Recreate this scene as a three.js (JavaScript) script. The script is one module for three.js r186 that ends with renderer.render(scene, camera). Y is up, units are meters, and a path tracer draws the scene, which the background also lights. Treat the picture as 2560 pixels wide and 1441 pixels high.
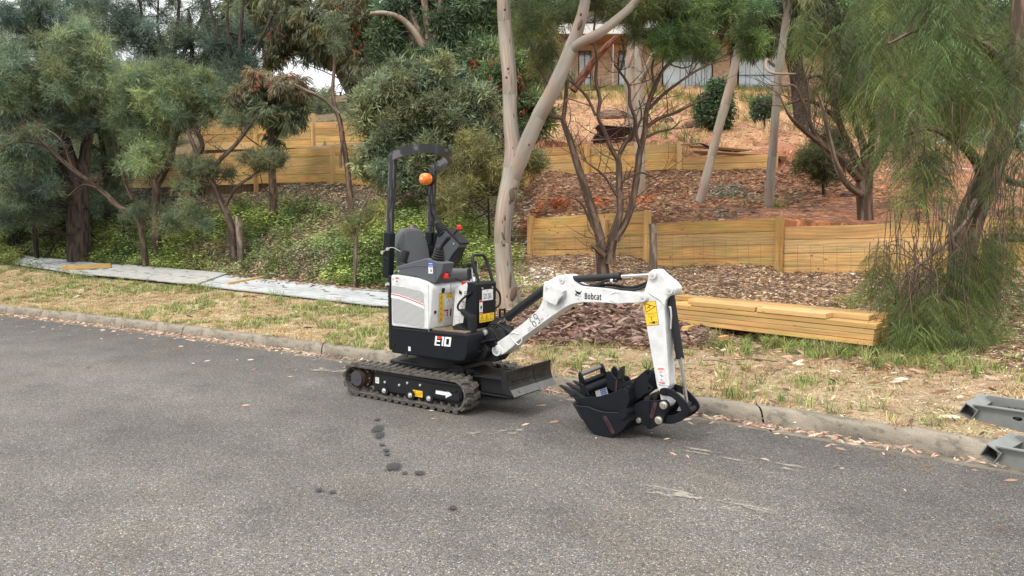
import * as THREE from 'three';
import { mergeGeometries, mergeVertices, toCreasedNormals } from 'three/addons/utils/BufferGeometryUtils.js';
import { RoundedBoxGeometry } from 'three/addons/geometries/RoundedBoxGeometry.js';

// ---------------------------------------------------------------- camera, sky, sun, exposure
const scene = new THREE.Scene();
const FOCAL = 1900, EYE = 1.55, PITCH = THREE.MathUtils.degToRad(4.8);
const camera = new THREE.PerspectiveCamera(2 * Math.atan(720.5 / FOCAL) * 180 / Math.PI, 2560 / 1441, 0.05, 900);
camera.position.set(0, EYE, 0);
camera.rotation.x = -PITCH;
camera.updateMatrixWorld();

const renderer = new THREE.WebGLRenderer({ antialias: true });
renderer.setSize(1024, 576);
renderer.toneMapping = THREE.LinearToneMapping;
renderer.toneMappingExposure = 1.45;
renderer.shadowMap.enabled = true;
renderer.shadowMap.type = THREE.PCFSoftShadowMap;

{ // bright, thin overcast: whiter and stronger towards the zenith
  const w = 128, h = 64, data = new Float32Array(w * h * 4);
  for (let j = 0; j < h; j++) {
    const up = Math.max(0, Math.sin(((j + 0.5) / h - 0.5) * Math.PI)), l = 1.85 * (0.44 + 0.56 * up);
    for (let i = 0; i < w; i++) {
      const k = (j * w + i) * 4;
      data[k] = l * 0.985; data[k + 1] = l * 1.0; data[k + 2] = l * 1.03; data[k + 3] = 1;
    }
  }
  const sky = new THREE.DataTexture(data, w, h, THREE.RGBAFormat, THREE.FloatType);
  sky.mapping = THREE.EquirectangularReflectionMapping;
  sky.magFilter = sky.minFilter = THREE.LinearFilter;
  sky.needsUpdate = true;
  scene.background = sky;
  scene.environment = sky;
}
const sun = new THREE.DirectionalLight(new THREE.Color(1, 0.95, 0.87), 1.5);
sun.name = 'sun';
sun.position.set(-9, 17, 1.5);
sun.target.position.set(0, 0, -8);
sun.castShadow = true;
sun.shadow.radius = 24;
sun.shadow.mapSize.set(2048, 2048);
Object.assign(sun.shadow.camera, { left: -22, right: 22, top: 22, bottom: -22, near: 0.5, far: 90 });
scene.add(sun, sun.target);

// ---------------------------------------------------------------- helpers
const V = (x, y, z) => new THREE.Vector3(x, y, z);
const { lerp, clamp } = THREE.MathUtils;
const smoothstep = (x, a, b) => { const t = clamp((x - a) / (b - a), 0, 1); return t * t * (3 - 2 * t); };
function rng(seed) { let a = seed >>> 0; return () => { a = (a + 0x6D2B79F5) | 0; let t = Math.imul(a ^ (a >>> 15), 1 | a); t = (t + Math.imul(t ^ (t >>> 7), 61 | t)) ^ t; return ((t ^ (t >>> 14)) >>> 0) / 4294967296; }; }
const hash = (x, y, s = 0) => { let h = Math.imul(x | 0, 374761393) + Math.imul(y | 0, 668265263) + Math.imul(s | 0, 974634777); h = Math.imul(h ^ (h >>> 13), 1274126177); return ((h ^ (h >>> 16)) >>> 0) / 4294967296; };
function vnoise(x, y, per = 0, s = 0) {
  const ix = Math.floor(x), iy = Math.floor(y), fx = x - ix, fy = y - iy, u = fx * fx * (3 - 2 * fx), v = fy * fy * (3 - 2 * fy);
  const w = per ? (a) => ((a % per) + per) % per : (a) => a;
  return lerp(lerp(hash(w(ix), w(iy), s), hash(w(ix + 1), w(iy), s), u), lerp(hash(w(ix), w(iy + 1), s), hash(w(ix + 1), w(iy + 1), s), u), v);
}
function fbm(x, y, oct = 4, per = 0, s = 0) { let a = 0, k = 0.5, n = 0; for (let i = 0; i < oct; i++) { a += k * vnoise(x, y, per, s + i * 17); n += k; k *= 0.5; x *= 2; y *= 2; per *= 2; } return a / n; }
// the point at a given depth in front of the camera that shows at pixel (px, py) of the 2560 x 1441 photograph
const CP = Math.cos(PITCH), SP = Math.sin(PITCH);
function at(px, py, d) {
  const x = (px - 1280) / FOCAL, y = -(py - 720.5) / FOCAL, ry = y * CP - SP, rz = -y * SP - CP, t = d / -rz;
  return V(x * t, EYE + ry * t, -d);
}
const SZ = (px, d) => px * d / FOCAL;

const used = {};
function numbered(name) { const n = used[name] = (used[name] ?? -1) + 1; return n ? `${name}_${String(n).padStart(3, '0')}` : name; }
function tag(o, label, category, group, kind) {
  o.userData.label = label;
  if (category) o.userData.category = category;
  if (group) o.userData.group = group;
  if (kind) o.userData.kind = kind;
  return o;
}
function thing(name, label, category, p = V(0, 0, 0), turn = 0, group) {
  const g = new THREE.Group(); g.name = numbered(name); g.position.copy(p); g.rotation.y = turn; scene.add(g);
  return tag(g, label, category, group);
}
function mesh(name, geo, mat, parent, top = false) {
  if (Array.isArray(geo)) geo = geo.length > 1 ? merge(geo) : geo[0];
  const m = new THREE.Mesh(geo, mat); m.castShadow = m.receiveShadow = true; m.name = top ? numbered(name) : name; parent.add(m); return m;
}
function structure(name, geo, mat) { const m = mesh(name, geo, mat, scene, true); m.userData.kind = 'structure'; return m; }
function merge(list) {
  const all = list.map((g) => { const q = g.index ? g.toNonIndexed() : g; for (const k of Object.keys(q.attributes)) if (!['position', 'normal', 'uv', 'color'].includes(k)) q.deleteAttribute(k); if (!q.attributes.uv) q.setAttribute('uv', new THREE.BufferAttribute(new Float32Array(q.attributes.position.count * 2), 2)); return q; });
  return mergeGeometries(all);
}
function instanced(name, geo, mat, list, parent, colors) {
  const m = new THREE.InstancedMesh(geo, mat, list.length);
  list.forEach((q, i) => m.setMatrixAt(i, q));
  if (colors) colors.forEach((c, i) => m.setColorAt(i, c));
  m.castShadow = m.receiveShadow = true; m.name = parent === scene ? numbered(name) : name; m.userData.kind = 'stuff'; parent.add(m);
  return m;
}
const Q = new THREE.Quaternion(), EU = new THREE.Euler();
const mat4 = (p, rx, ry, rz, sx, sy = sx, sz = sx, order = 'YXZ') => new THREE.Matrix4().compose(p, Q.setFromEuler(EU.set(rx, ry, rz, order)), V(sx, sy, sz));
const rbox = (w, h, d, x = 0, y = 0, z = 0, r = 0.006, seg = 1) => new RoundedBoxGeometry(w, h, d, seg + 1, Math.min(r, w * 0.45, h * 0.45, d * 0.45)).translate(x, y, z);
const box = (w, h, d, x = 0, y = 0, z = 0) => new THREE.BoxGeometry(w, h, d).translate(x, y, z);
const UPV = V(0, 1, 0);
function cyl(a, b, r0, r1 = r0, seg = 18, open = false) {
  const dir = b.clone().sub(a), g = new THREE.CylinderGeometry(r1, r0, dir.length(), seg, 1, open);
  return g.applyQuaternion(new THREE.Quaternion().setFromUnitVectors(UPV, dir.clone().normalize())).translate((a.x + b.x) / 2, (a.y + b.y) / 2, (a.z + b.z) / 2);
}
// polygon in x, y with rounded corners, extruded along z between z0 and z1
function roundShape(pts, r, S = THREE.Shape) {
  const s = new S(), n = pts.length;
  for (let i = 0; i < n; i++) {
    const p = pts[i], a = pts[(i + n - 1) % n], b = pts[(i + 1) % n], rr = p[2] ?? r;
    const la = Math.hypot(a[0] - p[0], a[1] - p[1]), lb = Math.hypot(b[0] - p[0], b[1] - p[1]), ka = Math.min(rr, la * 0.45) / la, kb = Math.min(rr, lb * 0.45) / lb;
    const x0 = p[0] + (a[0] - p[0]) * ka, y0 = p[1] + (a[1] - p[1]) * ka, x1 = p[0] + (b[0] - p[0]) * kb, y1 = p[1] + (b[1] - p[1]) * kb;
    if (i) s.lineTo(x0, y0); else s.moveTo(x0, y0);
    s.quadraticCurveTo(p[0], p[1], x1, y1);
  }
  s.closePath();
  return s;
}
function prof(pts, z0, z1, r = 0.01, bevel = 0.004, holes = []) {
  const s = roundShape(pts, r); s.holes = holes;
  const g = new THREE.ExtrudeGeometry(s, { depth: z1 - z0 - 2 * bevel, bevelEnabled: bevel > 0, bevelThickness: bevel, bevelSize: bevel, bevelOffset: -bevel, bevelSegments: 2, curveSegments: 5 });
  return g.translate(0, 0, z0 + bevel);
}
const hole = (x, y, r) => { const p = new THREE.Path(); p.absarc(x, y, r, 0, Math.PI * 2, true); return p; };
// tapered tube through points with radii
function limb(pts, radii, seg = 10, steps = 0, rough = 0.06, seed = 1, closeEnd = true) {
  const curve = new THREE.CatmullRomCurve3(pts, false, 'centripetal'), n = steps || Math.max(6, (pts.length - 1) * 5), len = curve.getLength();
  const pos = [], uv = [], idx = [], up = V(0.3, 0.2, 1).normalize(), acc = [];
  for (let i = 0; i <= n; i++) acc.push(curve.getPoint(i / n));
  let prev = null, run = 0;
  for (let i = 0; i <= n; i++) {
    const t = i / n, p = acc[i], tan = acc[Math.min(n, i + 1)].clone().sub(acc[Math.max(0, i - 1)]).normalize();
    const side = prev ? prev.clone().sub(tan.clone().multiplyScalar(prev.dot(tan))).normalize() : V(0, 0, 1).cross(tan).normalize();
    if (!isFinite(side.x) || side.lengthSq() < 0.5) side.copy(up).cross(tan).normalize();
    prev = side; const bi = tan.clone().cross(side);
    const f = t * (radii.length - 1), k = Math.min(radii.length - 2, Math.floor(f)), r = lerp(radii[k], radii[k + 1], f - k);
    if (i) run += p.distanceTo(acc[i - 1]);
    for (let j = 0; j <= seg; j++) {
      const a = (j % seg) / seg * Math.PI * 2, rr = r * (1 + rough * (fbm(Math.cos(a) * 1.3 + seed * 7.1 + 50, run * 2.2 / Math.max(0.12, radii[0] * 4) + Math.sin(a) * 1.3 + 50, 3, 0, seed) - 0.5) * 2);
      pos.push(p.x + (side.x * Math.cos(a) + bi.x * Math.sin(a)) * rr, p.y + (side.y * Math.cos(a) + bi.y * Math.sin(a)) * rr, p.z + (side.z * Math.cos(a) + bi.z * Math.sin(a)) * rr);
      uv.push(j / seg * Math.max(1, Math.round(radii[0] * 6.28 / 0.5)) * 0.5, run);
    }
  }
  for (let i = 0; i < n; i++) for (let j = 0; j < seg; j++) { const a = i * (seg + 1) + j, b = a + seg + 1; idx.push(a, a + 1, b, b, a + 1, b + 1); }
  const g = new THREE.BufferGeometry();
  g.setAttribute('position', new THREE.Float32BufferAttribute(pos, 3)); g.setAttribute('uv', new THREE.Float32BufferAttribute(uv, 2)); g.setIndex(idx); g.computeVertexNormals();
  // weld the seam of the normals
  const nn = g.attributes.normal;
  for (let i = 0; i <= n; i++) { const a = i * (seg + 1), b = a + seg, v = V(nn.getX(a) + nn.getX(b), nn.getY(a) + nn.getY(b), nn.getZ(a) + nn.getZ(b)).normalize(); nn.setXYZ(a, v.x, v.y, v.z); nn.setXYZ(b, v.x, v.y, v.z); }
  return g;
}
const tube = (pts, r, seg = 8, steps = 0) => new THREE.TubeGeometry(new THREE.CatmullRomCurve3(pts), steps || pts.length * 6, r, seg);

// ---------------------------------------------------------------- textures
function tex(w, h, fn, srgb = true) {
  const d = new Uint8Array(w * h * 4), c = [0, 0, 0];
  for (let y = 0; y < h; y++) for (let x = 0; x < w; x++) { fn(x / w, y / h, c, x, y); const k = (y * w + x) * 4; d[k] = clamp(c[0], 0, 1) * 255; d[k + 1] = clamp(c[1], 0, 1) * 255; d[k + 2] = clamp(c[2], 0, 1) * 255; d[k + 3] = 255; }
  const t = new THREE.DataTexture(d, w, h); t.wrapS = t.wrapT = THREE.RepeatWrapping; t.magFilter = THREE.LinearFilter; t.minFilter = THREE.LinearMipmapLinearFilter; t.generateMipmaps = true;
  if (srgb) t.colorSpace = THREE.SRGBColorSpace;
  t.needsUpdate = true; return t;
}
const rep = (t, u, v) => { const c = t.clone(); c.repeat.set(u, v); c.needsUpdate = true; return c; };
const std = (o) => new THREE.MeshStandardMaterial(o);
const rgb = (r, g, b) => new THREE.Color().setRGB(r, g, b);
function canvas(w, h, draw) {
  const c = document.createElement('canvas'); c.width = w; c.height = h; draw(c.getContext('2d'), w, h);
  const t = new THREE.CanvasTexture(c); t.colorSpace = THREE.SRGBColorSpace; t.magFilter = THREE.LinearFilter; return t;
}
// strokes strewn over a wrapping tile: fallen leaves, straw, chips
function strewn(size, n, lenLo, lenHi, wid, palette, base, seed) {
  const R = rng(seed), d = new Float32Array(size * size * 3), z = new Float32Array(size * size);
  for (let i = 0; i < size * size; i++) { const f = 0.75 + 0.5 * hash(i % size, (i / size) | 0, seed); d[i * 3] = base[0] * f; d[i * 3 + 1] = base[1] * f; d[i * 3 + 2] = base[2] * f; }
  for (let k = 0; k < n; k++) {
    const cx = R() * size, cy = R() * size, a = R() * 6.283, L = lerp(lenLo, lenHi, R() * R()) * size, Wd = L * wid * (0.6 + 0.8 * R()), c = palette[Math.floor(R() * palette.length)], b = 0.65 + 0.6 * R(), bend = (R() - 0.5) * 0.6, hgt = R();
    const ca = Math.cos(a), sa = Math.sin(a), m = Math.ceil(L / 2 + 2);
    for (let y = -m; y <= m; y++) for (let x = -m; x <= m; x++) {
      const u = (x * ca + y * sa) / (L / 2), v = (-x * sa + y * ca) / (Wd / 2) + bend * u * u * 2;
      if (Math.abs(u) > 1 || Math.abs(v) > 1 - u * u) continue;
      const px = ((Math.floor(cx + x) % size) + size) % size, py = ((Math.floor(cy + y) % size) + size) % size, q = py * size + px, f = b * (0.82 + 0.25 * v * 0.8);
      d[q * 3] = c[0] * f; d[q * 3 + 1] = c[1] * f; d[q * 3 + 2] = c[2] * f; z[q] = 0.3 + 0.7 * hgt;
    }
  }
  const color = tex(size, size, (u, v, c, x, y) => { const q = (y * size + x) * 3; c[0] = d[q]; c[1] = d[q + 1]; c[2] = d[q + 2]; });
  const bump = tex(size, size, (u, v, c, x, y) => { c[0] = c[1] = c[2] = z[y * size + x]; }, false);
  return { color, bump };
}
const T = {};
{ // chip-seal asphalt: rounded stones of every grey, 1.6 m tile
  const n = 1024, cells = 200, tone = [], col = new Float32Array(n * n * 3), hgt = new Float32Array(n * n);
  for (let y = 0; y < n; y++) for (let x = 0; x < n; x++) {
    const gx = x / n * cells, gy = y / n * cells, ix = Math.floor(gx), iy = Math.floor(gy); let d1 = 9, d2 = 9, id = 0, jd = 0;
    for (let a = -1; a <= 1; a++) for (let b = -1; b <= 1; b++) {
      const cx = (ix + a + cells) % cells, cy = (iy + b + cells) % cells, dx = ix + a + hash(cx, cy, 3) - gx, dy = iy + b + hash(cx, cy, 4) - gy, dd = Math.hypot(dx, dy) / (0.75 + 0.6 * hash(cx, cy, 9));
      if (dd < d1) { d2 = d1; d1 = dd; id = cx; jd = cy; } else if (dd < d2) d2 = dd;
    }
    const k = hash(id, jd, 5), e = smoothstep(d2 - d1, 0.02, 0.3), warm = hash(id, jd, 6);
    const stone = k < 0.07 ? 0.74 : k > 0.9 ? 0.34 : 0.43 + 0.17 * hash(id, jd, 7), g = lerp(0.32, stone, e) * (0.9 + 0.2 * hash(x, y, 2)), big = 0.9 + 0.2 * fbm(x / n * 6, y / n * 6, 4, 6, 31), q = (y * n + x) * 3;
    col[q] = g * big * (1 + 0.09 * (warm - 0.35)); col[q + 1] = g * big * (1 + 0.02 * (warm - 0.4)); col[q + 2] = g * big * (0.98 - 0.1 * (warm - 0.4)); hgt[y * n + x] = e * (0.5 + 0.5 * k);
  }
  T.asphalt = tex(n, n, (u, v, c, x, y) => { const q = (y * n + x) * 3; c[0] = col[q]; c[1] = col[q + 1]; c[2] = col[q + 2]; });
  T.asphaltBump = tex(n, n, (u, v, c, x, y) => { c[0] = c[1] = c[2] = hgt[y * n + x]; }, false);
}
T.concrete = tex(512, 512, (u, v, c, x, y) => { const g = 0.56 + 0.26 * (fbm(u * 8, v * 8, 5, 8, 3) - 0.5) + 0.18 * (hash(x, y, 1) - 0.5) - 0.1 * smoothstep(fbm(u * 20, v * 20, 3, 20, 9), 0.55, 0.8); c[0] = g * 1.04; c[1] = g * 0.99; c[2] = g * 0.9; });
T.concreteBump = tex(256, 256, (u, v, c, x, y) => { c[0] = c[1] = c[2] = 0.5 * hash(x, y, 1) + 0.5 * fbm(u * 16, v * 16, 4, 16, 3); }, false);
// sawn pine: grain along u, knots, greenish treatment; each tile is 2.4 m x 0.2 m of one board
function pine(seed, tint) {
  const R = rng(seed), knots = []; for (let i = 0; i < 2; i++) knots.push([R(), 0.1 + 0.8 * R(), 0.05 + 0.07 * R()]);
  return tex(1024, 128, (u, v, c, x, y) => {
    let yy = v * 3.2 + 1.5 * fbm(u * 3, v * 1.5, 3, 3, seed), kd = 0;
    for (const [kx, ky, kr] of knots) { let dx = (u - kx); dx -= Math.round(dx); const r = Math.hypot(dx * 12, v - ky) / kr; yy += (v > ky ? 1 : -1) * 0.55 * Math.exp(-r * r * 0.25); kd = Math.max(kd, 1 - smoothstep(r, 0.55, 1.05)); if (r < 1.5) yy += 0.7 * Math.exp(-r * 1.2) * Math.sin(r * 14); }
    const ring = Math.abs((yy * 1.3 % 1 + 1) % 1 - 0.5) * 2, fine = vnoise(u * 60, v * 90, 0, seed), fleck = vnoise(u * 300, v * 110, 0, seed + 4);
    let g = 0.9 + 0.085 * (smoothstep(ring, 0.1, 0.9) - 0.5) + 0.07 * (fine - 0.5) + 0.07 * (fleck - 0.5) + 0.3 * (fbm(u * 5, v * 2, 3, 5, seed + 8) - 0.5);
    g *= 1 - 0.33 * kd; const green = smoothstep(fbm(u * 4, v * 2 + 9, 3, 4, seed + 2), 0.5, 0.75);
    const edge = 1 - 0.35 * Math.max(1 - smoothstep(v, 0, 0.05), smoothstep(v, 0.95, 1));
    c[0] = tint[0] * g * edge * (1 - 0.07 * green); c[1] = tint[1] * g * edge * (1 + 0.02 * green - 0.08 * kd); c[2] = tint[2] * g * edge * (1 - 0.1 * kd);
  });
}
T.pine = [pine(11, [0.86, 0.685, 0.42]), pine(23, [0.83, 0.645, 0.375]), pine(37, [0.88, 0.72, 0.47]), pine(51, [0.80, 0.62, 0.38])];
T.gum = tex(512, 512, (u, v, c, x, y) => { // smooth pale bark: long stains, pink and grey patches, pocks
  const a = fbm(u * 6, v * 1.5, 5, 6, 5), b = fbm(u * 5, v * 3, 4, 5, 77), s = fbm(u * 24, v * 2, 3, 24, 41), p = 0.8 * smoothstep(fbm(u * 14, v * 7, 3, 14, 12), 0.76, 0.84), g = 0.72 + 0.34 * (a - 0.5) + 0.2 * (s - 0.5) + 0.05 * (hash(x, y, 2) - 0.5), pink = smoothstep(b, 0.45, 0.7);
  c[0] = g * lerp(0.97, 0.99, pink) * (1 - 0.45 * p); c[1] = g * lerp(0.93, 0.885, pink) * (1 - 0.55 * p); c[2] = g * lerp(0.87, 0.81, pink) * (1 - 0.6 * p);
});
T.bark = tex(256, 512, (u, v, c, x, y) => { const a = fbm(u * 18, v * 4, 5, 18, 8), r = smoothstep(a, 0.35, 0.65), g = (0.5 + 0.3 * r) * (0.85 + 0.3 * hash(x, y, 3)) * (0.8 + 0.4 * fbm(u * 3, v * 3, 3, 3, 19)); c[0] = g; c[1] = g * 0.92; c[2] = g * 0.85; });
T.barkBump = tex(256, 512, (u, v, c) => { c[0] = c[1] = c[2] = fbm(u * 18, v * 4, 5, 18, 8); }, false);
T.litter = strewn(1024, 7000, 0.012, 0.06, 0.24, [[0.85, 0.72, 0.55], [0.66, 0.5, 0.36], [0.5, 0.36, 0.26], [0.75, 0.58, 0.42], [0.42, 0.3, 0.23], [0.9, 0.8, 0.66]], [0.3, 0.22, 0.17], 5);
T.straw = strewn(1024, 16000, 0.01, 0.05, 0.09, [[0.9, 0.8, 0.6], [0.78, 0.66, 0.45], [0.7, 0.56, 0.38], [0.95, 0.86, 0.68], [0.55, 0.43, 0.3]], [0.6, 0.48, 0.34], 8);
T.soil = tex(1024, 1024, (u, v, c, x, y) => { const a = fbm(u * 14, v * 14, 6, 14, 21), l = smoothstep(fbm(u * 60, v * 60, 2, 60, 5), 0.6, 0.85), g = 0.62 + 0.6 * (a - 0.5) + 0.3 * l + 0.16 * (hash(x, y, 8) - 0.5); c[0] = c[1] = c[2] = g; });
T.soilBump = tex(512, 512, (u, v, c, x, y) => { c[0] = c[1] = c[2] = fbm(u * 20, v * 20, 6, 20, 21); }, false);
T.grain = tex(256, 256, (u, v, c, x, y) => { c[0] = c[1] = c[2] = 0.82 + 0.18 * fbm(u * 10, v * 10, 5, 10, 2) + 0.06 * (hash(x, y, 5) - 0.5); });
T.grainBump = tex(256, 256, (u, v, c, x, y) => { c[0] = c[1] = c[2] = hash(x, y, 5) * 0.5 + fbm(u * 30, v * 30, 3, 30, 4) * 0.5; }, false);

// ---------------------------------------------------------------- the lie of the land (D is metres ahead of the camera, X to its right)
function kerbD(X) { const f = (x) => 7.085 - 0.7516 * x - 0.01068 * x * x; return X < -11 ? f(-11) - 0.517 * (X + 11) : X > 4.5 ? f(4.5) - 0.848 * (X - 4.5) : f(X); }
const KC = 0.82;                                        // cosine of the kerb's angle
const offK = (X, D) => (D - kerbD(X)) * KC;             // metres behind the edge of the asphalt
function polyD(line, X) { for (let i = 1; i < line.length; i++) if (X <= line[i][0] || i === line.length - 1) { const [a, b] = [line[i - 1], line[i]]; return lerp(a[1], b[1], (X - a[0]) / (b[0] - a[0])); } }
const WALL1 = [[0.41, 14.3], [2.2, 12.75], [4.05, 11.62], [6.14, 10.8], [10, 9.6]];
const WALLU = [[-11.9, 22], [-5.2, 18.5], [-4.07, 17.55], [-3.04, 17.1], [-0.74, 17.6], [1.83, 18.3], [4.0, 18.3], [6.9, 17.65]];
const WALLT = [[-8.9, 21.2], [-6.0, 20.3], [-5.19, 19.8], [-4.9, 19.3], [-2.6, 18.9]];
const SHEETS = [ // corners of the pale sheets at the foot of the bank: near left, near right, far right, far left
  [[36, 660, 17.8], [240, 690, 16.1], [330, 665, 17.2], [50, 637, 19.6]], [[216, 688, 16.05], [491, 714, 14.2], [568, 686, 15.2], [318, 664, 17.0]], [[488, 712, 14.3], [1000, 768, 11.0], [985, 726, 12.5], [560, 688, 15.1]]].map((q) => q.map((c) => at(...c)));
function sheetAt(X, D) { // [metres inside (+) or outside (-) the nearest sheet, its height there]
  let best = [-9, 0];
  for (const q of SHEETS) {
    let inside = 9; for (let i = 0; i < 4; i++) { const a = q[i], b = q[(i + 1) % 4], ex = b.x - a.x, ed = -b.z + a.z, L = Math.hypot(ex, ed); inside = Math.min(inside, (ex * (D + a.z) - ed * (X - a.x)) / L); }
    if (inside > best[0]) { let w = 0, h = 0; for (const c of q) { const k = 1 / (0.01 + Math.hypot(X - c.x, D + c.z) ** 2); w += k; h += k * c.y; } const n = q[1].clone().sub(q[0]).cross(q[3].clone().sub(q[0])); best = [inside, q[0].y - (n.x * (X - q[0].x) + n.z * (-D - q[0].z)) / n.y]; }
  }
  return best;
}
const band = (x, a, b, s) => smoothstep(x, a, a + s) * (1 - smoothstep(x, b - s, b));
function steps(X, D) {
  let h = 0, t = D - polyD(WALL1, X) - 0.24;
  if (t > 0) h += 0.66 * band(X, 0.25, 12, 0.5) * Math.exp(-t / 6);
  t = D - polyD(WALLU, X) - 0.24;
  if (t > 0) h += (X < 4.05 ? 0.72 : lerp(0.72, 0.3, smoothstep(X, 4.05, 4.6))) * band(X, -12, 7.3, 0.6) * Math.exp(-t / 8);
  t = D - polyD(WALLT, X) - 0.24;
  if (t > 0) h += 0.64 * band(X, -9.1, -2.4, 0.5) * Math.exp(-t / 10);
  return h;
}
const GROUND = [ // pixel, pixel, depth of places on the ground
  [50, 668, 17.6], [600, 722, 13.6], [950, 764, 11.5], [605, 632, 15.8], [220, 605, 19], [1270, 752, 10.5], [1035, 648, 12.8], [1100, 610, 13.6],
  [1335, 652, 14.2], [1610, 650, 12.6], [1640, 680, 12.7], [1937, 680, 11.5], [1957, 700, 11.5], [2360, 697, 10.7], [2480, 722, 9.3], [1900, 848, 8.4], [2400, 880, 7.4], [1450, 815, 9.2], [1700, 815, 8.9],
  [838, 462, 17.4], [746, 456, 18.4], [300, 468, 21.4], [940, 470, 17], [1200, 470, 17.5], [1470, 436, 18.2], [1695, 427, 18.2], [1929, 424, 17.7],
  [1610, 525, 13.1], [1945, 541, 12], [2165, 553, 12], [2350, 553, 11.2], [1925, 513, 13.5], [1750, 503, 14], [2300, 455, 16], [2500, 400, 19],
  [838, 366, 18.5], [746, 373, 19.3], [782, 371, 19.5], [1470, 366, 19.1], [1680, 358, 19.1], [1800, 384, 18.9], [790, 292, 20.8], [1700, 335, 20.5], [1700, 290, 26], [1700, 219, 45], [1930, 330, 20.5], [1450, 225, 45],
  [36, 664, 17.8], [240, 694, 16.1], [216, 692, 16.05], [491, 718, 14.2], [1000, 773, 11], [330, 668, 17.1], [568, 689, 15.1], [985, 730, 12.4], [2150, 224, 45], [2450, 230, 45], [1290, 222, 45],
  [700, 262, 30], [800, 244, 42], [100, 430, 26], [-400, 600, 24], [-900, 500, 34], [2500, 375, 28], [3000, 330, 30], [3200, 660, 9], [2560, 330, 40], [300, 330, 40],
];
const baseFit = (() => { // smooth surface through them (r kernel plus a plane)
  const P = GROUND.map(([x, y, d]) => { const p = at(x, y, d); return [p.x, d, p.y - steps(p.x, d)]; });
  for (const X of [-20, -14, -10, -7, -4.5, -2, 0, 1.5, 3, 5, 8]) { P.push([X, kerbD(X) + 0.4, 0.125], [X, kerbD(X) + 1.6, 0.2]); }
  P.push([-60, 60, 9], [60, 40, 8], [0, 110, 17], [-60, 110, 16], [70, 110, 17], [30, 10, 1], [-40, 42, 3]);
  const n = P.length, m = n + 3, A = [];
  for (let i = 0; i < n; i++) { const r = []; for (let j = 0; j < n; j++) r.push(Math.hypot(P[i][0] - P[j][0], P[i][1] - P[j][1]) + (i === j ? -0.06 : 0)); r.push(1, P[i][0], P[i][1], P[i][2]); A.push(r); }
  for (let k = 0; k < 3; k++) { const r = P.map((p) => [1, p[0], p[1]][k]); r.push(0, 0, 0, 0); A.push(r); }
  for (let c = 0; c < m; c++) { let b = c; for (let i = c + 1; i < m; i++) if (Math.abs(A[i][c]) > Math.abs(A[b][c])) b = i; [A[c], A[b]] = [A[b], A[c]]; for (let i = c + 1; i < m; i++) { const f = A[i][c] / A[c][c]; if (f) for (let j = c; j <= m; j++) A[i][j] -= f * A[c][j]; } }
  const w = Array(m).fill(0);
  for (let i = m - 1; i >= 0; i--) { let s = A[i][m]; for (let j = i + 1; j < m; j++) s -= A[i][j] * w[j]; w[i] = s / A[i][i]; }
  return (X, D) => { let h = w[n] + w[n + 1] * X + w[n + 2] * D; for (let i = 0; i < n; i++) h += w[i] * Math.hypot(X - P[i][0], D - P[i][1]); return h; };
})();
function groundH(X, D) {
  const v = offK(X, D);
  if (v < 0.3) return v < 0.12 ? 0 : lerp(0, 0.125, smoothstep(v, 0.12, 0.24));
  const bump = 0.05 * (fbm(X * 1.1 + 90, D * 1.1 + 40, 4) - 0.5) + (v > 3 ? 0.16 * (fbm(X * 0.7 + 9, D * 0.7, 3) - 0.5) : 0);
  let h = lerp(0.125, baseFit(X, D) + steps(X, D) + bump * smoothstep(v, 0.5, 1.5), smoothstep(v, 0.3, 0.9));
  if (X < -0.5 && X > -13 && v > 1) { const [m, sh] = sheetAt(X, D); if (m > -0.7) h = lerp(h, Math.min(h, sh - 0.05), smoothstep(m, -0.7, -0.1)); }
  return h;
}
const onGround = (X, D, up = 0) => V(X, groundH(X, D) + up, -D);
const at0 = (px, py, d) => { const p = at(px, py, d); return onGround(p.x, d); };   // the ground under that place

const meanOf = (t) => { const d = t.image.data, m = [0, 0, 0]; for (let i = 0; i < d.length; i += 4) for (let c = 0; c < 3; c++) m[c] += Math.pow(d[i + c] / 255, 2.2); return m.map((x) => x / (d.length / 4)); };
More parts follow.
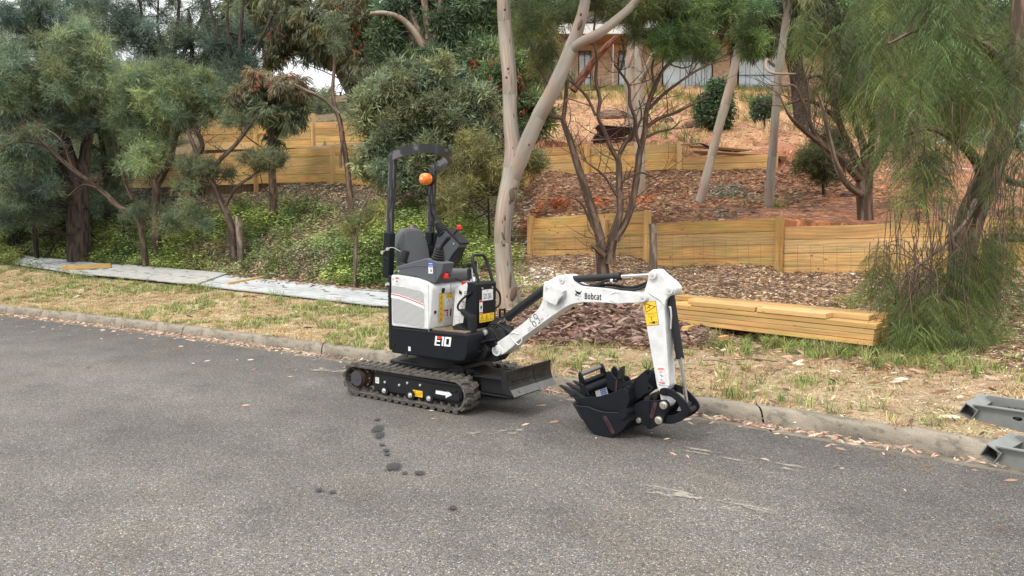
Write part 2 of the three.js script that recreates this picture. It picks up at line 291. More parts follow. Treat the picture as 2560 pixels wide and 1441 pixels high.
// what covers the ground at a place: the zone's name and its base colour
const c3 = new THREE.Color();
function cover(X, D) {
  const v = offK(X, D), n = fbm(X * 0.8 + 30, D * 0.8 + 11, 4) - 0.5, f = fbm(X * 3.1, D * 3.1 + 70, 3) - 0.5, px = 1280 + X / D * FOCAL;
  if (D > polyD(WALLU, X) + 0.05 && X > -13) { // above the upper walls
    const right = smoothstep(X, -2, 0.5), red = smoothstep(n + 0.16 * smoothstep(X, 4, 7) + 0.35 * (1 - smoothstep(D - polyD(WALLU, X), 0.5, 3.5)), 0.08, 0.28) * right;
    return ['hillside', c3.setRGB(lerp(lerp(0.17, 0.43, right), 0.36, red) * (1 + 0.6 * f), lerp(lerp(0.12, 0.235, right), 0.15, red) * (1 + 0.6 * f), lerp(lerp(0.06, 0.115, right), 0.075, red) * (1 + 0.5 * f))];
  }
  if (X > 0.3 && D > polyD(WALL1, X) + 0.03) { // between the two walls on the right
    const t = D - polyD(WALL1, X), red = clamp(0.55 + n * 1.2 + 0.35 * smoothstep(X, 2.2, 4.5), 0, 1) * lerp(0.45, 1, smoothstep(px, 1560, 1900));
    return ['terrace', c3.setRGB(lerp(0.165, 0.29, red) * (1 + 0.8 * f), lerp(0.088, 0.112, red) * (1 + 0.8 * f), lerp(0.046, 0.047, red) * (1 + 0.8 * f))];
  }
  if (v < 2.2 + n * 1.6 + 0.5 * smoothstep(X, -1, -5)) { // the dry grass verge
    const right = smoothstep(X, -1.2, 0.8), bare = smoothstep(fbm(X * 1.7 + 3, D * 1.7, 3), 0.5, 0.72), green = 0.35 * smoothstep(fbm(X * 1.3 + 60, D * 2.2, 4), 0.52, 0.7);
    return ['verge', c3.setRGB(lerp(lerp(0.44, 0.36, right * 0.8 + 0.2 * bare), 0.2, green) * (1 + 0.45 * f), lerp(lerp(0.34, 0.26, right * 0.8 + 0.2 * bare), 0.2, green) * (1 + 0.45 * f), lerp(lerp(0.19, 0.155, right * 0.8 + 0.2 * bare), 0.075, green) * (1 + 0.45 * f))];
  }
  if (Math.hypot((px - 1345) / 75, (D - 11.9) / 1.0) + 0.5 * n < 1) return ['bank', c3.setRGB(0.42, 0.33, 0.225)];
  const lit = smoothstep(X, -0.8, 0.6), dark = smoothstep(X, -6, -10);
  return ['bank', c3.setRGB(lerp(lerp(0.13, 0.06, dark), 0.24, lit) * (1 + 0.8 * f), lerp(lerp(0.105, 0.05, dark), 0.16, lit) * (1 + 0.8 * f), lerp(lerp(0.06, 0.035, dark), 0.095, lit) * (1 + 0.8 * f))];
}
{
  const xs = [], ts = [];
  for (let x = -16; x <= 10.01; x += 0.13) xs.push(x);
  for (let x = 10.4, s = 0.5; x < 90; s *= 1.18, x += s) xs.push(x);
  for (let x = -16.4, s = 0.5; x > -90; s *= 1.18, x -= s) xs.unshift(x);
  for (let t = 0.30 / KC; t < 17; t += 0.12) ts.push(t);
  for (let t = 17.1, s = 0.25; t < 110; s *= 1.08, t += s) ts.push(t);
  const nx = xs.length, nt = ts.length, pos = new Float32Array(nx * nt * 3), uv = new Float32Array(nx * nt * 2), col = new Float32Array(nx * nt * 3), zone = [];
  const AVG = { verge: meanOf(T.straw.color), bank: meanOf(T.litter.color), terrace: meanOf(T.soil), hillside: meanOf(T.straw.color) };
  for (let j = 0; j < nt; j++) for (let i = 0; i < nx; i++) {
    const X = xs[i], D = kerbD(X) + ts[j], k = j * nx + i, [z, c] = cover(X + 0.25 * (hash(i, j, 1) - 0.5), D + 0.25 * (hash(i, j, 2) - 0.5));
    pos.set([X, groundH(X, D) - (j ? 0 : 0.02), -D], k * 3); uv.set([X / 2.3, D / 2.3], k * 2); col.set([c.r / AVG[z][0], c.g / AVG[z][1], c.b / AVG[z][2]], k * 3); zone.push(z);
  }
  const idx = { verge: [], bank: [], terrace: [], hillside: [] };
  for (let j = 0; j < nt - 1; j++) for (let i = 0; i < nx - 1; i++) { const a = j * nx + i; idx[zone[a]].push(a, a + 1, a + nx, a + nx, a + 1, a + nx + 1); }
  const all = new THREE.BufferGeometry();
  all.setAttribute('position', new THREE.BufferAttribute(pos, 3)); all.setAttribute('uv', new THREE.BufferAttribute(uv, 2)); all.setAttribute('color', new THREE.BufferAttribute(col, 3));
  all.setIndex([].concat(...Object.values(idx).map((a) => a))); all.computeVertexNormals();
  const mats = {
    verge: std({ map: T.straw.color, bumpMap: T.straw.bump, bumpScale: 0.012, vertexColors: true, roughness: 1 }),
    bank: std({ map: T.litter.color, bumpMap: T.litter.bump, bumpScale: 0.015, vertexColors: true, roughness: 1 }),
    terrace: std({ map: T.soil, bumpMap: T.soilBump, bumpScale: 0.03, vertexColors: true, roughness: 1 }),
    hillside: std({ map: T.straw.color, bumpMap: T.straw.bump, bumpScale: 0.01, vertexColors: true, roughness: 1 }),
  };
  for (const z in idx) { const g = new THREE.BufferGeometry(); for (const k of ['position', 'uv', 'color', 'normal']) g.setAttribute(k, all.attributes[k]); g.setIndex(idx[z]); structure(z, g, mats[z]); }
  structure('ground', new THREE.PlaneGeometry(600, 600).rotateX(-Math.PI / 2).translate(0, -0.06, 0), std({ color: rgb(0.2, 0.16, 0.09), roughness: 1 }));
}
{ // the road: chip seal with paler wheel paths, darker towards the gutter, pale scuffs and rusty spots
  const pos = [], uv = [], col = [], idx = [], xs = [], vs = [];
  for (let x = -60; x <= 60; x += Math.abs(x) < 10 ? 0.1 : 1) xs.push(x);
  for (let v = -9; v < -0.01; v += 0.1) vs.push(v); vs.push(0);
  const spots = [[1.15, 4.15, 0.5, 0.16], [1.5, 4.5, 0.4, 0.14], [-0.2, 5.2, 0.35, 0.1], [-1.9, 7.4, 0.3, 0.2], [0.5, 5.6, 0.3, 0.1]];
  for (const v of vs) for (const X of xs) {
    const D = kerbD(X) + v / KC; pos.push(X, 0.004 * 0 + 0.012 * (fbm(X * 0.6 + 7, D * 0.6, 3) - 0.5) * smoothstep(-v, 0, 1), -D); uv.push(X / 1.6, D / 1.6);
    const patch = fbm(X * 0.5 + 12, D * 0.9 + 5, 4) - 0.5, f = fbm(X * 2.2, D * 2.2 + 9, 4) - 0.5, wheel = Math.exp(-(((v + 3.6) / 0.5) ** 2)) + Math.exp(-(((v + 2.1) / 0.45) ** 2));
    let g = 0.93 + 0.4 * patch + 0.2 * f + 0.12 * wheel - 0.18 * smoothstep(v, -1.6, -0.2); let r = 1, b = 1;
    for (const [sx, sd, sr, k] of spots) { const e = Math.hypot(X - sx, (D - sd) * 1.4) / sr + 1.2 * (fbm(X * 5, D * 5, 3) - 0.5); g += k * 2.2 * smoothstep(1 - e, 0.1, 0.6) * vnoise(X * 9, D * 9); }
    const rust = smoothstep(fbm(X * 1.6 + 40, D * 1.6, 4), 0.6, 0.74); r += 0.05 * rust; b -= 0.05 * rust;
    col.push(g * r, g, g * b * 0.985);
  }
  const nx = xs.length;
  for (let j = 0; j < vs.length - 1; j++) for (let i = 0; i < nx - 1; i++) { const a = j * nx + i; idx.push(a, a + 1, a + nx, a + nx, a + 1, a + nx + 1); }
  const g = new THREE.BufferGeometry();
  g.setAttribute('position', new THREE.Float32BufferAttribute(pos, 3)); g.setAttribute('uv', new THREE.Float32BufferAttribute(uv, 2)); g.setAttribute('color', new THREE.Float32BufferAttribute(col, 3)); g.setIndex(idx); g.computeVertexNormals();
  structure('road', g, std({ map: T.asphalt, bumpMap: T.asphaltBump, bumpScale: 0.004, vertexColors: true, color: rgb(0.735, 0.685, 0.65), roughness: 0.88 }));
}
{ // concrete gutter and kerb, cast in lengths with joints
  const joints = [-26, -22, -18, -14.5, -11, -7.8, -4.6, -2.26, 0.0, 1.94, 4.4, 7, 10, 14];
  const section = [[-0.015, -0.02], [-0.008, 0.006], [0.1, 0.002], [0.125, 0.008], [0.15, 0.055], [0.175, 0.098], [0.2, 0.118], [0.23, 0.127], [0.3, 0.128], [0.318, 0.12], [0.32, 0.04]];
  const k = new THREE.Group(); k.name = 'kerb'; k.userData.kind = 'structure'; scene.add(k);
  const mat = std({ map: T.concrete, bumpMap: T.concreteBump, bumpScale: 0.004, vertexColors: true, color: rgb(0.70, 0.68, 0.655), roughness: 0.95 });
  for (let s = 0; s < joints.length - 1; s++) {
    const a = joints[s] + 0.006, b = joints[s + 1] - 0.006, n = Math.ceil((b - a) / 0.12), pos = [], uv = [], col = [], idx = [];
    const tone = 0.94 + 0.12 * hash(s, 3, 3);
    for (let i = 0; i <= n; i++) { const X = lerp(a, b, i / n), e = i === 0 || i === n ? 0.006 : 0; let L = 0; section.forEach(([v, h], j) => { if (j) L += Math.hypot(v - section[j - 1][0], h - section[j - 1][1]); const D = kerbD(X) + v / KC; pos.push(X, h - (j > 2 ? e : 0) + 0.004 * (vnoise(X * 3, j, 0, s) - 0.5), -D); uv.push(X / 0.9, L / 0.75); const dirt = smoothstep(fbm(X * 2.5, j * 0.7, 3, 0, 4), 0.4, 0.75), foot = Math.exp(-(((v - 0.115) / 0.03) ** 2)); const g = tone * (1 - 0.16 * dirt) * (1 - 0.3 * foot) * (j < 3 ? 0.8 : 1); col.push(g, g * 0.985, g * 0.95); }); }
    const m = section.length;
    for (let i = 0; i < n; i++) for (let j = 0; j < m - 1; j++) { const q = i * m + j; idx.push(q, q + m, q + 1, q + 1, q + m, q + m + 1); }
    const g = new THREE.BufferGeometry();
    g.setAttribute('position', new THREE.Float32BufferAttribute(pos, 3)); g.setAttribute('uv', new THREE.Float32BufferAttribute(uv, 2)); g.setAttribute('color', new THREE.Float32BufferAttribute(col, 3)); g.setIndex(idx); g.computeVertexNormals();
    mesh('kerb_segment', g, mat, k);
  }
}

// ---------------------------------------------------------------- timber retaining walls, every board and post a piece of its own
const PINE = T.pine.flatMap((t, i) => [std({ map: t, color: rgb(0.98, 0.955, 0.98), roughness: 0.75 }), std({ map: t, color: rgb(0.84, 0.825, 0.80), roughness: 0.75 }), std({ map: t, color: rgb(1.05, 1.04, 1.12), roughness: 0.75 })]);
const pineR = rng(77);
function plankGeo(L, h, t, r = 0.004) { // long axis x; the print of the grain starts anywhere along the tile
  const g = new RoundedBoxGeometry(L, h, t, 1, r), p = g.attributes.position, n = g.attributes.normal, uv = g.attributes.uv, o = pineR(), flip = pineR() < 0.5 ? -1 : 1;
  for (let i = 0; i < p.count; i++) { const a = Math.abs(n.getY(i)) > 0.7 ? p.getZ(i) / t + 0.5 : p.getY(i) / h + 0.5; uv.setXY(i, flip * p.getX(i) / 2.4 + o, clamp(a, 0.01, 0.99) * 0.9 + 0.05); }
  return g;
}
const pineM = () => PINE[Math.floor(pineR() * PINE.length)];
function lay(o, a, b) { // put a piece whose long axis is x between two points
  const d = b.clone().sub(a); o.position.copy(a).add(b).multiplyScalar(0.5); o.rotation.set(0, Math.atan2(-d.z, d.x), Math.asin(d.y / d.length()), 'YXZ'); return o;
}
function depthOn(line, px) { let D = 15; for (let i = 0; i < 12; i++) D = lerp(D, polyD(line, (px - 1280) / FOCAL * D), 0.7); return D; }
function retainingWall(label, line, sections, posts) {
  const first = sections[0], org = at(first[0], first[2], depthOn(line, first[0]));
  const w = thing('retaining_wall', label, 'retaining wall', org);
  for (const [px0, t0, b0, px1, t1, b1, n] of sections) {
    const D0 = depthOn(line, px0), D1 = depthOn(line, px1), A = at(px0, b0, D0), B = at(px1, b1, D1), h = (SZ(b0 - t0, D0) + SZ(b1 - t1, D1)) / 2 / n;
    for (let k = 0; k < n; k++) {
      const a = A.clone(), b = B.clone(), L = a.distanceTo(b); a.y += h * (k + 0.5) + 0.006 * (pineR() - 0.5); b.y += h * (k + 0.5) + 0.01 * (pineR() - 0.5);
      const m = mesh('board', plankGeo(L - 0.01, h - 0.006, 0.05), pineM(), w); lay(m, a, b); m.position.sub(org); m.position.z += 0.006 * (pineR() - 0.5);
    }
  }
  for (const [px, t, b, wd] of posts) {
    const D = depthOn(line, px) - 0.07, A = at(px, b, D), H = SZ(b - t, D) + 0.25;
    const m = mesh('post', plankGeo(H, wd ?? 0.1, 0.09, 0.006), pineM(), w); m.rotation.set(0, 0.6, Math.PI / 2, 'YXZ'); m.position.set(A.x, A.y - 0.25 + H / 2, A.z).sub(org);
  }
  return w;
}
retainingWall('lower timber retaining wall of four pale pine boards beside the verge on the right slope', WALL1,
  [[1334, 546, 653, 1512, 535, 651, 4], [1512, 535, 651, 1610, 528.5, 649, 4], [1641, 560, 679, 1938, 544, 677, 4], [1957, 569, 700, 2360, 554, 698, 4], [2360, 554, 698, 2700, 545, 702, 4]],
  [[1326, 540, 659, 0.1], [1511, 548, 640, 0.07], [1617, 526, 678, 0.1], [1946, 542, 698, 0.1], [2362, 552, 700, 0.1]]);
retainingWall('upper timber retaining wall below the wheelbarrow, stepping down to two boards', WALLU,
  [[1130, 380, 462, 1318, 374, 455, 4], [1318, 374, 455, 1464, 367, 446, 4], [1470, 370, 434, 1693, 361, 424, 3], [1704, 396, 430, 1934, 386, 424, 2]],
  [[1318, 372, 458], [1467, 363, 449], [1698, 357, 429], [1938, 385, 426]]);
retainingWall('long timber retaining wall behind the thicket, lower of the pair above the grassy bank', WALLU,
  [[300, 396, 473, 468, 388, 467, 4], [468, 388, 467, 640, 380, 460, 4], [640, 380, 460, 830, 370, 456, 4], [838, 369, 461, 940, 366, 464, 4], [940, 366, 464, 1125, 372, 468, 4]],
  [[296, 392, 478], [468, 385, 470], [640, 376, 463], [833, 364, 464], [940, 363, 467]]);
retainingWall('short timber retaining wall standing behind and above the long pine wall', WALLT,
  [[500, 303, 376, 640, 297, 373, 4], [640, 297, 373, 779, 290, 370, 4], [790, 305, 372, 945, 308, 372, 4]],
  [[640, 294, 376], [784, 287, 373], [945, 306, 374]]);

// ---------------------------------------------------------------- old posts and stock wire along the verge
{
  const grey = std({ map: rep(T.bark, 1, 1), color: rgb(0.52, 0.47, 0.42), roughness: 0.95, bumpMap: T.barkBump, bumpScale: 0.006 });
  const P = [[-70, 590, 22, 80], [228, 608, 19.0, 104], [604, 636, 15.7, 112], [1036, 652, 12.9, 104], [1633, 700, 11.4, 140], [2478, 735, 8.6, 170], [2900, 760, 7.4, 170]].map(([px, py, D, hp], i) => { const a = at0(px, py, D); return [a, SZ(hp, D), i]; });
  const f = thing('wire_fence', 'old wire fence with weathered round posts between the verge and the bank', 'fence', P[0][0]), org = P[0][0], tops = [];
  for (const [a, H, i] of P) {
    const lean = [0.03, -0.12, -0.07, -0.04, -0.02, -0.06, 0][i], r = i === 4 ? 0.062 : 0.068, g = limb([V(0, -0.3, 0), V(lean * H * 0.5, H * 0.5, 0.01), V(lean * H, H, 0)], [r * 1.05, r, r * 0.96], 12, 6, 0.12, i + 3), cap = cyl(V(lean * H, H - 0.004, 0), V(lean * H, H + 0.003, 0), r * 0.95, r * 0.9, 12);
    const m = mesh('fence_post', [g, cap], grey, f); m.position.copy(a).sub(org); tops.push([a.clone(), a.clone().add(V(lean * H, H, 0)).add(V(-0.03, 0, 0.06))]);
  }
  const wire = std({ color: rgb(0.11, 0.10, 0.09), roughness: 0.8 }), line = [], R = rng(5);
  for (let s = 0; s < tops.length - 1; s++) {
    const [a0, a1] = tops[s], [b0, b1] = tops[s + 1], L = a0.distanceTo(b0), n = Math.round(L / 0.17), pt = (u, v) => { const p = a0.clone().lerp(a1, v).lerp(b0.clone().lerp(b1, v), u); p.y -= 0.06 * 4 * u * (1 - u) * v; const g = groundH(p.x, -p.z); if (p.y < g + 0.03 + v * 0.3) p.y = g + 0.03 + v * 0.5; return p; };
    for (const v of [0.05, 0.2, 0.36, 0.52, 0.68, 0.82]) line.push(tube([pt(0, v), pt(0.25, v), pt(0.5, v), pt(0.75, v), pt(1, v)].map((p) => p.add(V(0, 0.012 * (R() - 0.5), 0))), 0.0022, 3, 12));
    for (let i = 1; i < n; i++) line.push(tube([pt(i / n, 0.03), pt(i / n, 0.4), pt(i / n, 0.83)].map((p) => p.add(V(0.006 * (R() - 0.5), 0, 0))), 0.0018, 3, 3));
  }
  const w = mesh('wire_mesh', line, wire, f); w.userData.kind = 'stuff'; w.position.copy(org).negate();
  const rail = mesh('rail', limb([V(0, 0, 0), V(0.25, -0.005, 0.1), V(0.5, -0.015, 0.2)], [0.05, 0.048, 0.045], 12, 6, 0.1, 9), grey, f); rail.position.copy(at(2490, 594, 8.5)).sub(org);
}

// ---------------------------------------------------------------- pale sheets and sticks lying at the foot of the bank
function sheet(c, ribs, amp, thick) { // c: near left, near right, far right, far left
  const nu = 40, nv = ribs ? ribs * 6 : 12, pos = [], uv = [], idx = [], top = [], Lu = c[0].distanceTo(c[1]), Lv = c[0].distanceTo(c[3]);
  for (let s = 0; s < 2; s++) for (let j = 0; j <= nv; j++) for (let i = 0; i <= nu; i++) {
    const u = i / nu, v = j / nv, p = c[0].clone().lerp(c[1], u).lerp(c[3].clone().lerp(c[2], u), v);
    p.y += (ribs ? amp * Math.sin(v * ribs * Math.PI * 2) : 0) + 0.02 * (fbm(u * 4 + c[0].x, v * 2 + 3, 3) - 0.5) - s * thick; pos.push(p.x, p.y, p.z); uv.push(u * Lu / 1.2, v * Lv / 1.2);
  }
  const W = nu + 1, N = W * (nv + 1);
  for (let j = 0; j < nv; j++) for (let i = 0; i < nu; i++) { const a = j * W + i; idx.push(a, a + 1, a + W, a + W, a + 1, a + W + 1, N + a, N + a + W, N + a + 1, N + a + 1, N + a + W, N + a + W + 1); }
  const edge = (a, b) => idx.push(a, N + a, b, b, N + a, N + b);
  for (let i = 0; i < nu; i++) { edge(i, i + 1); edge(nv * W + i + 1, nv * W + i); } for (let j = 0; j < nv; j++) { edge((j + 1) * W, j * W); edge(j * W + nu, (j + 1) * W + nu); }
  void top; const g = new THREE.BufferGeometry(); g.setAttribute('position', new THREE.Float32BufferAttribute(pos, 3)); g.setAttribute('uv', new THREE.Float32BufferAttribute(uv, 2)); g.setIndex(idx);
  return toCreasedNormals(g, 0.9);
}
{
  const dirt = (base, marks, seed) => tex(512, 512, (u, v, c, x, y) => { const st = smoothstep(fbm(u * 4, v * 34, 3, 0, seed), 0.66 - marks, 0.8 - marks), bl = fbm(u * 6, v * 6, 5, 6, seed + 3), g = base * (0.9 + 0.2 * bl) * (1 - 0.55 * st) + 0.03 * (hash(x, y, 4) - 0.5); c[0] = g * 0.99; c[1] = g; c[2] = g * (0.99 - 0.06 * st); });
  const rough = std({ map: dirt(0.64, 0.07, 4), roughness: 0.8 }), flat = std({ map: dirt(0.64, -0.03, 9), color: rgb(1, 0.96, 0.9), roughness: 0.7 });
  const put = (name, label, c, ribs, mat, up) => { const p = SHEETS[c].map((q) => q.clone().add(V(0, up, 0))), o = p[0].clone(), m = mesh(name, sheet(p.map((q) => q.clone().sub(o)), ribs, 0.007, 0.02), mat, scene, true); m.position.copy(o); tag(m, label, 'sheet'); };
  put('fence_sheet', 'weathered ribbed white sheet strewn with brown leaf litter, farthest from the excavator', 0, 7, rough, 0.0);
  put('fence_sheet', 'smooth pale grey sheet lying flat between the two ribbed white sheets', 1, 0, flat, 0.03);
  put('fence_sheet', 'ribbed white sheet with peeling paint reaching behind the excavator', 2, 8, rough, 0.0);
  const stick = (label, a, b, h, t) => { const A = at(...a), B = at(...b), m = mesh('timber_offcut', plankGeo(A.distanceTo(B), h, t), pineM(), scene, true); lay(m, A, B); tag(m, label, 'timber offcut'); };
  stick('short pine offcut at the end of the leaf strewn white sheet', [6, 645, 18.4], [56, 636, 19.2], 0.06, 0.06);
  stick('pine offcut lying across the ribbed sheet near the first fence post', [155, 671, 16.9], [277, 664, 16.9], 0.1, 0.05);
  stick('pine offcut lying across the peeling ribbed sheet beside the smooth sheet', [570, 710, 14.0], [660, 694, 14.6], 0.06, 0.08);
}
// ---------------------------------------------------------------- stack of pine sleepers on the verge
{
  const A = at(1666, 806, 8.95), dir = V(0.735, 0, 0.678), nrm = V(0.678, 0, -0.735), gy = A.y + 0.03, H = 0.056;
  const sleeper = (label, along, L, row, layer, group, tilt = 0) => {
    const p = A.clone().addScaledVector(dir, along).addScaledVector(nrm, row * 0.205 + 0.1); p.y = gy + layer * H;
    const q = p.clone().addScaledVector(dir, L); q.y += tilt - 0.016 * L; p.y -= 0.016 * along; q.y -= 0.016 * along;
    const m = mesh('pine_sleeper', plankGeo(L, 0.053, 0.196, 0.005), pineM(), scene, true); lay(m, p, q); tag(m, label, 'sleeper', group);
  };
  const G = 'full length sleepers in the lower courses of the stack';
  const CO = ['bottom', 'second', 'third'], RO = ['front', 'middle', 'back'];
  for (let l = 0; l < 3; l++) for (let r = 0; r < 3; r++) sleeper(`full length pine sleeper in the ${CO[l]} course of the stack, ${RO[r]} row`, -0.12 + 0.09 * hash(l, r, 4), 2.42, r + 0.05 * (hash(l, r, 9) - 0.5), l, G);
  sleeper('full length pine sleeper in the fourth course at the back of the stack', -0.1, 2.42, 2, 3); sleeper('pine sleeper set back in the fourth course, its end covered by shorter offcuts', 0.0, 2.3, 1, 3);
  sleeper('topmost long pine sleeper along the back of the stack', -0.14, 2.46, 1.95, 4); sleeper('longest pine sleeper at the front of the fourth course of the stack', -0.1, 2.45, -0.02, 3);
  sleeper('shorter pine offcut lying first on top of the front of the stack', 0.32, 0.78, -0.05, 4); sleeper('second shorter pine offcut on the front of the stack, butted to the first', 1.125, 0.74, -0.07, 4);
  sleeper('thin set back pine offcut between the top sleeper and the front offcuts', 0.18, 1.5, 0.85, 4); sleeper('last pine offcut at the pepper tree end of the stack top', 1.6, 0.62, 0.85, 4);
  const bear = (label, a, b, w) => { const m = mesh('bearer', plankGeo(a.distanceTo(b), 0.05, w), pineM(), scene, true); lay(m, a, b); tag(m, label, 'bearer'); };
  bear('short pine bearer sticking out from under the sleeper stack', at(1712, 838, 8.35).setY(gy - 0.03), at(1745, 822, 8.9).setY(gy - 0.062), 0.075);
  bear('small pine block lying in front of the sleeper stack', at(1800, 850, 8.1).add(V(0, 0.01, 0)), at(1818, 846, 8.15).add(V(0, 0.01, 0)), 0.06);
}
// ---------------------------------------------------------------- the house on top of the slope
{
  const D = 46, P = (px, py, d = D) => at(px, py, d), base = P(1290, 226), h = thing('brick_house', 'tan brick two storey house with balcony and tall glazed doors above the dry slope', 'house', base);
  const brick = tex(512, 512, (u, v, c, x, y) => { const r = Math.floor(v * 24), s = u * 8 + (r % 2) * 0.5, f = s - Math.floor(s), g = v * 24 - r, m = f < 0.05 || g < 0.14, k = hash(Math.floor(s) % 8, r, 3); const t = m ? 0.74 : 0.68 + 0.2 * k; c[0] = t; c[1] = t * (m ? 0.94 : 0.88 - 0.05 * k); c[2] = t * (m ? 0.88 : 0.70); });
  const bm = std({ map: brick, color: rgb(0.95, 0.9, 0.85), roughness: 0.9 }), pale = std({ color: rgb(0.62, 0.61, 0.58), roughness: 0.7 }), frame = std({ color: rgb(0.05, 0.055, 0.06), roughness: 0.5 }), blind = std({ color: rgb(0.84, 0.86, 0.88), roughness: 0.8 }), soffit = std({ color: rgb(0.33, 0.2, 0.11), roughness: 0.9 }), dark = std({ color: rgb(0.03, 0.03, 0.034), roughness: 0.3 }), steel = std({ color: rgb(0.42, 0.45, 0.46), roughness: 0.45, metalness: 0.5 });
  const glass = new THREE.MeshPhysicalMaterial({ color: rgb(0.95, 0.98, 0.98), roughness: 0.05, transmission: 0.92, thickness: 0, ior: 1.5 });
  const rect = (name, mat, x0, y0, x1, y1, d0, t, parent = h) => { const a = P(x0, y1, d0), b = P(x1, y0, d0), g = box(b.x - a.x, b.y - a.y, t, (a.x + b.x) / 2 - base.x, (a.y + b.y) / 2 - base.y, a.z - t / 2 - base.z), uv = g.attributes.uv, p = g.attributes.position; if (mat === bm) for (let i = 0; i < uv.count; i++) uv.setXY(i, p.getX(i) / 1.92, p.getY(i) / 2.06); return mesh(name, g, mat, parent); };
  const openings = [[1446, 1478], [1546, 1572], [1656, 1782], [1845, 1944], [2080, 2180]]; let x = 1180;
  for (const [a, b] of [...openings, [2400, 2400]]) { rect('wall', bm, x, 126, a, 250, D, 0.25); x = b; }
  rect('lintel', bm, 1180, 98, 2400, 126, D, 0.25);
  rect('soffit', soffit, 1180, 84, 2400, 88, D - 2.4, 2.4); rect('balcony_beam', soffit, 1180, 88, 2400, 97, D - 1.4, 0.2);
  rect('fascia', pale, 1180, 60, 2400, 84, D - 2.5, 0.12); rect('floor_slab', pale, 1180, 97.2, 2400, 98, D + 0.3, 6);
  rect('wall', pale, 1180, -70, 2400, 62, D + 0.6, 0.25); rect('roof', std({ color: rgb(0.4, 0.41, 0.42), roughness: 0.6 }), 1150, -84, 2420, -70, D - 3, 9);
  rect('back_wall', std({ color: rgb(0.2, 0.19, 0.18), roughness: 1 }), 1180, -70, 2400, 250, D + 5, 0.2);
  rect('upper_window', dark, 1330, -20, 1450, 50, D + 0.5, 0.02); rect('upper_window', dark, 1520, -20, 1680, 50, D + 0.5, 0.02); rect('upper_window', dark, 1760, -20, 1990, 20, D + 0.5, 0.02);
  rect('gutter', pale, 1180, 22, 2000, 34, D - 2.6, 0.1);
  for (const y of [16, 30, 44]) rect('rail', steel, 1180, y, 2400, y + 1.8, D - 2.45, 0.04);
  for (let px = 1200; px < 2400; px += 60) rect('baluster', steel, px, 14, px + 2.2, 60, D - 2.44, 0.05);
  for (const px of [1424, 1531, 1825, 1829, 2060]) rect('steel_post', steel, px, 84, px + 3.4, 250, D - 2.3, 0.09);
  const glaze = (a, b, mull, blindTop) => { const f = rect('window', frame, a, 126, a + 2, 236, D + 0.06, 0.08); rect('frame', frame, b - 2, 126, b, 236, D + 0.06, 0.08, f); rect('frame', frame, a, 126, b, 129, D + 0.06, 0.08, f); for (const m of mull) rect('mullion', frame, m - 1.4, 129, m + 1.4, 236, D + 0.06, 0.08, f); rect('pane', glass, a + 2, 129, b - 2, 236, D + 0.1, 0.012, f); rect('transom_shade', dark, a + 2, 129, b - 2, blindTop, D + 0.16, 0.02, f); rect('blind', blind, a + 2, blindTop + 0.3, b - 2, 240, D + 0.24, 0.02, f); return f; };
  glaze(1656, 1782, [1701, 1715, 1723, 1731, 1740, 1754, 1763, 1768], 155); const g2 = glaze(1845, 1944, [1865, 1876, 1910], 136); rect('frame', frame, 1847, 187, 1942, 188.6, D + 0.06, 0.08, g2);
  const g3 = glaze(1446, 1478, [1462], 141); rect('frame', frame, 1446, 193, 1478, 195, D + 0.06, 0.08, g3); glaze(1546, 1572, [], 158); glaze(2080, 2180, [2130], 140);
}
// ---------------------------------------------------------------- things standing about on the slope
{ // wheelbarrow
  const D = 19.2, o = at(1484, 368, D), k = SZ(1, D), w = thing('wheelbarrow', 'rusty brown wheelbarrow with a black tyre standing above the upper timber wall', 'wheelbarrow', o), q = (x, y, z) => V((x - 1484) * k, (368 - y) * k, z);
  const rust = std({ color: rgb(0.085, 0.036, 0.024), roughness: 0.85, map: T.soil }), tyre = std({ color: rgb(0.02, 0.02, 0.02), roughness: 0.9 });
  const tray = (z0, z1, x0, x1, yy) => [q(x0, yy, z0), q(x1, yy, z0), q(x1, yy, z1), q(x0, yy, z1)], T0 = [q(1491, 319, -0.33), q(1586, 326, -0.33), q(1586, 326, 0.33), q(1491, 319, 0.33)], B0 = [q(1511, 345, -0.2), q(1556, 346, -0.2), q(1556, 346, 0.2), q(1511, 345, 0.2)], pos = [], push = (a, b, c, d) => pos.push(...[a, b, c, a, c, d].flatMap((v) => [v.x, v.y, v.z])); void tray;
  for (let i = 0; i < 4; i++) push(B0[i], B0[(i + 1) % 4], T0[(i + 1) % 4], T0[i]); push(...B0);
  const g = new THREE.BufferGeometry(); g.setAttribute('position', new THREE.Float32BufferAttribute(pos, 3)); g.setAttribute('uv', new THREE.Float32BufferAttribute(new Float32Array(pos.length / 3 * 2).map((_, i) => (i * 0.37) % 1), 2)); g.computeVertexNormals();
  mesh('tray', g, rust, w); mesh('rim', [...T0.map((a, i) => cyl(a, T0[(i + 1) % 4], 0.014, 0.014, 8))], rust, w);
  const wh = mesh('wheel', new THREE.TorusGeometry(0.125, 0.045, 10, 28).translate(...q(1498, 350.5, 0).toArray()), tyre, w); mesh('hub', cyl(q(1498, 350.5, -0.06), q(1498, 350.5, 0.06), 0.075, 0.075, 18), rust, wh);
  for (const z of [-0.2, 0.2]) { mesh('handle', [cyl(q(1478, 352, z * 0.35), q(1556, 347, z), 0.016), cyl(q(1556, 347, z), q(1608, 336, z * 1.5), 0.016)], std({ color: rgb(0.26, 0.13, 0.08), roughness: 0.8 }), w); mesh('leg', [cyl(q(1540, 347, z), q(1550, 369, z), 0.014), cyl(q(1562, 347, z), q(1550, 369, z), 0.014)], rust, w); }
  mesh('stay', [cyl(q(1493, 320, 0), q(1493, 348, 0), 0.01)], rust, w);
}
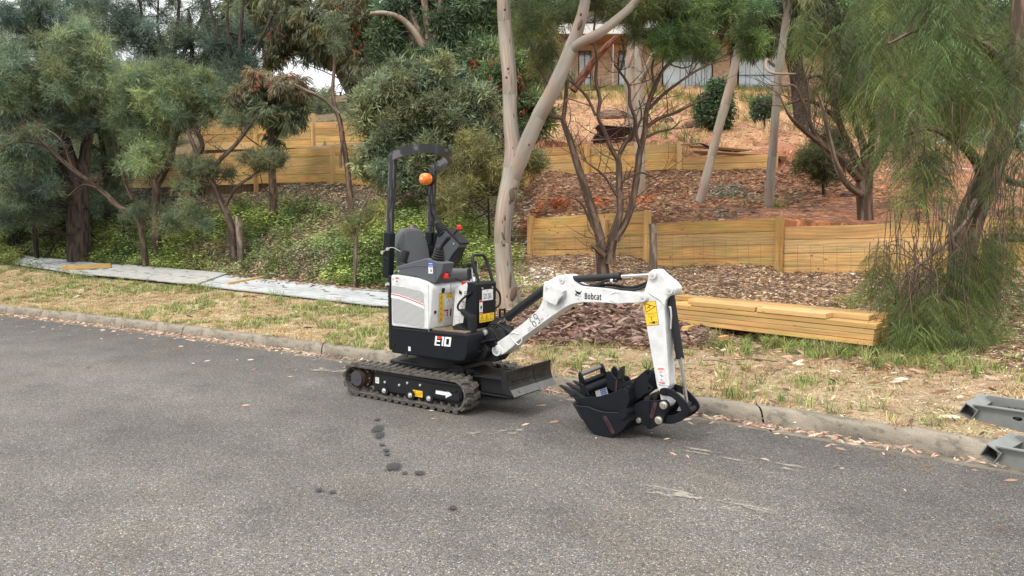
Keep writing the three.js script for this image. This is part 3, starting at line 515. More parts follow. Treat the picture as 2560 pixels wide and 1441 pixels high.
{ // shovel, loose boards, pipe
  const D = 18.0, a = at(1703, 362, D), b = at(1752, 358, D + 0.1), c = at(1775, 369, D - 0.1), s = thing('shovel', 'shovel lying with its black blade up on the red soil behind the upper wall', 'shovel', a);
  mesh('handle', limb([V(0, 0, 0), b.clone().sub(a)], [0.017, 0.017], 10, 4, 0.02), std({ color: rgb(0.2, 0.15, 0.11), roughness: 0.8 }), s);
  const bl = new THREE.SphereGeometry(0.16, 16, 8, 0, Math.PI * 2, 0, Math.PI * 0.4).scale(0.9, 0.35, 0.7).rotateZ(-0.45), mid = b.clone().lerp(c, 0.5).sub(a); mesh('blade', bl.translate(mid.x, mid.y - 0.03, mid.z), std({ color: rgb(0.02, 0.022, 0.026), roughness: 0.5, metalness: 0.4 }), s);
  const plank = (label, x0, y0, d0, x1, y1, d1, h) => { const A = at(x0, y0, d0), B = at(x1, y1, d1), m = mesh('loose_board', plankGeo(A.distanceTo(B), h, 0.2), std({ map: T.pine[3], color: rgb(0.42, 0.36, 0.28), roughness: 0.85 }), scene, true); lay(m, A, B); m.rotation.x = 0.2; tag(m, label, 'board'); };
  plank('weathered loose board lying lowest on the red soil behind the two board wall', 1735, 379, 18.2, 1965, 393, 17.9, 0.06); plank('longest weathered board lying over the others behind the two board wall', 1745, 366, 18.9, 2010, 388, 18.5, 0.06); plank('short dark board poking out beside the shovel', 1700, 362, 19.2, 1830, 377, 18.9, 0.05);
  const p = at0(1911, 255, 31), pipe = mesh('drain_pipe', [tube([V(0, -0.2, 0), V(0, 0.28, 0), V(-0.03, 0.42, 0.02), V(-0.12, 0.46, 0.05), V(-0.24, 0.4, 0.08)], 0.09, 14, 40), cyl(V(0, 0.22, 0), V(0, 0.3, 0), 0.105)], std({ color: rgb(0.72, 0.72, 0.7), roughness: 0.4 }), scene, true); pipe.position.copy(p); tag(pipe, 'bent white plastic drain pipe rising from the dry grass below the house', 'pipe');
  const R = rng(41), rock = (label, px, py, d, r) => { const g = new THREE.IcosahedronGeometry(r, 2), q = g.attributes.position; for (let i = 0; i < q.count; i++) { const v = V(q.getX(i), q.getY(i), q.getZ(i)), k = 0.75 + 0.6 * fbm(v.x * 4 / r * 0.3 + 20, v.y * 4 / r * 0.3 + v.z * 3 / r * 0.3 + 20, 3, 0, Math.floor(px)); q.setXYZ(i, v.x * k * 1.5, v.y * k * 0.8, v.z * k); } g.computeVertexNormals(); const m = mesh('rock', g, std({ color: rgb(0.34, 0.2, 0.13), roughness: 0.95, map: T.soil }), scene, true); m.position.copy(at0(px, py, d)); m.rotation.y = R() * 6; tag(m, label, 'rock'); };
  rock('squared reddish rock on the dry slope left of the round green shrub', 1728, 312, 22, 0.24); rock('long flat reddish rock beside the gum trunk on the dry slope', 1530, 298, 23, 0.3); rock('dark reddish rock on the dry slope above the wheelbarrow', 1660, 290, 24, 0.22); rock('small red rock on the bare soil between the walls', 2120, 478, 14.5, 0.1);
}
{ // car, yellow board and white board glimpsed behind the pepper trees
  const o = at(2600, 392, 27), paint = new THREE.MeshPhysicalMaterial({ color: rgb(0.30, 0.36, 0.42), roughness: 0.3, clearcoat: 1, clearcoatRoughness: 0.08, metalness: 0.2 }), glass = std({ color: rgb(0.04, 0.05, 0.06), roughness: 0.06 }), tyre = std({ color: rgb(0.02, 0.02, 0.02), roughness: 0.9 }), alloy = std({ color: rgb(0.4, 0.4, 0.42), roughness: 0.35, metalness: 0.8 });
  const c = thing('parked_car', 'blue grey car parked at the top of the slope, half hidden by the pepper trees', 'car', o, 0.12);
  const arch = (x) => { const p = new THREE.Path(); p.absarc(x, 0.32, 0.37, 0, Math.PI * 2, true); return p; };
  mesh('body', [prof([[-2.1, 0.32], [-2.15, 0.7, 0.1], [-2.0, 0.92, 0.15], [-1.05, 1.02, 0.1], [1.9, 1.05, 0.1], [2.1, 0.9, 0.1], [2.12, 0.35], [1.72, 0.3], [1.68, 0.5, 0.2], [1.35, 0.69, 0.25], [1.02, 0.5, 0.2], [0.98, 0.27], [-0.98, 0.27], [-1.02, 0.5, 0.2], [-1.35, 0.69, 0.25], [-1.68, 0.5, 0.2], [-1.72, 0.3]], -0.88, 0.88, 0.04, 0.06)], paint, c); void arch;
  mesh('cabin', prof([[-1.1, 1.0], [-0.45, 1.52, 0.12], [0.2, 1.6, 0.2], [1.35, 1.52, 0.15], [1.95, 1.02]], -0.74, 0.74, 0.05, 0.1), glass, c); mesh('roof', prof([[-0.42, 1.53], [0.2, 1.625, 0.2], [1.4, 1.535], [1.3, 1.5], [0.2, 1.58, 0.2], [-0.35, 1.5]], -0.68, 0.68, 0.02, 0.02), paint, c);
  for (const x of [-1.35, 1.35]) for (const z of [-0.78, 0.78]) { const w = mesh('wheel', new THREE.TorusGeometry(0.25, 0.085, 12, 30).translate(x, 0.33, z), tyre, c); mesh('rim', cyl(V(x, 0.33, z - 0.08), V(x, 0.33, z + 0.08), 0.2, 0.2, 20), alloy, w); }
  for (const z of [-0.6, 0.6]) mesh('headlight', rbox(0.1, 0.14, 0.36, -2.08, 0.78, z, 0.03), std({ color: rgb(0.7, 0.72, 0.74), roughness: 0.1 }), c);
  mesh('mirror', rbox(0.12, 0.12, 0.22, -0.75, 1.08, 1.0, 0.04), paint, c);
  const b0 = at(2492, 312, 26), b = thing('play_panel', 'yellow and pale green board behind the pepper tree beside the parked car', 'board', b0);
  mesh('panel', rbox(0.72, 0.55, 0.04, 0, 0.27, 0, 0.03), std({ color: rgb(0.72, 0.58, 0.04), roughness: 0.5 }), b); mesh('panel', rbox(0.34, 0.4, 0.04, -0.53, 0.2, 0.05, 0.03), std({ color: rgb(0.4, 0.55, 0.46), roughness: 0.5 }), b); for (const x of [-0.3, 0.3]) mesh('leg', box(0.05, 1, 0.05, x, -0.3, -0.05), alloy, b);
  const s0 = at0(2385, 372, 24), s = mesh('white_board', rbox(1.1, 0.35, 0.04, 0, 0.12, 0, 0.01).rotateX(-0.5), std({ color: rgb(0.78, 0.78, 0.77), roughness: 0.6 }), scene, true); s.position.copy(s0); tag(s, 'white board leaning on the dry slope, glimpsed through the pepper fronds', 'board');
}
{ // trailer whose two loading ramps reach into the picture
  const steel = std({ color: rgb(0.27, 0.275, 0.26), roughness: 0.55, metalness: 0.35, map: rep(T.grain, 2, 2) }), inner = std({ color: rgb(0.16, 0.165, 0.155), roughness: 0.7, metalness: 0.2, map: rep(T.soil, 2, 2) });
  const o = V(3.4, 0, -2.3), t = thing('trailer', 'grey steel trailer with two perforated loading ramps held out over the kerb', 'trailer', o), dark = std({ color: rgb(0.02, 0.02, 0.02), roughness: 0.9 });
  const ramp = (A, B) => {
    const L = A.distanceTo(B), r = new THREE.Group(); r.name = 'ramp'; t.add(r); r.position.copy(A).sub(o); const d = B.clone().sub(A).normalize(); r.rotation.set(0, Math.atan2(-d.z, d.x), Math.asin(d.y), 'YXZ');
    const side = (z) => { const hs = []; for (let i = 0; i < 5; i++) { const p = new THREE.Path(); p.absellipse(0.2 + i * 0.105 + 0.02 * i, -0.012 - 0.012 * i, 0.02 + 0.0055 * i, 0.011 + 0.0035 * i, 0, Math.PI * 2, true); hs.push(p); } return prof([[0.03, 0.022], [L, 0.022], [L, -0.15], [0.75, -0.128], [0.045, -0.045]], z, z + 0.006, 0.004, 0.001, hs); };
    mesh('side_plate', side(0.105), steel, r); mesh('side_plate', side(-0.11), steel, r);
    mesh('flange', [box(L - 0.04, 0.005, 0.022, L / 2 + 0.02, 0.0245, 0.121), box(L - 0.04, 0.005, 0.022, L / 2 + 0.02, 0.0245, -0.115)], steel, r);
    const tubeS = new THREE.Shape(); tubeS.moveTo(-0.028, -0.028); tubeS.lineTo(0.028, -0.028); tubeS.lineTo(0.028, 0.028); tubeS.lineTo(-0.028, 0.028); tubeS.closePath(); const hp = new THREE.Path(); hp.moveTo(-0.024, -0.024); hp.lineTo(-0.024, 0.024); hp.lineTo(0.024, 0.024); hp.lineTo(0.024, -0.024); hp.closePath(); tubeS.holes.push(hp);
    mesh('end_tube', new THREE.ExtrudeGeometry(tubeS, { depth: 0.27, bevelEnabled: false }).rotateZ(-0.5).translate(0.022, -0.008, -0.135), steel, r);
    const mesh_ = []; for (let i = 0; i < 14; i++) mesh_.push(box(0.02, 0.006, 0.2, 0.12 + i * (L - 0.15) / 14, -0.01, 0)); mesh('tread_bar', mesh_, inner, r).userData.kind = 'stuff'; mesh('tread_plate', box(L - 0.08, 0.004, 0.2, L / 2 + 0.04, -0.03, 0), inner, r);
  };
  ramp(at(2428, 1010, 3.35).add(V(0, 0, 0)), at(2780, 1062, 3.0)); ramp(at(2492, 1112, 2.95), at(2860, 1178, 2.6));
  mesh('deck', rbox(2.6, 0.08, 1.5, 1.6, 0.62, -0.4, 0.01).rotateY(0.25), steel, t); mesh('headboard', [rbox(0.06, 0.06, 1.5, 0.32, 0.75, -0.1, 0.01), rbox(0.06, 0.75, 0.06, 0.35, 0.4, -0.75, 0.01), rbox(0.06, 0.75, 0.06, 0.4, 0.4, 0.5, 0.01)].map((g) => g.rotateY(0.25)), steel, t);
  for (const x of [1.3, 2.1]) for (const z of [-1.3, 0.55]) { const w = mesh('wheel', new THREE.TorusGeometry(0.2, 0.09, 10, 24).translate(x, 0.29, z), dark, t); mesh('rim', cyl(V(x, 0.29, z - 0.08), V(x, 0.29, z + 0.08), 0.14, 0.14, 18), steel, w); }
}

// ---------------------------------------------------------------- the mini excavator (its own axes: s forward, h up, w to its right, measured in metres from the near front track corner)
const EX_O = V(-0.4565, 0.006, -6.0868), EX_TURN = -THREE.MathUtils.degToRad(35);
const MX = {
  white: new THREE.MeshPhysicalMaterial({ color: rgb(0.80, 0.80, 0.785), roughness: 0.42, clearcoat: 0.35, clearcoatRoughness: 0.3, map: rep(T.grain, 2, 2) }),
  black: new THREE.MeshPhysicalMaterial({ specularIntensity: 0.4, color: rgb(0.011, 0.0125, 0.016), roughness: 0.5, map: rep(T.grain, 3, 3), bumpMap: rep(T.grainBump, 6, 6), bumpScale: 0.0006 }),
  steel: new THREE.MeshPhysicalMaterial({ specularIntensity: 0.6, color: rgb(0.018, 0.019, 0.021), roughness: 0.48, metalness: 0.1, map: rep(T.grain, 3, 3) }),
  grey: std({ color: rgb(0.075, 0.081, 0.09), roughness: 0.62, bumpMap: rep(T.grainBump, 8, 8), bumpScale: 0.0008 }),
  seat: std({ color: rgb(0.10, 0.101, 0.105), roughness: 0.85, bumpMap: rep(T.grainBump, 5, 5), bumpScale: 0.002 }),
  rubber: std({ color: rgb(0.2, 0.178, 0.15), roughness: 0.95, map: rep(T.soil, 1.5, 1.5), bumpMap: rep(T.grainBump, 4, 4), bumpScale: 0.003 }),
  gum: new THREE.MeshPhysicalMaterial({ specularIntensity: 0.6, color: rgb(0.014, 0.014, 0.015), roughness: 0.6 }),
  chrome: std({ color: rgb(0.62, 0.62, 0.62), roughness: 0.16, metalness: 1 }),
  zinc: std({ color: rgb(0.6, 0.57, 0.45), roughness: 0.32, metalness: 0.9 }),
  bolt: std({ color: rgb(0.7, 0.7, 0.68), roughness: 0.35, metalness: 0.6 }),
  red: std({ color: rgb(0.62, 0.025, 0.015), roughness: 0.4 }),
  darkRed: std({ color: rgb(0.05, 0.016, 0.02), roughness: 0.6 }),
  amber: new THREE.MeshPhysicalMaterial({ color: rgb(0.85, 0.2, 0.01), roughness: 0.25, clearcoat: 0.6 }),
  mat: std({ color: rgb(0.42, 0.31, 0.2), roughness: 0.95, map: T.soil }),
  worn: std({ color: rgb(0.068, 0.063, 0.058), roughness: 0.5, metalness: 0.4, map: rep(T.soil, 1, 1) }),
  wornLip: std({ color: rgb(0.2, 0.195, 0.185), roughness: 0.42, metalness: 0.5, map: rep(T.grain, 2, 2) }),
  rust: std({ color: rgb(0.07, 0.04, 0.026), roughness: 0.9 }),
  rops: std({ color: rgb(1, 1, 1), roughness: 0.42, map: tex(256, 256, (u, v, c, x, y) => { const a = smoothstep(fbm(u * 5, v * 4, 5, 5, 61), 0.54, 0.62), s = smoothstep(vnoise(u * 40, v * 2, 0, 6), 0.55, 0.9) * 0.35; const g = lerp(0.11, 0.37, Math.max(a * 0.9, s)); c[0] = g; c[1] = g * 1.0; c[2] = g * 1.04; }) }),
  pinkDark: std({ color: rgb(0.05, 0.05, 0.055), roughness: 0.4 }),
};
const ex = thing('mini_excavator', 'small white and black tracked mini excavator with orange beacon parked on the asphalt', 'excavator', EX_O, EX_TURN);
const E = (name, geo, mat, parent = ex) => mesh(name, geo, mat, parent);
const S = (s, h, w) => V(s, h, w);
const pin = (s, h, w0, w1, r, seg = 20) => cyl(S(s, h, w0), S(s, h, w1), r, r, seg);
function print(name, w, h, t, pos, rot, parent = ex, o = {}) { // a flat printed sticker
  const m = E(name, new THREE.PlaneGeometry(w, h), std({ map: t, roughness: 0.5, transparent: !!o.clear, ...(o.mat || {}) }), parent);
  m.position.copy(pos); m.rotation.set(rot[0], rot[1], rot[2], 'YXZ'); m.castShadow = false; return m;
}
// --- tracks
const TA = [-1.185, 0.15], TB = [-0.03, 0.15];
function stadium(r, P = THREE.Shape) {
  const s = new P();
  s.moveTo(TA[0], TA[1] - r); s.lineTo(TB[0], TB[1] - r); s.absarc(TB[0], TB[1], r, -Math.PI / 2, Math.PI / 2, false); s.lineTo(TA[0], TA[1] + r); s.absarc(TA[0], TA[1], r, Math.PI / 2, Math.PI * 1.5, false);
  return s;
}
function alongTrack(d, r) {
  const L = TB[0] - TA[0], c = Math.PI * r, P = 2 * L + 2 * c; d = ((d % P) + P) % P;
  if (d < L) return [TA[0] + d, TA[1] - r, 0]; d -= L;
  if (d < c) { const a = d / r - Math.PI / 2; return [TB[0] + r * Math.cos(a), TB[1] + r * Math.sin(a), a + Math.PI / 2]; } d -= c;
  if (d < L) return [TB[0] - d, TB[1] + r, Math.PI]; d -= L;
  const a = d / r + Math.PI / 2; return [TA[0] + r * Math.cos(a), TA[1] + r * Math.sin(a), a + Math.PI / 2];
}
function track(w0, ds) {
  const ring = stadium(0.131); ring.holes = [stadium(0.11, THREE.Path)];
  const belt = E('track', new THREE.ExtrudeGeometry(ring, { depth: 0.172, bevelEnabled: true, bevelThickness: 0.004, bevelSize: 0.004, bevelOffset: -0.004, bevelSegments: 2, curveSegments: 24 }).translate(0, 0, 0.004), MX.rubber);
  const lugShape = (z0, z1, lean) => { // a block that leans a little towards its outer end
    const g = prof([[-0.03, 0], [0.03, 0], [0.021, -0.02], [-0.021, -0.02]], 0, z1 - z0, 0.004, 0.003), p = g.attributes.position;
    for (let i = 0; i < p.count; i++) { p.setX(i, p.getX(i) + lean * p.getZ(i)); p.setZ(i, p.getZ(i) + z0); }
    g.computeVertexNormals(); return g;
  };
  const near = lugShape(0.088, 0.178, 0.22), far = lugShape(0.002, 0.092, -0.22), P = 2 * (TB[0] - TA[0]) + 2 * Math.PI * 0.13, n = 38;
  for (let i = 0; i < n; i++) for (const [g, o] of [[near, 0], [far, 0.5]]) {
    const [x, y, a] = alongTrack((i + o) * P / n + ds, 0.1305), l = E('tread_lug', g, MX.rubber, belt); l.position.set(x, y, 0); l.rotation.z = a;
  }
  const inner = [];
  for (let i = 0; i < n; i++) { const [x, y, a] = alongTrack(i * P / n, 0.109); inner.push(prof([[-0.016, 0], [0.016, 0], [0.007, 0.026], [-0.007, 0.026]], 0.045, 0.135, 0.003, 0).rotateZ(a).translate(x, y, 0)); }
  const gl = E('guide_lug', inner, MX.rubber, belt); gl.userData.kind = 'stuff';
  belt.position.set(0, 0, w0);
  const z = w0; // frame, sprocket, idler and rollers of this side
  E('track_frame', [prof([[-0.95, 0.245], [-0.9, 0.256], [0.03, 0.238], [0.035, 0.13], [0.0, 0.088], [-0.96, 0.072], [-0.99, 0.13]], z + 0.025, z + 0.146, 0.012, 0.008), prof([[-0.93, 0.252], [-0.91, 0.262], [0.025, 0.243], [0.03, 0.226], [-0.93, 0.238]], z + 0.02, z + 0.166, 0.004, 0.003), box(0.29, 0.07, 0.012, -0.13, 0.142, z + 0.148), prof([[-0.29, 0.178], [-0.01, 0.186], [-0.02, 0.172], [-0.275, 0.166]], z + 0.146, z + 0.163, 0.003, 0.002)], MX.steel);
  const sp = E('sprocket', [pin(-1.165, 0.157, z + 0.02, z + 0.09, 0.098, 28), pin(-1.165, 0.157, z + 0.09, z + 0.152, 0.078, 28)], MX.rust);
  E('hub_cap', [pin(-1.165, 0.157, z + 0.15, z + 0.172, 0.069, 28), box(0.06, 0.008, 0.006, -1.165, 0.157, z + 0.173)], MX.pinkDark, sp);
  for (let i = 0; i < 9; i++) { const a = i / 9 * 6.283; E('bolt', pin(-1.165 + 0.09 * Math.cos(a), 0.157 + 0.09 * Math.sin(a), z + 0.088, z + 0.1, 0.007, 8), MX.bolt, sp); }
  E('idler', [pin(-0.03, 0.15, z + 0.05, z + 0.13, 0.1, 28), pin(-0.03, 0.15, z + 0.04, z + 0.145, 0.06, 20)], MX.steel);
  for (const s of [-0.835, -0.525, -0.315]) { const r = E('roller', [pin(s, 0.088, z + 0.03, z + 0.155, 0.047, 22), pin(s, 0.088, z + 0.05, z + 0.12, 0.03, 16)], MX.steel); E('axle_nut', [pin(s, 0.084, z + 0.155, z + 0.16, 0.022), pin(s, 0.084, z + 0.16, z + 0.172, 0.012, 6)], MX.bolt, r); }
  return belt;
}
track(-0.18, 0.0);
track(-0.87, 0.03);
for (const [s, h] of [[-0.829, 0.16], [-0.657, 0.155], [-0.562, 0.185], [-0.415, 0.184]]) E('frame_bolt', [pin(s, h, -0.034, -0.026, 0.012, 6), pin(s, h, -0.026, -0.022, 0.007, 8)], MX.bolt);
E('undercarriage', [rbox(0.8, 0.17, 0.5, -0.52, 0.25, -0.43, 0.02), rbox(0.2, 0.12, 0.56, -0.85, 0.2, -0.43, 0.02), rbox(0.2, 0.12, 0.56, -0.2, 0.2, -0.43, 0.02), prof([[-0.8, 0.34], [-0.55, 0.36], [-0.1, 0.36], [-0.05, 0.26], [-0.9, 0.27]], -0.6, -0.19, 0.01, 0.004)], MX.steel);
E('slew_ring', cyl(S(-0.4, 0.33, -0.36), S(-0.4, 0.45, -0.36), 0.26, 0.26, 36), MX.gum);
// --- blade
{
  const face = [[0.505, 0.19], [0.478, 0.225], [0.458, 0.265], [0.449, 0.31], [0.447, 0.35], [0.452, 0.388]];
  const back = face.slice().reverse().map(([s, h]) => [s - 0.016, h]);
  const b = E('blade', prof([...face, ...back], -0.735, -0.1, 0.003, 0.002), MX.worn);
  E('cutting_edge', prof([[0.511, 0.186], [0.485, 0.222], [0.474, 0.238], [0.468, 0.236], [0.5, 0.184]], -0.732, -0.103, 0.002, 0.001), MX.wornLip, b);
  E('blade_rib', [prof([[0.40, 0.2], [0.49, 0.19], [0.452, 0.26], [0.44, 0.34], [0.446, 0.385], [0.405, 0.38], [0.385, 0.3]], -0.108, -0.094, 0.004, 0.003)], MX.steel, b);
  E('extension_hinge', prof([[0.509, 0.192], [0.481, 0.226], [0.461, 0.266], [0.452, 0.31], [0.45, 0.39], [0.444, 0.39], [0.444, 0.3], [0.47, 0.226], [0.5, 0.19]], -0.478, -0.470, 0.002, 0.001), MX.gum, b);
  E('blade_bolt', cyl(S(0.486, 0.214, -0.2), S(0.494, 0.22, -0.2), 0.013, 0.013, 16), MX.wornLip, b);
  E('blade_frame', [rbox(0.34, 0.14, 0.02, 0.28, 0.24, -0.2, 0.004), rbox(0.34, 0.14, 0.02, 0.28, 0.24, -0.52, 0.004), prof([[0.03, 0.30], [0.44, 0.325], [0.44, 0.20], [0.3, 0.145], [0.04, 0.14]], -0.3, -0.285, 0.01, 0.003), prof([[-0.12, 0.33], [0.06, 0.31], [0.12, 0.2], [-0.1, 0.18]], -0.5, -0.22, 0.02, 0.006), rbox(0.4, 0.012, 0.42, 0.26, 0.3, -0.36, 0.003), rbox(0.36, 0.012, 0.40, 0.27, 0.16, -0.36, 0.003), rbox(0.36, 0.01, 0.34, 0.25, 0.232, -0.36, 0.003)], MX.steel);
  E('blade_pivot', [pin(-0.02, 0.315, -0.24, -0.19, 0.026), pin(-0.02, 0.315, -0.19, -0.182, 0.014)], MX.steel);
}
// --- upper body
const plan = (pts, h0, h1, r = 0.02, bevel = 0.008) => prof(pts.map(([s, w]) => [s, -w]), h0, h1, r, bevel).rotateX(-Math.PI / 2);
E('lower_skirt', [prof([[-0.735, 0.66], [0.1, 0.661], [0.108, 0.6], [0.1, 0.5], [0.07, 0.44], [0.0, 0.43], [-0.735, 0.432]], -0.69, -0.02, 0.02, 0.012), box(0.8, 0.004, 0.002, -0.32, 0.64, -0.019)], MX.black);
{
  const cw = E('counterweight', plan([[-0.72, -0.017], [-0.775, -0.03], [-0.83, -0.09], [-0.875, -0.2], [-0.895, -0.36], [-0.875, -0.52], [-0.83, -0.63], [-0.775, -0.69], [-0.72, -0.703]], 0.452, 1.107, 0.04, 0.014), MX.black);
  for (let i = 0; i < 9; i++) { const h = 0.7 + i * 0.031; E('louvre', new THREE.TubeGeometry(new THREE.QuadraticBezierCurve3(S(-0.742, h, -0.0175), S(-0.79, h, -0.033), S(-0.838, h, -0.1)), 10, 0.0045, 6), i % 2 ? MX.black : MX.steel, cw); }
  for (const [s, h, w] of [[-0.80, 1.02, -0.045], [-0.82, 0.575, -0.075]]) E('cap_screw', cyl(S(s, h, w - 0.01), S(s - 0.004, h, w + 0.012), 0.014, 0.012, 12), MX.bolt, cw);
  E('badge', rbox(0.05, 0.022, 0.004, 0, 0, 0, 0.001).rotateY(-0.35).translate(-0.766, 1.03, -0.021), MX.bolt, cw);
}
{
  const c = E('engine_cover', prof([[-0.728, 0.667], [-0.298, 0.667], [-0.262, 0.95], [-0.253, 1.03, 0.05], [-0.32, 1.068, 0.06], [-0.44, 1.094], [-0.6, 1.108], [-0.728, 1.111]], -0.69, -0.018, 0.02, 0.012), MX.white);
  // perforated panel and the red and white stripe across it
  const holes = canvas(512, 480, (g, W, H) => { g.fillStyle = '#e4e4e2'; g.fillRect(0, 0, W, H); g.fillStyle = '#2e3033'; const p = 15; for (let j = 0; j * p * 0.86 < H + p; j++) for (let i = 0; i * p < W + p; i++) { g.beginPath(); g.arc(i * p + (j % 2) * p / 2, j * p * 0.86, 5.5, 0, 7); g.fill(); } });
  const pts = [[-0.714, 1.018], [-0.6, 1.012], [-0.37, 0.985], [-0.352, 0.96], [-0.35, 0.70], [-0.362, 0.682], [-0.70, 0.70], [-0.712, 0.715]], shp = new THREE.ShapeGeometry(roundShape(pts, 0.01)), p = shp.attributes.position, uv = shp.attributes.uv;
  for (let i = 0; i < p.count; i++) uv.setXY(i, (p.getX(i) + 0.72) / 0.38, (p.getY(i) - 0.68) / 0.356);
  const grille = E('grille', shp.translate(0, 0, -0.0155), std({ map: holes, roughness: 0.5 }), c);
  const stripe = (name, d0, d1, z, mat) => { const s = new THREE.Shape(), up = [[-0.722, 0.94], [-0.64, 0.935], [-0.5, 0.908], [-0.345, 0.868]]; up.forEach(([a, b], i) => i ? s.lineTo(a, b + d1) : s.moveTo(a, b + d1)); up.reverse().forEach(([a, b]) => s.lineTo(a, b + d0)); return E(name, new THREE.ShapeGeometry(s).translate(0, 0, z), mat, grille); };
  stripe('stripe', -0.028, 0.012, -0.0135, std({ color: rgb(0.8, 0.8, 0.79), roughness: 0.5 })); stripe('stripe', -0.001, 0.007, -0.0115, MX.red);
  E('cover_seam', [box(0.003, 0.4, 0.002, -0.3, 0.85, -0.017)], std({ color: rgb(0.35, 0.35, 0.35) }), c).rotation.z = 0;
  // front of the seat base: key hole, latches, catches
  const fr = -0.127, F = (h) => -0.298 + 0.0017 + (h - 0.667) / 0.283 * 0.036;
  E('latch', [rbox(0.02, 0.03, 0.028, F(0.985), 0.985, -0.15, 0.005), rbox(0.022, 0.02, 0.02, F(1.0) + 0.004, 1.0, -0.15, 0.004)], MX.gum, c); E('latch', [rbox(0.02, 0.03, 0.028, F(0.985), 0.985, -0.345, 0.005), rbox(0.022, 0.02, 0.02, F(1.0) + 0.004, 1.0, -0.345, 0.004)], MX.gum, c);
  E('access_hole', cyl(S(F(0.81) - 0.002, 0.812, -0.075), S(F(0.81) + 0.003, 0.812, -0.075), 0.014, 0.014, 16), MX.gum, c);
  E('panel_seam', [box(0.002, 0.002, 0.36, F(0.965) + 0.001, 0.965, -0.28), box(0.002, 0.1, 0.002, F(1.0) + 0.001, 1.0, -0.25)], MX.grey, c);
  const yellowCol = canvas(96, 480, (g, W, H) => { g.fillStyle = '#8b6a12'; g.fillRect(0, 0, W, H); for (let i = 0; i < 5; i++) { g.fillStyle = '#e9bd2c'; g.fillRect(3, i * 96 + 3, W - 6, 90); g.strokeStyle = g.fillStyle = '#3a2f10'; g.lineWidth = 5; g.beginPath(); g.moveTo(48, i * 96 + 14); g.lineTo(20, i * 96 + 62); g.lineTo(76, i * 96 + 62); g.closePath(); g.stroke(); g.fillRect(42, i * 96 + 34, 12, 22); g.fillRect(18, i * 96 + 72, 60, 6); } });
  print('warning_label', 0.052, 0.245, yellowCol, S(F(0.84) + 0.0025, 0.84, -0.143), [0, Math.PI / 2, 0], c).rotation.set(0.12, Math.PI / 2, 0.09, 'YXZ');
  const yl2 = canvas(160, 80, (g, W, H) => { g.fillStyle = '#e9bd2c'; g.fillRect(0, 0, W, H); g.strokeStyle = g.fillStyle = '#4a3a10'; g.lineWidth = 5; g.beginPath(); g.moveTo(45, 14); g.lineTo(16, 62); g.lineTo(74, 62); g.closePath(); g.stroke(); g.strokeRect(98, 16, 44, 46); });
  print('warning_label', 0.085, 0.042, yl2, S(F(0.94) + 0.0025, 0.94, -0.238), [0.12, Math.PI / 2, 0], c);
  const chart = canvas(200, 160, (g, W, H) => { g.fillStyle = '#dcdcd8'; g.fillRect(0, 0, W, H); g.strokeStyle = '#8a8a88'; g.lineWidth = 2; for (let i = 0; i < 6; i++) { g.beginPath(); g.moveTo(90 + i * 4, 10); g.lineTo(190, 30 + i * 18); g.stroke(); } for (let i = 0; i < 4; i++) g.strokeRect(10, 110 + i * 11, 180, 11); g.strokeStyle = '#555'; g.lineWidth = 4; g.beginPath(); g.moveTo(40, 95); g.lineTo(70, 40); g.lineTo(86, 90); g.stroke(); });
  print('load_chart', 0.16, 0.125, chart, S(F(0.875) + 0.002, 0.88, -0.262), [0.12, Math.PI / 2, 0], c);
  const rl = canvas(160, 110, (g, W, H) => { g.fillStyle = '#d8d6d4'; g.fillRect(0, 0, W, H); g.fillStyle = '#b3202c'; g.fillRect(4, 6, 88, 26); g.fillRect(58, 36, 30, 30); g.fillRect(58, 72, 30, 30); g.fillStyle = '#2b2626'; g.fillRect(122, 4, 30, 102); g.fillStyle = '#777'; for (let i = 0; i < 7; i++) g.fillRect(8, 40 + i * 9, 44, 3); });
  print('safety_label', 0.108, 0.068, rl, S(F(0.79) + 0.0025, 0.792, -0.238), [0.12, Math.PI / 2, 0], c);
  const wl = canvas(60, 100, (g, W, H) => { g.fillStyle = '#d9d8d8'; g.fillRect(0, 0, W, H); g.fillStyle = '#c8503c'; g.fillRect(3, 3, W - 6, 22); g.fillStyle = '#555c70'; g.fillRect(18, 40, 26, 22); g.fillStyle = '#888'; for (let i = 0; i < 3; i++) g.fillRect(10, 72 + i * 8, 40, 3); });
  print('warning_label', 0.042, 0.072, wl, S(-0.655, 1.058, -0.0155), [0, 0, 0], c);
  E('cover_screw', pin(-0.7, 1.08, -0.018, -0.012, 0.007, 8), MX.bolt, c);
}
const lettering = canvas(420, 200, (g) => { // model number
  const poly = (c, ...p) => { g.fillStyle = c; g.beginPath(); p.forEach(([x, y], i) => i ? g.lineTo(x, y) : g.moveTo(x, y)); g.closePath(); g.fill(); };
  g.clearRect(0, 0, 420, 200); const w = '#e6e6e6', sk = (x, y) => [x - (y - 100) * 0.16, y];
  poly(w, sk(26, 12), sk(66, 12), sk(66, 166), sk(150, 166), sk(150, 190), sk(26, 190)); poly(w, sk(58, 88), sk(146, 88), sk(146, 116), sk(58, 116)); poly('#e03828', sk(74, 12), sk(154, 12), sk(154, 62), sk(74, 62));
  poly(w, sk(170, 12), sk(222, 12), sk(222, 190), sk(186, 190), sk(186, 44), sk(170, 44));
  poly(w, sk(240, 12), sk(384, 12), sk(384, 190), sk(240, 190)); g.globalCompositeOperation = 'destination-out'; poly('#000', sk(280, 46), sk(344, 46), sk(344, 156), sk(280, 156)); g.globalCompositeOperation = 'source-over';
});
print('lettering', 0.2, 0.088, lettering, S(-0.147, 0.585, -0.0175), [0, 0, 0.02], ex, { clear: true });
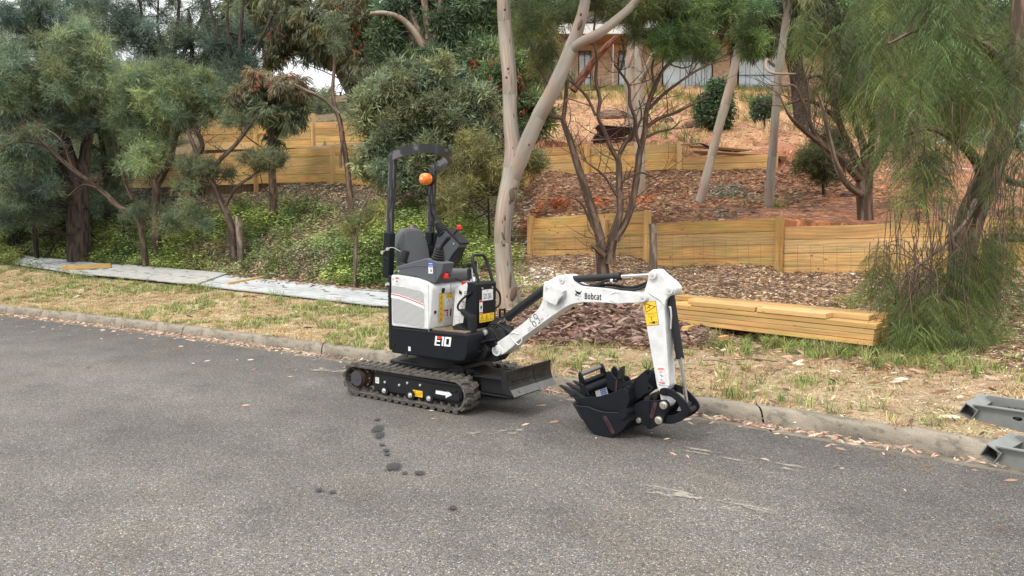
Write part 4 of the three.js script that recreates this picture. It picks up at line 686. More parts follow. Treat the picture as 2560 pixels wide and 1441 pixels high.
print('tie_down_label', 0.026, 0.036, canvas(40, 56, (g) => { g.fillStyle = '#ececec'; g.fillRect(0, 0, 40, 56); g.strokeStyle = '#333'; g.lineWidth = 4; g.strokeRect(12, 12, 16, 22); }), S(-0.521, 0.487, -0.0175), [0, 0, 0]);
E('skirt_screw', pin(-0.70, 0.505, -0.02, -0.013, 0.01, 10), MX.steel);
E('floor_mat', [rbox(0.36, 0.016, 0.62, -0.115, 0.668, -0.36, 0.004)], MX.mat);
E('tie_down_ring', new THREE.TorusGeometry(0.016, 0.005, 8, 16).translate(-0.56, 0.43, -0.016), MX.steel);
// --- control tower in front of the operator, with plate, labels, grab bar and travel levers
{
  const t = E('control_tower', prof([[-0.2, 0.662], [-0.09, 0.662], [0.02, 1.03], [0.02, 1.05], [-0.045, 1.058], [-0.17, 1.012]], -0.465, -0.203, 0.008, 0.006), MX.white);
  const cap = E('tower_cover', [prof([[-0.09, 0.67], [0.045, 0.69], [0.055, 0.75], [0.062, 1.05], [0.045, 1.062], [-0.04, 1.066], [-0.03, 1.045]], -0.475, -0.195, 0.008, 0.006)], MX.black, ex);
  const pl = canvas(340, 200, (g, W, H) => { g.fillStyle = '#d9dad8'; g.fillRect(0, 0, W, H); g.strokeStyle = '#8f9090'; g.lineWidth = 6; g.strokeRect(4, 4, W - 8, H - 8); g.fillStyle = '#26282b'; g.textAlign = 'center'; g.font = 'bold 34px sans-serif'; g.fillText('SA', W / 2, 40); g.save(); g.translate(W / 2, 172); g.scale(0.62, 1.28); g.font = 'bold 106px sans-serif'; g.fillText('S21 ZAG', 0, 0); g.restore(); });
  print('number_plate', 0.155, 0.094, pl, S(0.066, 0.955, -0.345), [0, Math.PI / 2, 0], cap);
  const yl = canvas(240, 84, (g, W, H) => { g.fillStyle = '#e3b923'; g.fillRect(0, 0, W, H); g.strokeStyle = '#5b4a12'; g.lineWidth = 4; g.strokeRect(2, 2, W - 4, H - 4); g.lineWidth = 5; for (const x of [44, 116]) { g.beginPath(); g.moveTo(x, 12); g.lineTo(x - 28, 66); g.lineTo(x + 28, 66); g.closePath(); g.stroke(); g.fillStyle = '#5b4a12'; g.fillRect(x - 5, 34, 10, 24); } g.strokeRect(172, 16, 44, 48); });
  print('warning_label', 0.212, 0.075, yl, S(0.0655, 0.765, -0.335), [0, Math.PI / 2, 0], cap);
  const nl = canvas(60, 170, (g, W, H) => { g.fillStyle = '#d8d8d8'; g.fillRect(0, 0, W, H); g.fillStyle = '#c83444'; g.fillRect(2, 2, W - 4, 30); g.fillRect(2, H - 22, W - 4, 18); g.fillStyle = '#26262a'; g.beginPath(); g.moveTo(12, 110); g.lineTo(30, 55); g.lineTo(38, 80); g.lineTo(50, 70); g.lineTo(44, 112); g.fill(); g.fillStyle = '#666'; g.fillRect(10, 122, 40, 4); g.fillRect(10, 132, 40, 4); });
  print('warning_label', 0.045, 0.115, nl, S(0.0655, 0.862, -0.255), [0, Math.PI / 2, 0], cap);
  for (const w of [-0.275, -0.415]) E('plate_screw', cyl(S(0.06, 1.015, w), S(0.07, 1.015, w), 0.006, 0.006, 8), MX.bolt, cap);
  print('pictogram', 0.075, 0.045, canvas(120, 72, (g, W, H) => { g.fillStyle = '#d7d7d5'; g.fillRect(0, 0, W, H); g.strokeStyle = '#555'; g.lineWidth = 3; g.strokeRect(2, 2, W - 4, H - 4); g.beginPath(); g.moveTo(16, 50); g.lineTo(50, 22); g.lineTo(96, 52); g.moveTo(60, 20); g.lineTo(100, 30); g.stroke(); }), S(-0.105, 0.858, -0.2015), [0, 0, 0], t);
  print('pictogram', 0.05, 0.09, canvas(70, 126, (g, W, H) => { g.fillStyle = '#d7d7d5'; g.fillRect(0, 0, W, H); g.strokeStyle = '#555'; g.lineWidth = 3; g.strokeRect(2, 2, W - 4, H - 4); g.beginPath(); g.moveTo(16, 46); g.lineTo(44, 16); g.moveTo(36, 50); g.lineTo(56, 34); g.moveTo(18, 112); g.lineTo(18, 74); g.moveTo(50, 112); g.lineTo(50, 70); g.stroke(); }), S(-0.148, 0.725, -0.2015), [0, 0, 0], t);
  E('ignition', [pin(-0.105, 0.975, -0.205, -0.19, 0.012), box(0.006, 0.02, 0.012, -0.105, 0.985, -0.188)], MX.gum, t);
  for (const [s, h] of [[-0.075, 0.905], [-0.088, 0.9]]) E('indicator', pin(s, h, -0.204, -0.197, 0.006, 10), MX.zinc, t);
  E('vent_slot', [0, 1, 2, 3].map((i) => box(0.05, 0.004, 0.003, -0.045, 0.985 - i * 0.014, -0.202)), MX.grey, t);
  E('grab_bar', tube([S(0.03, 1.055, -0.275), S(0.0, 1.14, -0.275), S(-0.038, 1.245, -0.276), S(-0.05, 1.28, -0.3), S(-0.052, 1.284, -0.36), S(-0.05, 1.278, -0.44), S(-0.038, 1.24, -0.468), S(0.0, 1.135, -0.47), S(0.03, 1.05, -0.47)], 0.0135, 12, 60), MX.gum);
  for (const [w, lean, hz] of [[-0.3, 0.0, 0], [-0.36, 0.012, 0.06]]) { const l = E('travel_lever', [cyl(S(-0.07, 1.03, w), S(-0.088 + lean, 1.13 + hz, w), 0.006), cyl(S(-0.07, 1.03, w - 0.02), S(-0.082 + lean, 1.17 + hz, w - 0.02), 0.007)], MX.chrome); E('grip', [new THREE.CapsuleGeometry(0.0165, 0.075, 6, 12).rotateZ(0.05).translate(-0.092 + lean, 1.12 + hz, w), new THREE.CapsuleGeometry(0.015, 0.04, 6, 12).rotateX(1.3).translate(-0.09 + lean, 1.2 + hz * 0.4, w + 0.01)], MX.gum, l); }
  const rk = E('blade_lever', [cyl(S(-0.17, 1.05, -0.3), S(-0.25, 1.09, -0.3), 0.004)], MX.gum); E('knob', rbox(0.03, 0.045, 0.03, -0.153, 1.04, -0.3, 0.008, 2).rotateZ(0), MX.red, rk);
  // guard tube and step bracket on the near side, dark bracket down to the swing post
  E('guard_bar', tube([S(0.02, 0.985, -0.19), S(-0.06, 0.93, -0.175), S(-0.105, 0.875, -0.165), S(-0.108, 0.845, -0.165), S(-0.09, 0.832, -0.165), S(-0.05, 0.83, -0.17)], 0.009, 10, 40), MX.gum);
  E('step_bracket', [prof([[-0.06, 0.838], [-0.01, 0.832], [0.06, 0.79], [0.07, 0.66], [0.035, 0.66], [0.022, 0.77], [-0.03, 0.8]], -0.2, -0.12, 0.008, 0.004), prof([[-0.075, 0.845], [-0.01, 0.838], [0.06, 0.795], [0.055, 0.785], [-0.02, 0.82]], -0.2, -0.13, 0.004, 0.003)], MX.steel);
  E('pedal', [rbox(0.09, 0.014, 0.07, -0.075, 0.70, -0.15, 0.005).rotateZ(0.0), prof([[-0.12, 0.70], [-0.06, 0.73], [-0.02, 0.70], [0.03, 0.68], [0.03, 0.665], [-0.1, 0.67]], -0.19, -0.1, 0.006, 0.004)], MX.gum);
  E('guard_bar', tube([S(0.05, 1.0, -0.48), S(0.055, 0.95, -0.53), S(0.05, 0.86, -0.54), S(0.04, 0.82, -0.48)], 0.009, 10, 30), MX.gum);
  E('step_bracket', [box(0.014, 0.16, 0.014, 0.06, 0.74, -0.6), box(0.014, 0.16, 0.014, 0.06, 0.74, -0.53), box(0.014, 0.014, 0.08, 0.06, 0.81, -0.565), box(0.014, 0.014, 0.08, 0.06, 0.74, -0.565)], MX.gum);
}
// --- seat, consoles, joysticks
{
  const s = E('seat', [], MX.seat); s.geometry = merge([rbox(0.4, 0.1, 0.4, -0.44, 1.105, -0.36, 0.04, 4)]);
  E('backrest', prof([[-0.185, -0.21], [0.185, -0.21], [0.178, 0.08], [0.12, 0.215], [-0.12, 0.215], [-0.178, 0.08]], -0.055, 0.055, 0.07, 0.032).rotateY(Math.PI / 2).rotateZ(0.17).translate(-0.79, 1.295, -0.36), MX.seat);
  E('seat_seam', [new THREE.TubeGeometry(new THREE.CatmullRomCurve3([S(-0.765, 1.47, -0.225), S(-0.737, 1.36, -0.2), S(-0.715, 1.23, -0.195)]), 12, 0.004, 6), box(0.012, 0.003, 0.1, -0.775, 1.34, -0.185)], MX.grey, s);
  E('seat_belt_reel', [cyl(S(-0.665, 1.23, -0.11), S(-0.64, 1.315, -0.125), 0.034, 0.03, 20), cyl(S(-0.67, 1.222, -0.108), S(-0.666, 1.232, -0.11), 0.05, 0.05, 20)], MX.gum);
  E('armrest', [rbox(0.15, 0.03, 0.05, -0.86, 1.355, -0.58, 0.008), rbox(0.09, 0.05, 0.05, -0.82, 1.32, -0.6, 0.008), prof([[-0.86, 1.38], [-0.78, 1.48], [-0.74, 1.46], [-0.76, 1.36]], -0.66, -0.63, 0.01, 0.004)], MX.gum);
  const near = E('console', prof([[-0.695, 1.182], [-0.345, 1.263], [-0.251, 1.24], [-0.154, 1.228], [-0.184, 1.139], [-0.246, 1.056], [-0.318, 1.066], [-0.466, 1.102], [-0.681, 1.116]], -0.185, -0.045, 0.014, 0.01), MX.grey);
  E('console_seam', [new THREE.TubeGeometry(new THREE.CatmullRomCurve3([S(-0.685, 1.155, -0.044), S(-0.5, 1.19, -0.044), S(-0.35, 1.198, -0.044), S(-0.24, 1.19, -0.044)]), 20, 0.0035, 5), box(0.003, 0.15, 0.003, -0.25, 1.13, -0.044)], MX.grey, near);
  print('control_label', 0.05, 0.092, canvas(60, 110, (g, W, H) => { g.fillStyle = '#d4d8dc'; g.fillRect(0, 0, W, H); g.fillStyle = '#2c66c8'; g.fillRect(0, 0, W, 32); g.fillStyle = '#fff'; g.fillRect(8, 10, 44, 4); g.fillStyle = '#555'; g.fillRect(30, 66, 14, 28); g.fillRect(10, 46, 36, 4); }), S(-0.298, 1.182, -0.0435), [0, 0, 0], near);
  E('console_screw', pin(-0.66, 1.145, -0.048, -0.041, 0.008, 8), MX.bolt, near);
  const rl = E('lock_lever', [cyl(S(-0.185, 1.15, -0.12), S(-0.14, 1.115, -0.12), 0.007)], MX.gum, near); E('lock_knob', rbox(0.05, 0.045, 0.04, -0.185, 1.118, -0.1, 0.012, 3), MX.red, ex); void rl;
  const far = E('console', prof([[-0.556, 1.493], [-0.40, 1.375], [-0.41, 1.35], [-0.495, 1.27], [-0.60, 1.13], [-0.70, 1.16], [-0.72, 1.3], [-0.675, 1.42]], -0.68, -0.565, 0.014, 0.01), MX.grey);
  E('console_trim', [prof([[-0.55, 1.503], [-0.39, 1.378], [-0.405, 1.36], [-0.565, 1.488]], -0.685, -0.56, 0.006, 0.003), prof([[-0.42, 1.34], [-0.50, 1.255], [-0.60, 1.12], [-0.58, 1.11], [-0.47, 1.23]], -0.67, -0.575, 0.01, 0.003)], MX.gum, far);
  E('console_screw', pin(-0.475, 1.37, -0.57, -0.559, 0.008, 8), MX.bolt, far);
  const l2 = E('lock_lever', [cyl(S(-0.5, 1.45, -0.59), S(-0.44, 1.5, -0.585), 0.008)], MX.gum, far); E('knob', rbox(0.04, 0.045, 0.04, -0.425, 1.515, -0.58, 0.012, 3), MX.red, ex); void l2;
  const joystick = (a, b, c) => { // bellows from a to b, grip from b to c
    const pts = [], n = 5, L = a.distanceTo(b); for (let i = 0; i < n; i++) { const r = lerp(0.062, 0.036, i / n); pts.push(new THREE.Vector2(r, i / n * L), new THREE.Vector2(r, (i + 0.45) / n * L), new THREE.Vector2(r * 0.78, (i + 0.62) / n * L), new THREE.Vector2(r * 0.78, (i + 0.92) / n * L)); } pts.push(new THREE.Vector2(0.034, L), new THREE.Vector2(0.001, L));
    const dir = b.clone().sub(a).normalize(), q = new THREE.Quaternion().setFromUnitVectors(UPV, dir), j = E('joystick', new THREE.LatheGeometry(pts, 20).applyQuaternion(q).translate(a.x, a.y, a.z), MX.gum);
    const d2 = c.clone().sub(b).normalize(), L2 = b.distanceTo(c), gp = [[0.001, -0.01], [0.034, -0.01], [0.036, 0.008], [0.018, 0.02], [0.016, L2 * 0.35], [0.019, L2 * 0.7], [0.022, L2 * 0.9], [0.016, L2], [0.001, L2 + 0.006]].map(([x, y]) => new THREE.Vector2(x, y));
    E('grip', new THREE.LatheGeometry(gp, 16).applyQuaternion(new THREE.Quaternion().setFromUnitVectors(UPV, d2)).translate(b.x, b.y, b.z), MX.gum, j);
  };
  joystick(S(-0.28, 1.24, -0.115), S(-0.255, 1.34, -0.112), S(-0.14, 1.445, -0.1));
  joystick(S(-0.62, 1.45, -0.61), S(-0.695, 1.545, -0.615), S(-0.762, 1.662, -0.62));
}
// --- roll-over frame, beacon
{
  const post = (a, b, ws, ww) => { const g = new RoundedBoxGeometry(ws, a.distanceTo(b), ww, 3, 0.012); return g.applyQuaternion(new THREE.Quaternion().setFromUnitVectors(UPV, b.clone().sub(a).normalize())).translate((a.x + b.x) / 2, (a.y + b.y) / 2, (a.z + b.z) / 2); };
  const hoop = [S(-0.745, 2.118, -0.075), S(-0.72, 2.125, -0.07), S(-0.62, 2.152, -0.062), S(-0.50, 2.17, -0.08), S(-0.42, 2.176, -0.135), S(-0.385, 2.174, -0.235), S(-0.40, 2.165, -0.35), S(-0.45, 2.148, -0.47), S(-0.51, 2.128, -0.56), S(-0.58, 2.106, -0.612), S(-0.66, 2.086, -0.632), S(-0.75, 2.064, -0.635), S(-0.775, 2.058, -0.635)];
  const curve = new THREE.CatmullRomCurve3(hoop, false, 'centripetal'), n = 60, sec = [[-0.022, -0.037], [0.022, -0.037], [0.022, 0.037], [-0.022, 0.037]], pos = [], uv = [], idx = [];
  for (let i = 0; i <= n; i++) { const p = curve.getPoint(i / n), t = curve.getTangent(i / n), side = t.clone().cross(UPV).normalize(), up = side.clone().cross(t).normalize(); sec.forEach(([a, b], j) => { const q = sec[(j + 1) % 4]; for (const [c, d] of [[a, b], q]) { const v = p.clone().addScaledVector(side, c).addScaledVector(up, d); pos.push(v.x, v.y, v.z); uv.push(i / n * 1.5, j * 0.25 + (c === a && d === b ? 0 : 0.2)); } }); }
  for (let i = 0; i < n; i++) for (let j = 0; j < 4; j++) { const a = i * 8 + j * 2, b = a + 8; idx.push(a, b, a + 1, a + 1, b, b + 1); }
  const hg = new THREE.BufferGeometry(); hg.setAttribute('position', new THREE.Float32BufferAttribute(pos, 3)); hg.setAttribute('uv', new THREE.Float32BufferAttribute(uv, 2)); hg.setIndex(idx); hg.computeVertexNormals();
  const r = E('roll_frame', [post(S(-0.795, 1.44, -0.075), S(-0.732, 2.145, -0.075), 0.06, 0.055), post(S(-0.815, 1.44, -0.635), S(-0.768, 2.085, -0.635), 0.06, 0.055), hg], MX.rops);
  E('post_base', [post(S(-0.818, 1.08, -0.075), S(-0.79, 1.475, -0.075), 0.078, 0.07), post(S(-0.835, 1.08, -0.635), S(-0.808, 1.475, -0.635), 0.078, 0.07), post(S(-0.815, 1.24, -0.075), S(-0.808, 1.26, -0.075), 0.086, 0.078)], MX.black, r);
  E('hinge_pin', [pin(-0.775, 1.33, -0.04, -0.025, 0.016), pin(-0.835, 1.3, -0.04, -0.022, 0.017)], MX.zinc, r);
  E('pin_lanyard', tube([S(-0.835, 1.3, -0.024), S(-0.8, 1.315, -0.02), S(-0.775, 1.33, -0.022), S(-0.74, 1.345, -0.05), S(-0.68, 1.31, -0.09)], 0.0025, 5), MX.bolt, r);
  const b = E('beacon', [new THREE.LatheGeometry([[0.001, 0.115], [0.03, 0.113], [0.046, 0.1], [0.053, 0.075], [0.053, 0.03], [0.05, 0.02], [0.001, 0.02]].map(([x, y]) => new THREE.Vector2(x, y)), 24).rotateX(Math.PI / 2).translate(-0.785, 1.955, -0.605)], MX.amber);
  E('beacon_base', cyl(S(-0.785, 1.955, -0.612), S(-0.785, 1.955, -0.58), 0.06, 0.056, 24), MX.gum, b); E('beacon_screw', cyl(S(-0.785, 1.955, -0.492), S(-0.785, 1.955, -0.486), 0.012, 0.01, 12), MX.bolt, b);
  E('beacon_cable', tube([S(-0.785, 1.9, -0.585), S(-0.80, 1.82, -0.59), S(-0.79, 1.76, -0.6), S(-0.775, 1.65, -0.6), S(-0.76, 1.52, -0.61)], 0.004, 6), MX.gum);
  E('cable_tie', [1.72, 1.53].map((h) => post(S(-0.80 + (h - 1.6) * 0.09, h, -0.635), S(-0.80 + (h - 1.6) * 0.09, h + 0.008, -0.635), 0.066, 0.061)), MX.gum, r);
}
// --- swing post, boom, arm, cylinders
const shift = (pts, ds, dh) => pts.map(([s, h, r]) => r === undefined ? [s + ds, h + dh] : [s + ds, h + dh, r]);
{
  const sb = E('swing_bracket', [prof([[0.02, 0.66], [0.07, 0.665], [0.09, 0.672], [0.12, 0.69], [0.17, 0.675], [0.2, 0.62], [0.215, 0.58], [0.24, 0.54], [0.25, 0.47], [0.2, 0.41], [0.05, 0.40], [0.0, 0.45]], -0.42, -0.29, 0.02, 0.008), prof([[0.08, 0.64], [0.11, 0.69], [0.15, 0.692], [0.17, 0.665], [0.19, 0.6], [0.22, 0.56], [0.19, 0.53], [0.1, 0.56]], -0.29, -0.262, 0.014, 0.004), prof([[-0.02, 0.6], [0.1, 0.6], [0.17, 0.52], [0.12, 0.43], [-0.02, 0.42]], -0.5, -0.22, 0.03, 0.01)], MX.steel);
  E('bracket_plate', [prof([[0.02, 0.515], [0.085, 0.575], [0.2, 0.607], [0.205, 0.6], [0.09, 0.563], [0.025, 0.505]], -0.3, -0.19, 0.003, 0.002)], MX.worn, sb);
  E('swing_cylinder', [cyl(S(-0.06, 0.482, -0.17), S(0.06, 0.474, -0.2), 0.026, 0.026, 18), cyl(S(-0.075, 0.484, -0.165), S(-0.04, 0.481, -0.17), 0.014, 0.014, 12)], MX.steel, sb);
  E('grease_pin', [pin(0.095, 0.50, -0.2, -0.18, 0.01, 10), pin(0.07, 0.53, -0.2, -0.17, 0.006, 8)], MX.chrome, sb);
  E('pivot_pin', [pin(0.105, 0.652, -0.262, -0.25, 0.024), pin(0.105, 0.652, -0.25, -0.246, 0.013)], MX.bolt, sb);
  E('hose', [0, 1, 2, 3].map((i) => tube([S(0.02, 0.6 + i * 0.02, -0.3 - i * 0.03), S(0.14, 0.72 + i * 0.012, -0.33 - i * 0.02), S(0.28, 0.66, -0.35 - i * 0.016), S(0.36, 0.63, -0.36 - i * 0.012), S(0.5, 0.76, -0.37 - i * 0.01)], 0.009, 8, 30)), MX.gum, sb);
}
const BOOM = [[0.165, 0.545, 0.05], [0.338, 0.657], [0.365, 0.685], [0.412, 0.711], [0.509, 0.786], [0.619, 0.88, 0.03], [0.654, 0.948], [0.66, 1.06], [0.667, 1.085, 0.02], [0.80, 1.153], [0.885, 1.156, 0.02], [0.914, 1.106, 0.03], [0.979, 1.074, 0.03], [1.117, 1.07], [1.207, 1.065], [1.295, 1.054], [1.488, 1.049], [1.54, 1.045, 0.03], [1.556, 1.01, 0.03], [1.521, 0.979, 0.03], [1.383, 0.969], [1.307, 0.958], [1.186, 0.961], [1.027, 0.954], [0.933, 0.938, 0.04], [0.868, 0.91, 0.05], [0.728, 0.818], [0.412, 0.599], [0.37, 0.553], [0.26, 0.472, 0.045], [0.19, 0.462, 0.04], [0.16, 0.495, 0.04]];
{
  const b = E('boom', prof(BOOM, -0.43, -0.28, 0.012, 0.005), MX.white);
  const line = (p) => new THREE.TubeGeometry(new THREE.CatmullRomCurve3(p), 14, 0.0045, 6);
  E('weld', [line([S(0.345, 0.66, -0.279), S(0.385, 0.668, -0.277), S(0.425, 0.66, -0.277)]), line([S(0.35, 0.63, -0.279), S(0.385, 0.6, -0.277), S(0.43, 0.575, -0.277), S(0.46, 0.615, -0.277), S(0.457, 0.64, -0.279)]), line([S(1.255, 1.03, -0.279), S(1.29, 1.046, -0.278)]), line([S(1.25, 0.985, -0.279), S(1.3, 0.966, -0.278)]), line([S(1.29, 1.046, -0.278), S(1.33, 1.045, -0.279)])], MX.white, b);
  E('weld_tab', [[0.52, 0.70, 0.66], [0.6, 0.82, 0.66], [0.66, 0.88, 0.9], [0.7, 0.835, 0.66], [0.86, 0.945, 0.4], [1.06, 1.066, 0], [1.06, 0.962, 0], [1.19, 1.06, 0], [1.19, 0.966, 0]].map(([s, h, a]) => box(0.03, 0.006, 0.003, 0, 0, 0).rotateZ(a).translate(s, h, -0.279)), MX.white, b);
  const boss = (s, h, r, w) => { E('pin_boss', pin(s, h, w - 0.02, w + 0.012, r, 28), MX.white, b); E('pin', [pin(s, h, w + 0.012, w + 0.016, r * 0.55, 20), pin(s, h, w + 0.016, w + 0.021, r * 0.28, 8)], MX.bolt, b); };
  boss(0.212, 0.508, 0.045, -0.28); boss(0.70, 1.05, 0.027, -0.28); boss(0.828, 1.117, 0.027, -0.28); boss(1.512, 1.018, 0.03, -0.28);
  const wl = E('work_light_bracket', [prof([[0.752, 1.073], [0.876, 1.040], [0.802, 0.918], [0.692, 0.957], [0.70, 1.0]], -0.285, -0.235, 0.012, 0.004)], MX.white, b); void wl;
  E('work_light', new THREE.SphereGeometry(0.04, 20, 14).scale(0.45, 1.25, 0.75).rotateZ(-0.55).translate(0.838, 0.975, -0.26), std({ color: rgb(0.45, 0.45, 0.45), roughness: 0.15, metalness: 0.6 }), b);
  print('lettering', 0.245, 0.082, canvas(620, 210, (g) => {
    g.clearRect(0, 0, 620, 210); g.fillStyle = '#17181a'; const P = (...p) => { g.beginPath(); p.forEach((q, i) => q.length > 2 ? g.quadraticCurveTo(...q) : i ? g.lineTo(...q) : g.moveTo(...q)); g.closePath(); g.fill(); };
    P([6, 10], [18, 34, 46, 50], [66, 48, 112, 62], [132, 52, 158, 26], [150, 60, 124, 84], [128, 104, 108, 108], [64, 104, 38, 90], [12, 70, 6, 10]); // the cat's head: ears, brow, cheek, nose, mouth
    P([24, 88], [48, 108], [54, 124], [74, 130, 88, 112], [90, 128, 76, 146], [60, 144, 46, 132], [14, 132], [2, 116]); P([110, 144], [134, 124], [126, 142], [112, 156]); P([72, 188], [92, 188], [86, 202], [66, 202]);
    g.save(); g.translate(208, 188); g.scale(0.74, 1.1); g.font = 'bold 152px sans-serif'; g.fillText('Bobcat', 0, 0); g.restore();
  }), S(1.07, 1.012, -0.2785), [0, 0, 0], b, { clear: true });
  const seg = canvas(360, 180, (g) => { g.clearRect(0, 0, 360, 180); g.fillStyle = '#1d1e20'; const bar = (x, y, w, h) => g.fillRect(x, y, w, h), dig = (x, on) => { const [a, f, bb, m, e, c, d] = on; if (a) bar(x + 10, 14, 36, 11); if (f) bar(x, 26, 11, 52); if (bb) bar(x + 45, 26, 11, 52); if (m) bar(x + 10, 80, 36, 11); if (e) bar(x, 92, 11, 52); if (c) bar(x + 45, 92, 11, 52); if (d) bar(x + 10, 146, 36, 11); }; dig(136, [1, 1, 0, 1, 1, 1, 1]); dig(212, [1, 1, 1, 1, 0, 1, 1]); g.font = '34px sans-serif'; g.fillText('KG', 284, 150); g.font = '20px sans-serif'; g.fillText('RATED', 34, 124); g.fillText('CAPACITY', 22, 152); });
  print('lettering', 0.215, 0.108, seg, S(0.575, 0.775, -0.2785), [0, 0, 0.66], b, { clear: true });
}
{
  const A = shift([[1.568, 1.207, 0.02], [1.591, 1.227, 0.02], [1.624, 1.223], [1.655, 1.196], [1.747, 1.129], [1.775, 1.093, 0.03], [1.758, 1.055, 0.03], [1.718, 1.039], [1.694, 1.009], [1.685, 0.952], [1.735, 0.399], [1.712, 0.365], [1.735, 0.30], [1.738, 0.26, 0.03], [1.71, 0.225, 0.03], [1.675, 0.26], [1.662, 0.34], [1.638, 0.385], [1.547, 0.827], [1.510, 0.989], [1.499, 1.017], [1.514, 1.047], [1.529, 1.067], [1.544, 1.115], [1.559, 1.173]], -0.013, -0.004);
  const a = E('arm', prof(A, -0.415, -0.295, 0.012, 0.005), MX.white);
  E('weld', [new THREE.TubeGeometry(new THREE.CatmullRomCurve3([S(1.54, 1.06, -0.294), S(1.60, 1.03, -0.291), S(1.652, 1.0, -0.291), S(1.665, 0.975, -0.294)]), 16, 0.006, 6), box(0.09, 0.008, 0.004, 1.675, 0.4, -0.294)], MX.white, a);
  const boss = (s, h, r) => { E('pin_boss', pin(s, h, -0.31, -0.272, r, 28), MX.white, a); E('pin', [pin(s, h, -0.272, -0.268, r * 0.55, 20), pin(s, h, -0.268, -0.263, r * 0.28, 8)], MX.bolt, a); };
  boss(1.584, 1.184, 0.029); boss(1.715, 1.082, 0.029);
  const yl = canvas(150, 260, (g, W, H) => { g.fillStyle = '#5b4a12'; g.fillRect(0, 0, W, H); g.fillStyle = '#efbe2a'; g.fillRect(4, 4, W - 8, 122); g.fillRect(4, 130, W - 8, 126); g.strokeStyle = g.fillStyle = '#33290e'; g.lineWidth = 7; g.beginPath(); g.moveTo(16, 16); g.lineTo(138, 62); g.lineTo(20, 112); g.closePath(); g.stroke(); g.lineWidth = 9; g.beginPath(); g.moveTo(34, 72); g.lineTo(58, 58); g.lineTo(66, 44); g.moveTo(58, 58); g.lineTo(72, 74); g.stroke(); g.beginPath(); g.arc(74, 46, 7, 0, 7); g.fill(); g.lineWidth = 3; g.strokeRect(38, 140, 72, 22); g.lineWidth = 5; g.beginPath(); g.moveTo(74, 172); g.lineTo(74, 206); g.stroke(); g.beginPath(); g.moveTo(74, 166); g.lineTo(84, 180); g.lineTo(64, 180); g.fill(); g.beginPath(); g.moveTo(74, 212); g.lineTo(84, 198); g.lineTo(64, 198); g.fill(); g.fillRect(40, 224, 36, 5); g.fillRect(40, 234, 36, 5); g.fillRect(74, 218, 38, 26); g.beginPath(); g.arc(128, 231, 8, 0, 7); g.fill(); });
  print('warning_label', 0.098, 0.172, yl, S(1.572, 0.905, -0.2925), [0, 0, 0.17], a);
  const cl = canvas(70, 190, (g, W, H) => { g.fillStyle = '#d9d9dc'; g.fillRect(0, 0, W, H); g.fillStyle = '#d9805e'; g.fillRect(3, 3, W - 6, 22); g.fillRect(3, 150, W - 6, 14); g.fillStyle = '#3c3c40'; g.fillRect(3, 166, W - 6, 22); g.textAlign = 'center'; g.font = 'bold 13px sans-serif'; g.fillStyle = '#4a4f66'; g.fillText('AVOID', 35, 40); g.fillText('INJURY', 35, 55); g.fillText('KEEP', 35, 128); g.fillText('CLEAR', 35, 144); g.fillStyle = '#141418'; g.beginPath(); g.moveTo(12, 66); g.lineTo(40, 84); g.lineTo(60, 86); g.lineTo(58, 92); g.lineTo(36, 94); g.fill(); g.fillRect(34, 64, 4, 8); g.fillRect(36, 98, 3, 9); });
  print('warning_label', 0.05, 0.128, cl, S(1.660, 0.455, -0.2925), [0, 0, 0.1], a);
}
function ram(a, b, split, r, rr) { // cylinder barrel from a, rod on to b
  const m = a.clone().lerp(b, split), c = E('hydraulic_cylinder', [cyl(a, m, r, r, 24), cyl(m.clone().lerp(a, 0.04), m, r * 1.08, r * 1.08, 24), cyl(a.clone().lerp(b, -0.02), a.clone().lerp(b, 0.03), r * 0.8, r * 0.8, 16)], MX.steel);
  E('rod', cyl(m, b, rr, rr, 18), MX.chrome, c); E('rod_eye', cyl(S(b.x, b.y, b.z - 0.028), S(b.x, b.y, b.z + 0.028), rr * 1.9, rr * 1.9, 18), MX.steel, c); return c;
}
ram(S(0.65, 1.042, -0.355), S(0.07, 0.647, -0.355), 0.67, 0.036, 0.015);
ram(S(0.80, 1.112, -0.355), S(1.555, 1.18, -0.355), 0.655, 0.027, 0.0125);
{ const c = ram(S(1.685, 1.078, -0.355), S(1.833, 0.26, -0.355), 0.6, 0.029, 0.0135); E('guard_rod', [cyl(S(1.79, 0.6, -0.335), S(1.838, 0.28, -0.335), 0.007, 0.007, 8)], MX.chrome, c); }
E('hose', [tube([S(1.28, 1.125, -0.335), S(1.2, 1.125, -0.33), S(1.1, 1.085, -0.33), S(1.02, 1.07, -0.34), S(0.93, 1.09, -0.35)], 0.011, 8, 30), tube([S(1.02, 1.075, -0.39), S(1.2, 1.085, -0.4), S(1.36, 1.075, -0.39), S(1.48, 1.11, -0.38), S(1.53, 1.14, -0.38)], 0.012, 8, 30), tube([S(1.0, 1.07, -0.34), S(1.25, 1.062, -0.36), S(1.42, 1.065, -0.36), S(1.53, 1.11, -0.36)], 0.011, 8, 30)], MX.gum);
E('hose_fitting', [cyl(S(1.19, 1.124, -0.33), S(1.27, 1.128, -0.335), 0.009), cyl(S(1.225, 1.125, -0.332), S(1.245, 1.126, -0.333), 0.014, 0.014, 6)], MX.bolt);
E('hose', [tube([S(1.69, 1.03, -0.37), S(1.68, 0.94, -0.39), S(1.70, 0.8, -0.4), S(1.725, 0.66, -0.395), S(1.745, 0.6, -0.38), S(1.76, 0.62, -0.36)], 0.011, 8, 40), tube([S(1.675, 1.0, -0.4), S(1.675, 0.85, -0.41), S(1.71, 0.7, -0.41), S(1.74, 0.62, -0.39)], 0.009, 8, 40), cyl(S(1.735, 0.65, -0.39), S(1.745, 0.61, -0.38), 0.014)], MX.gum);
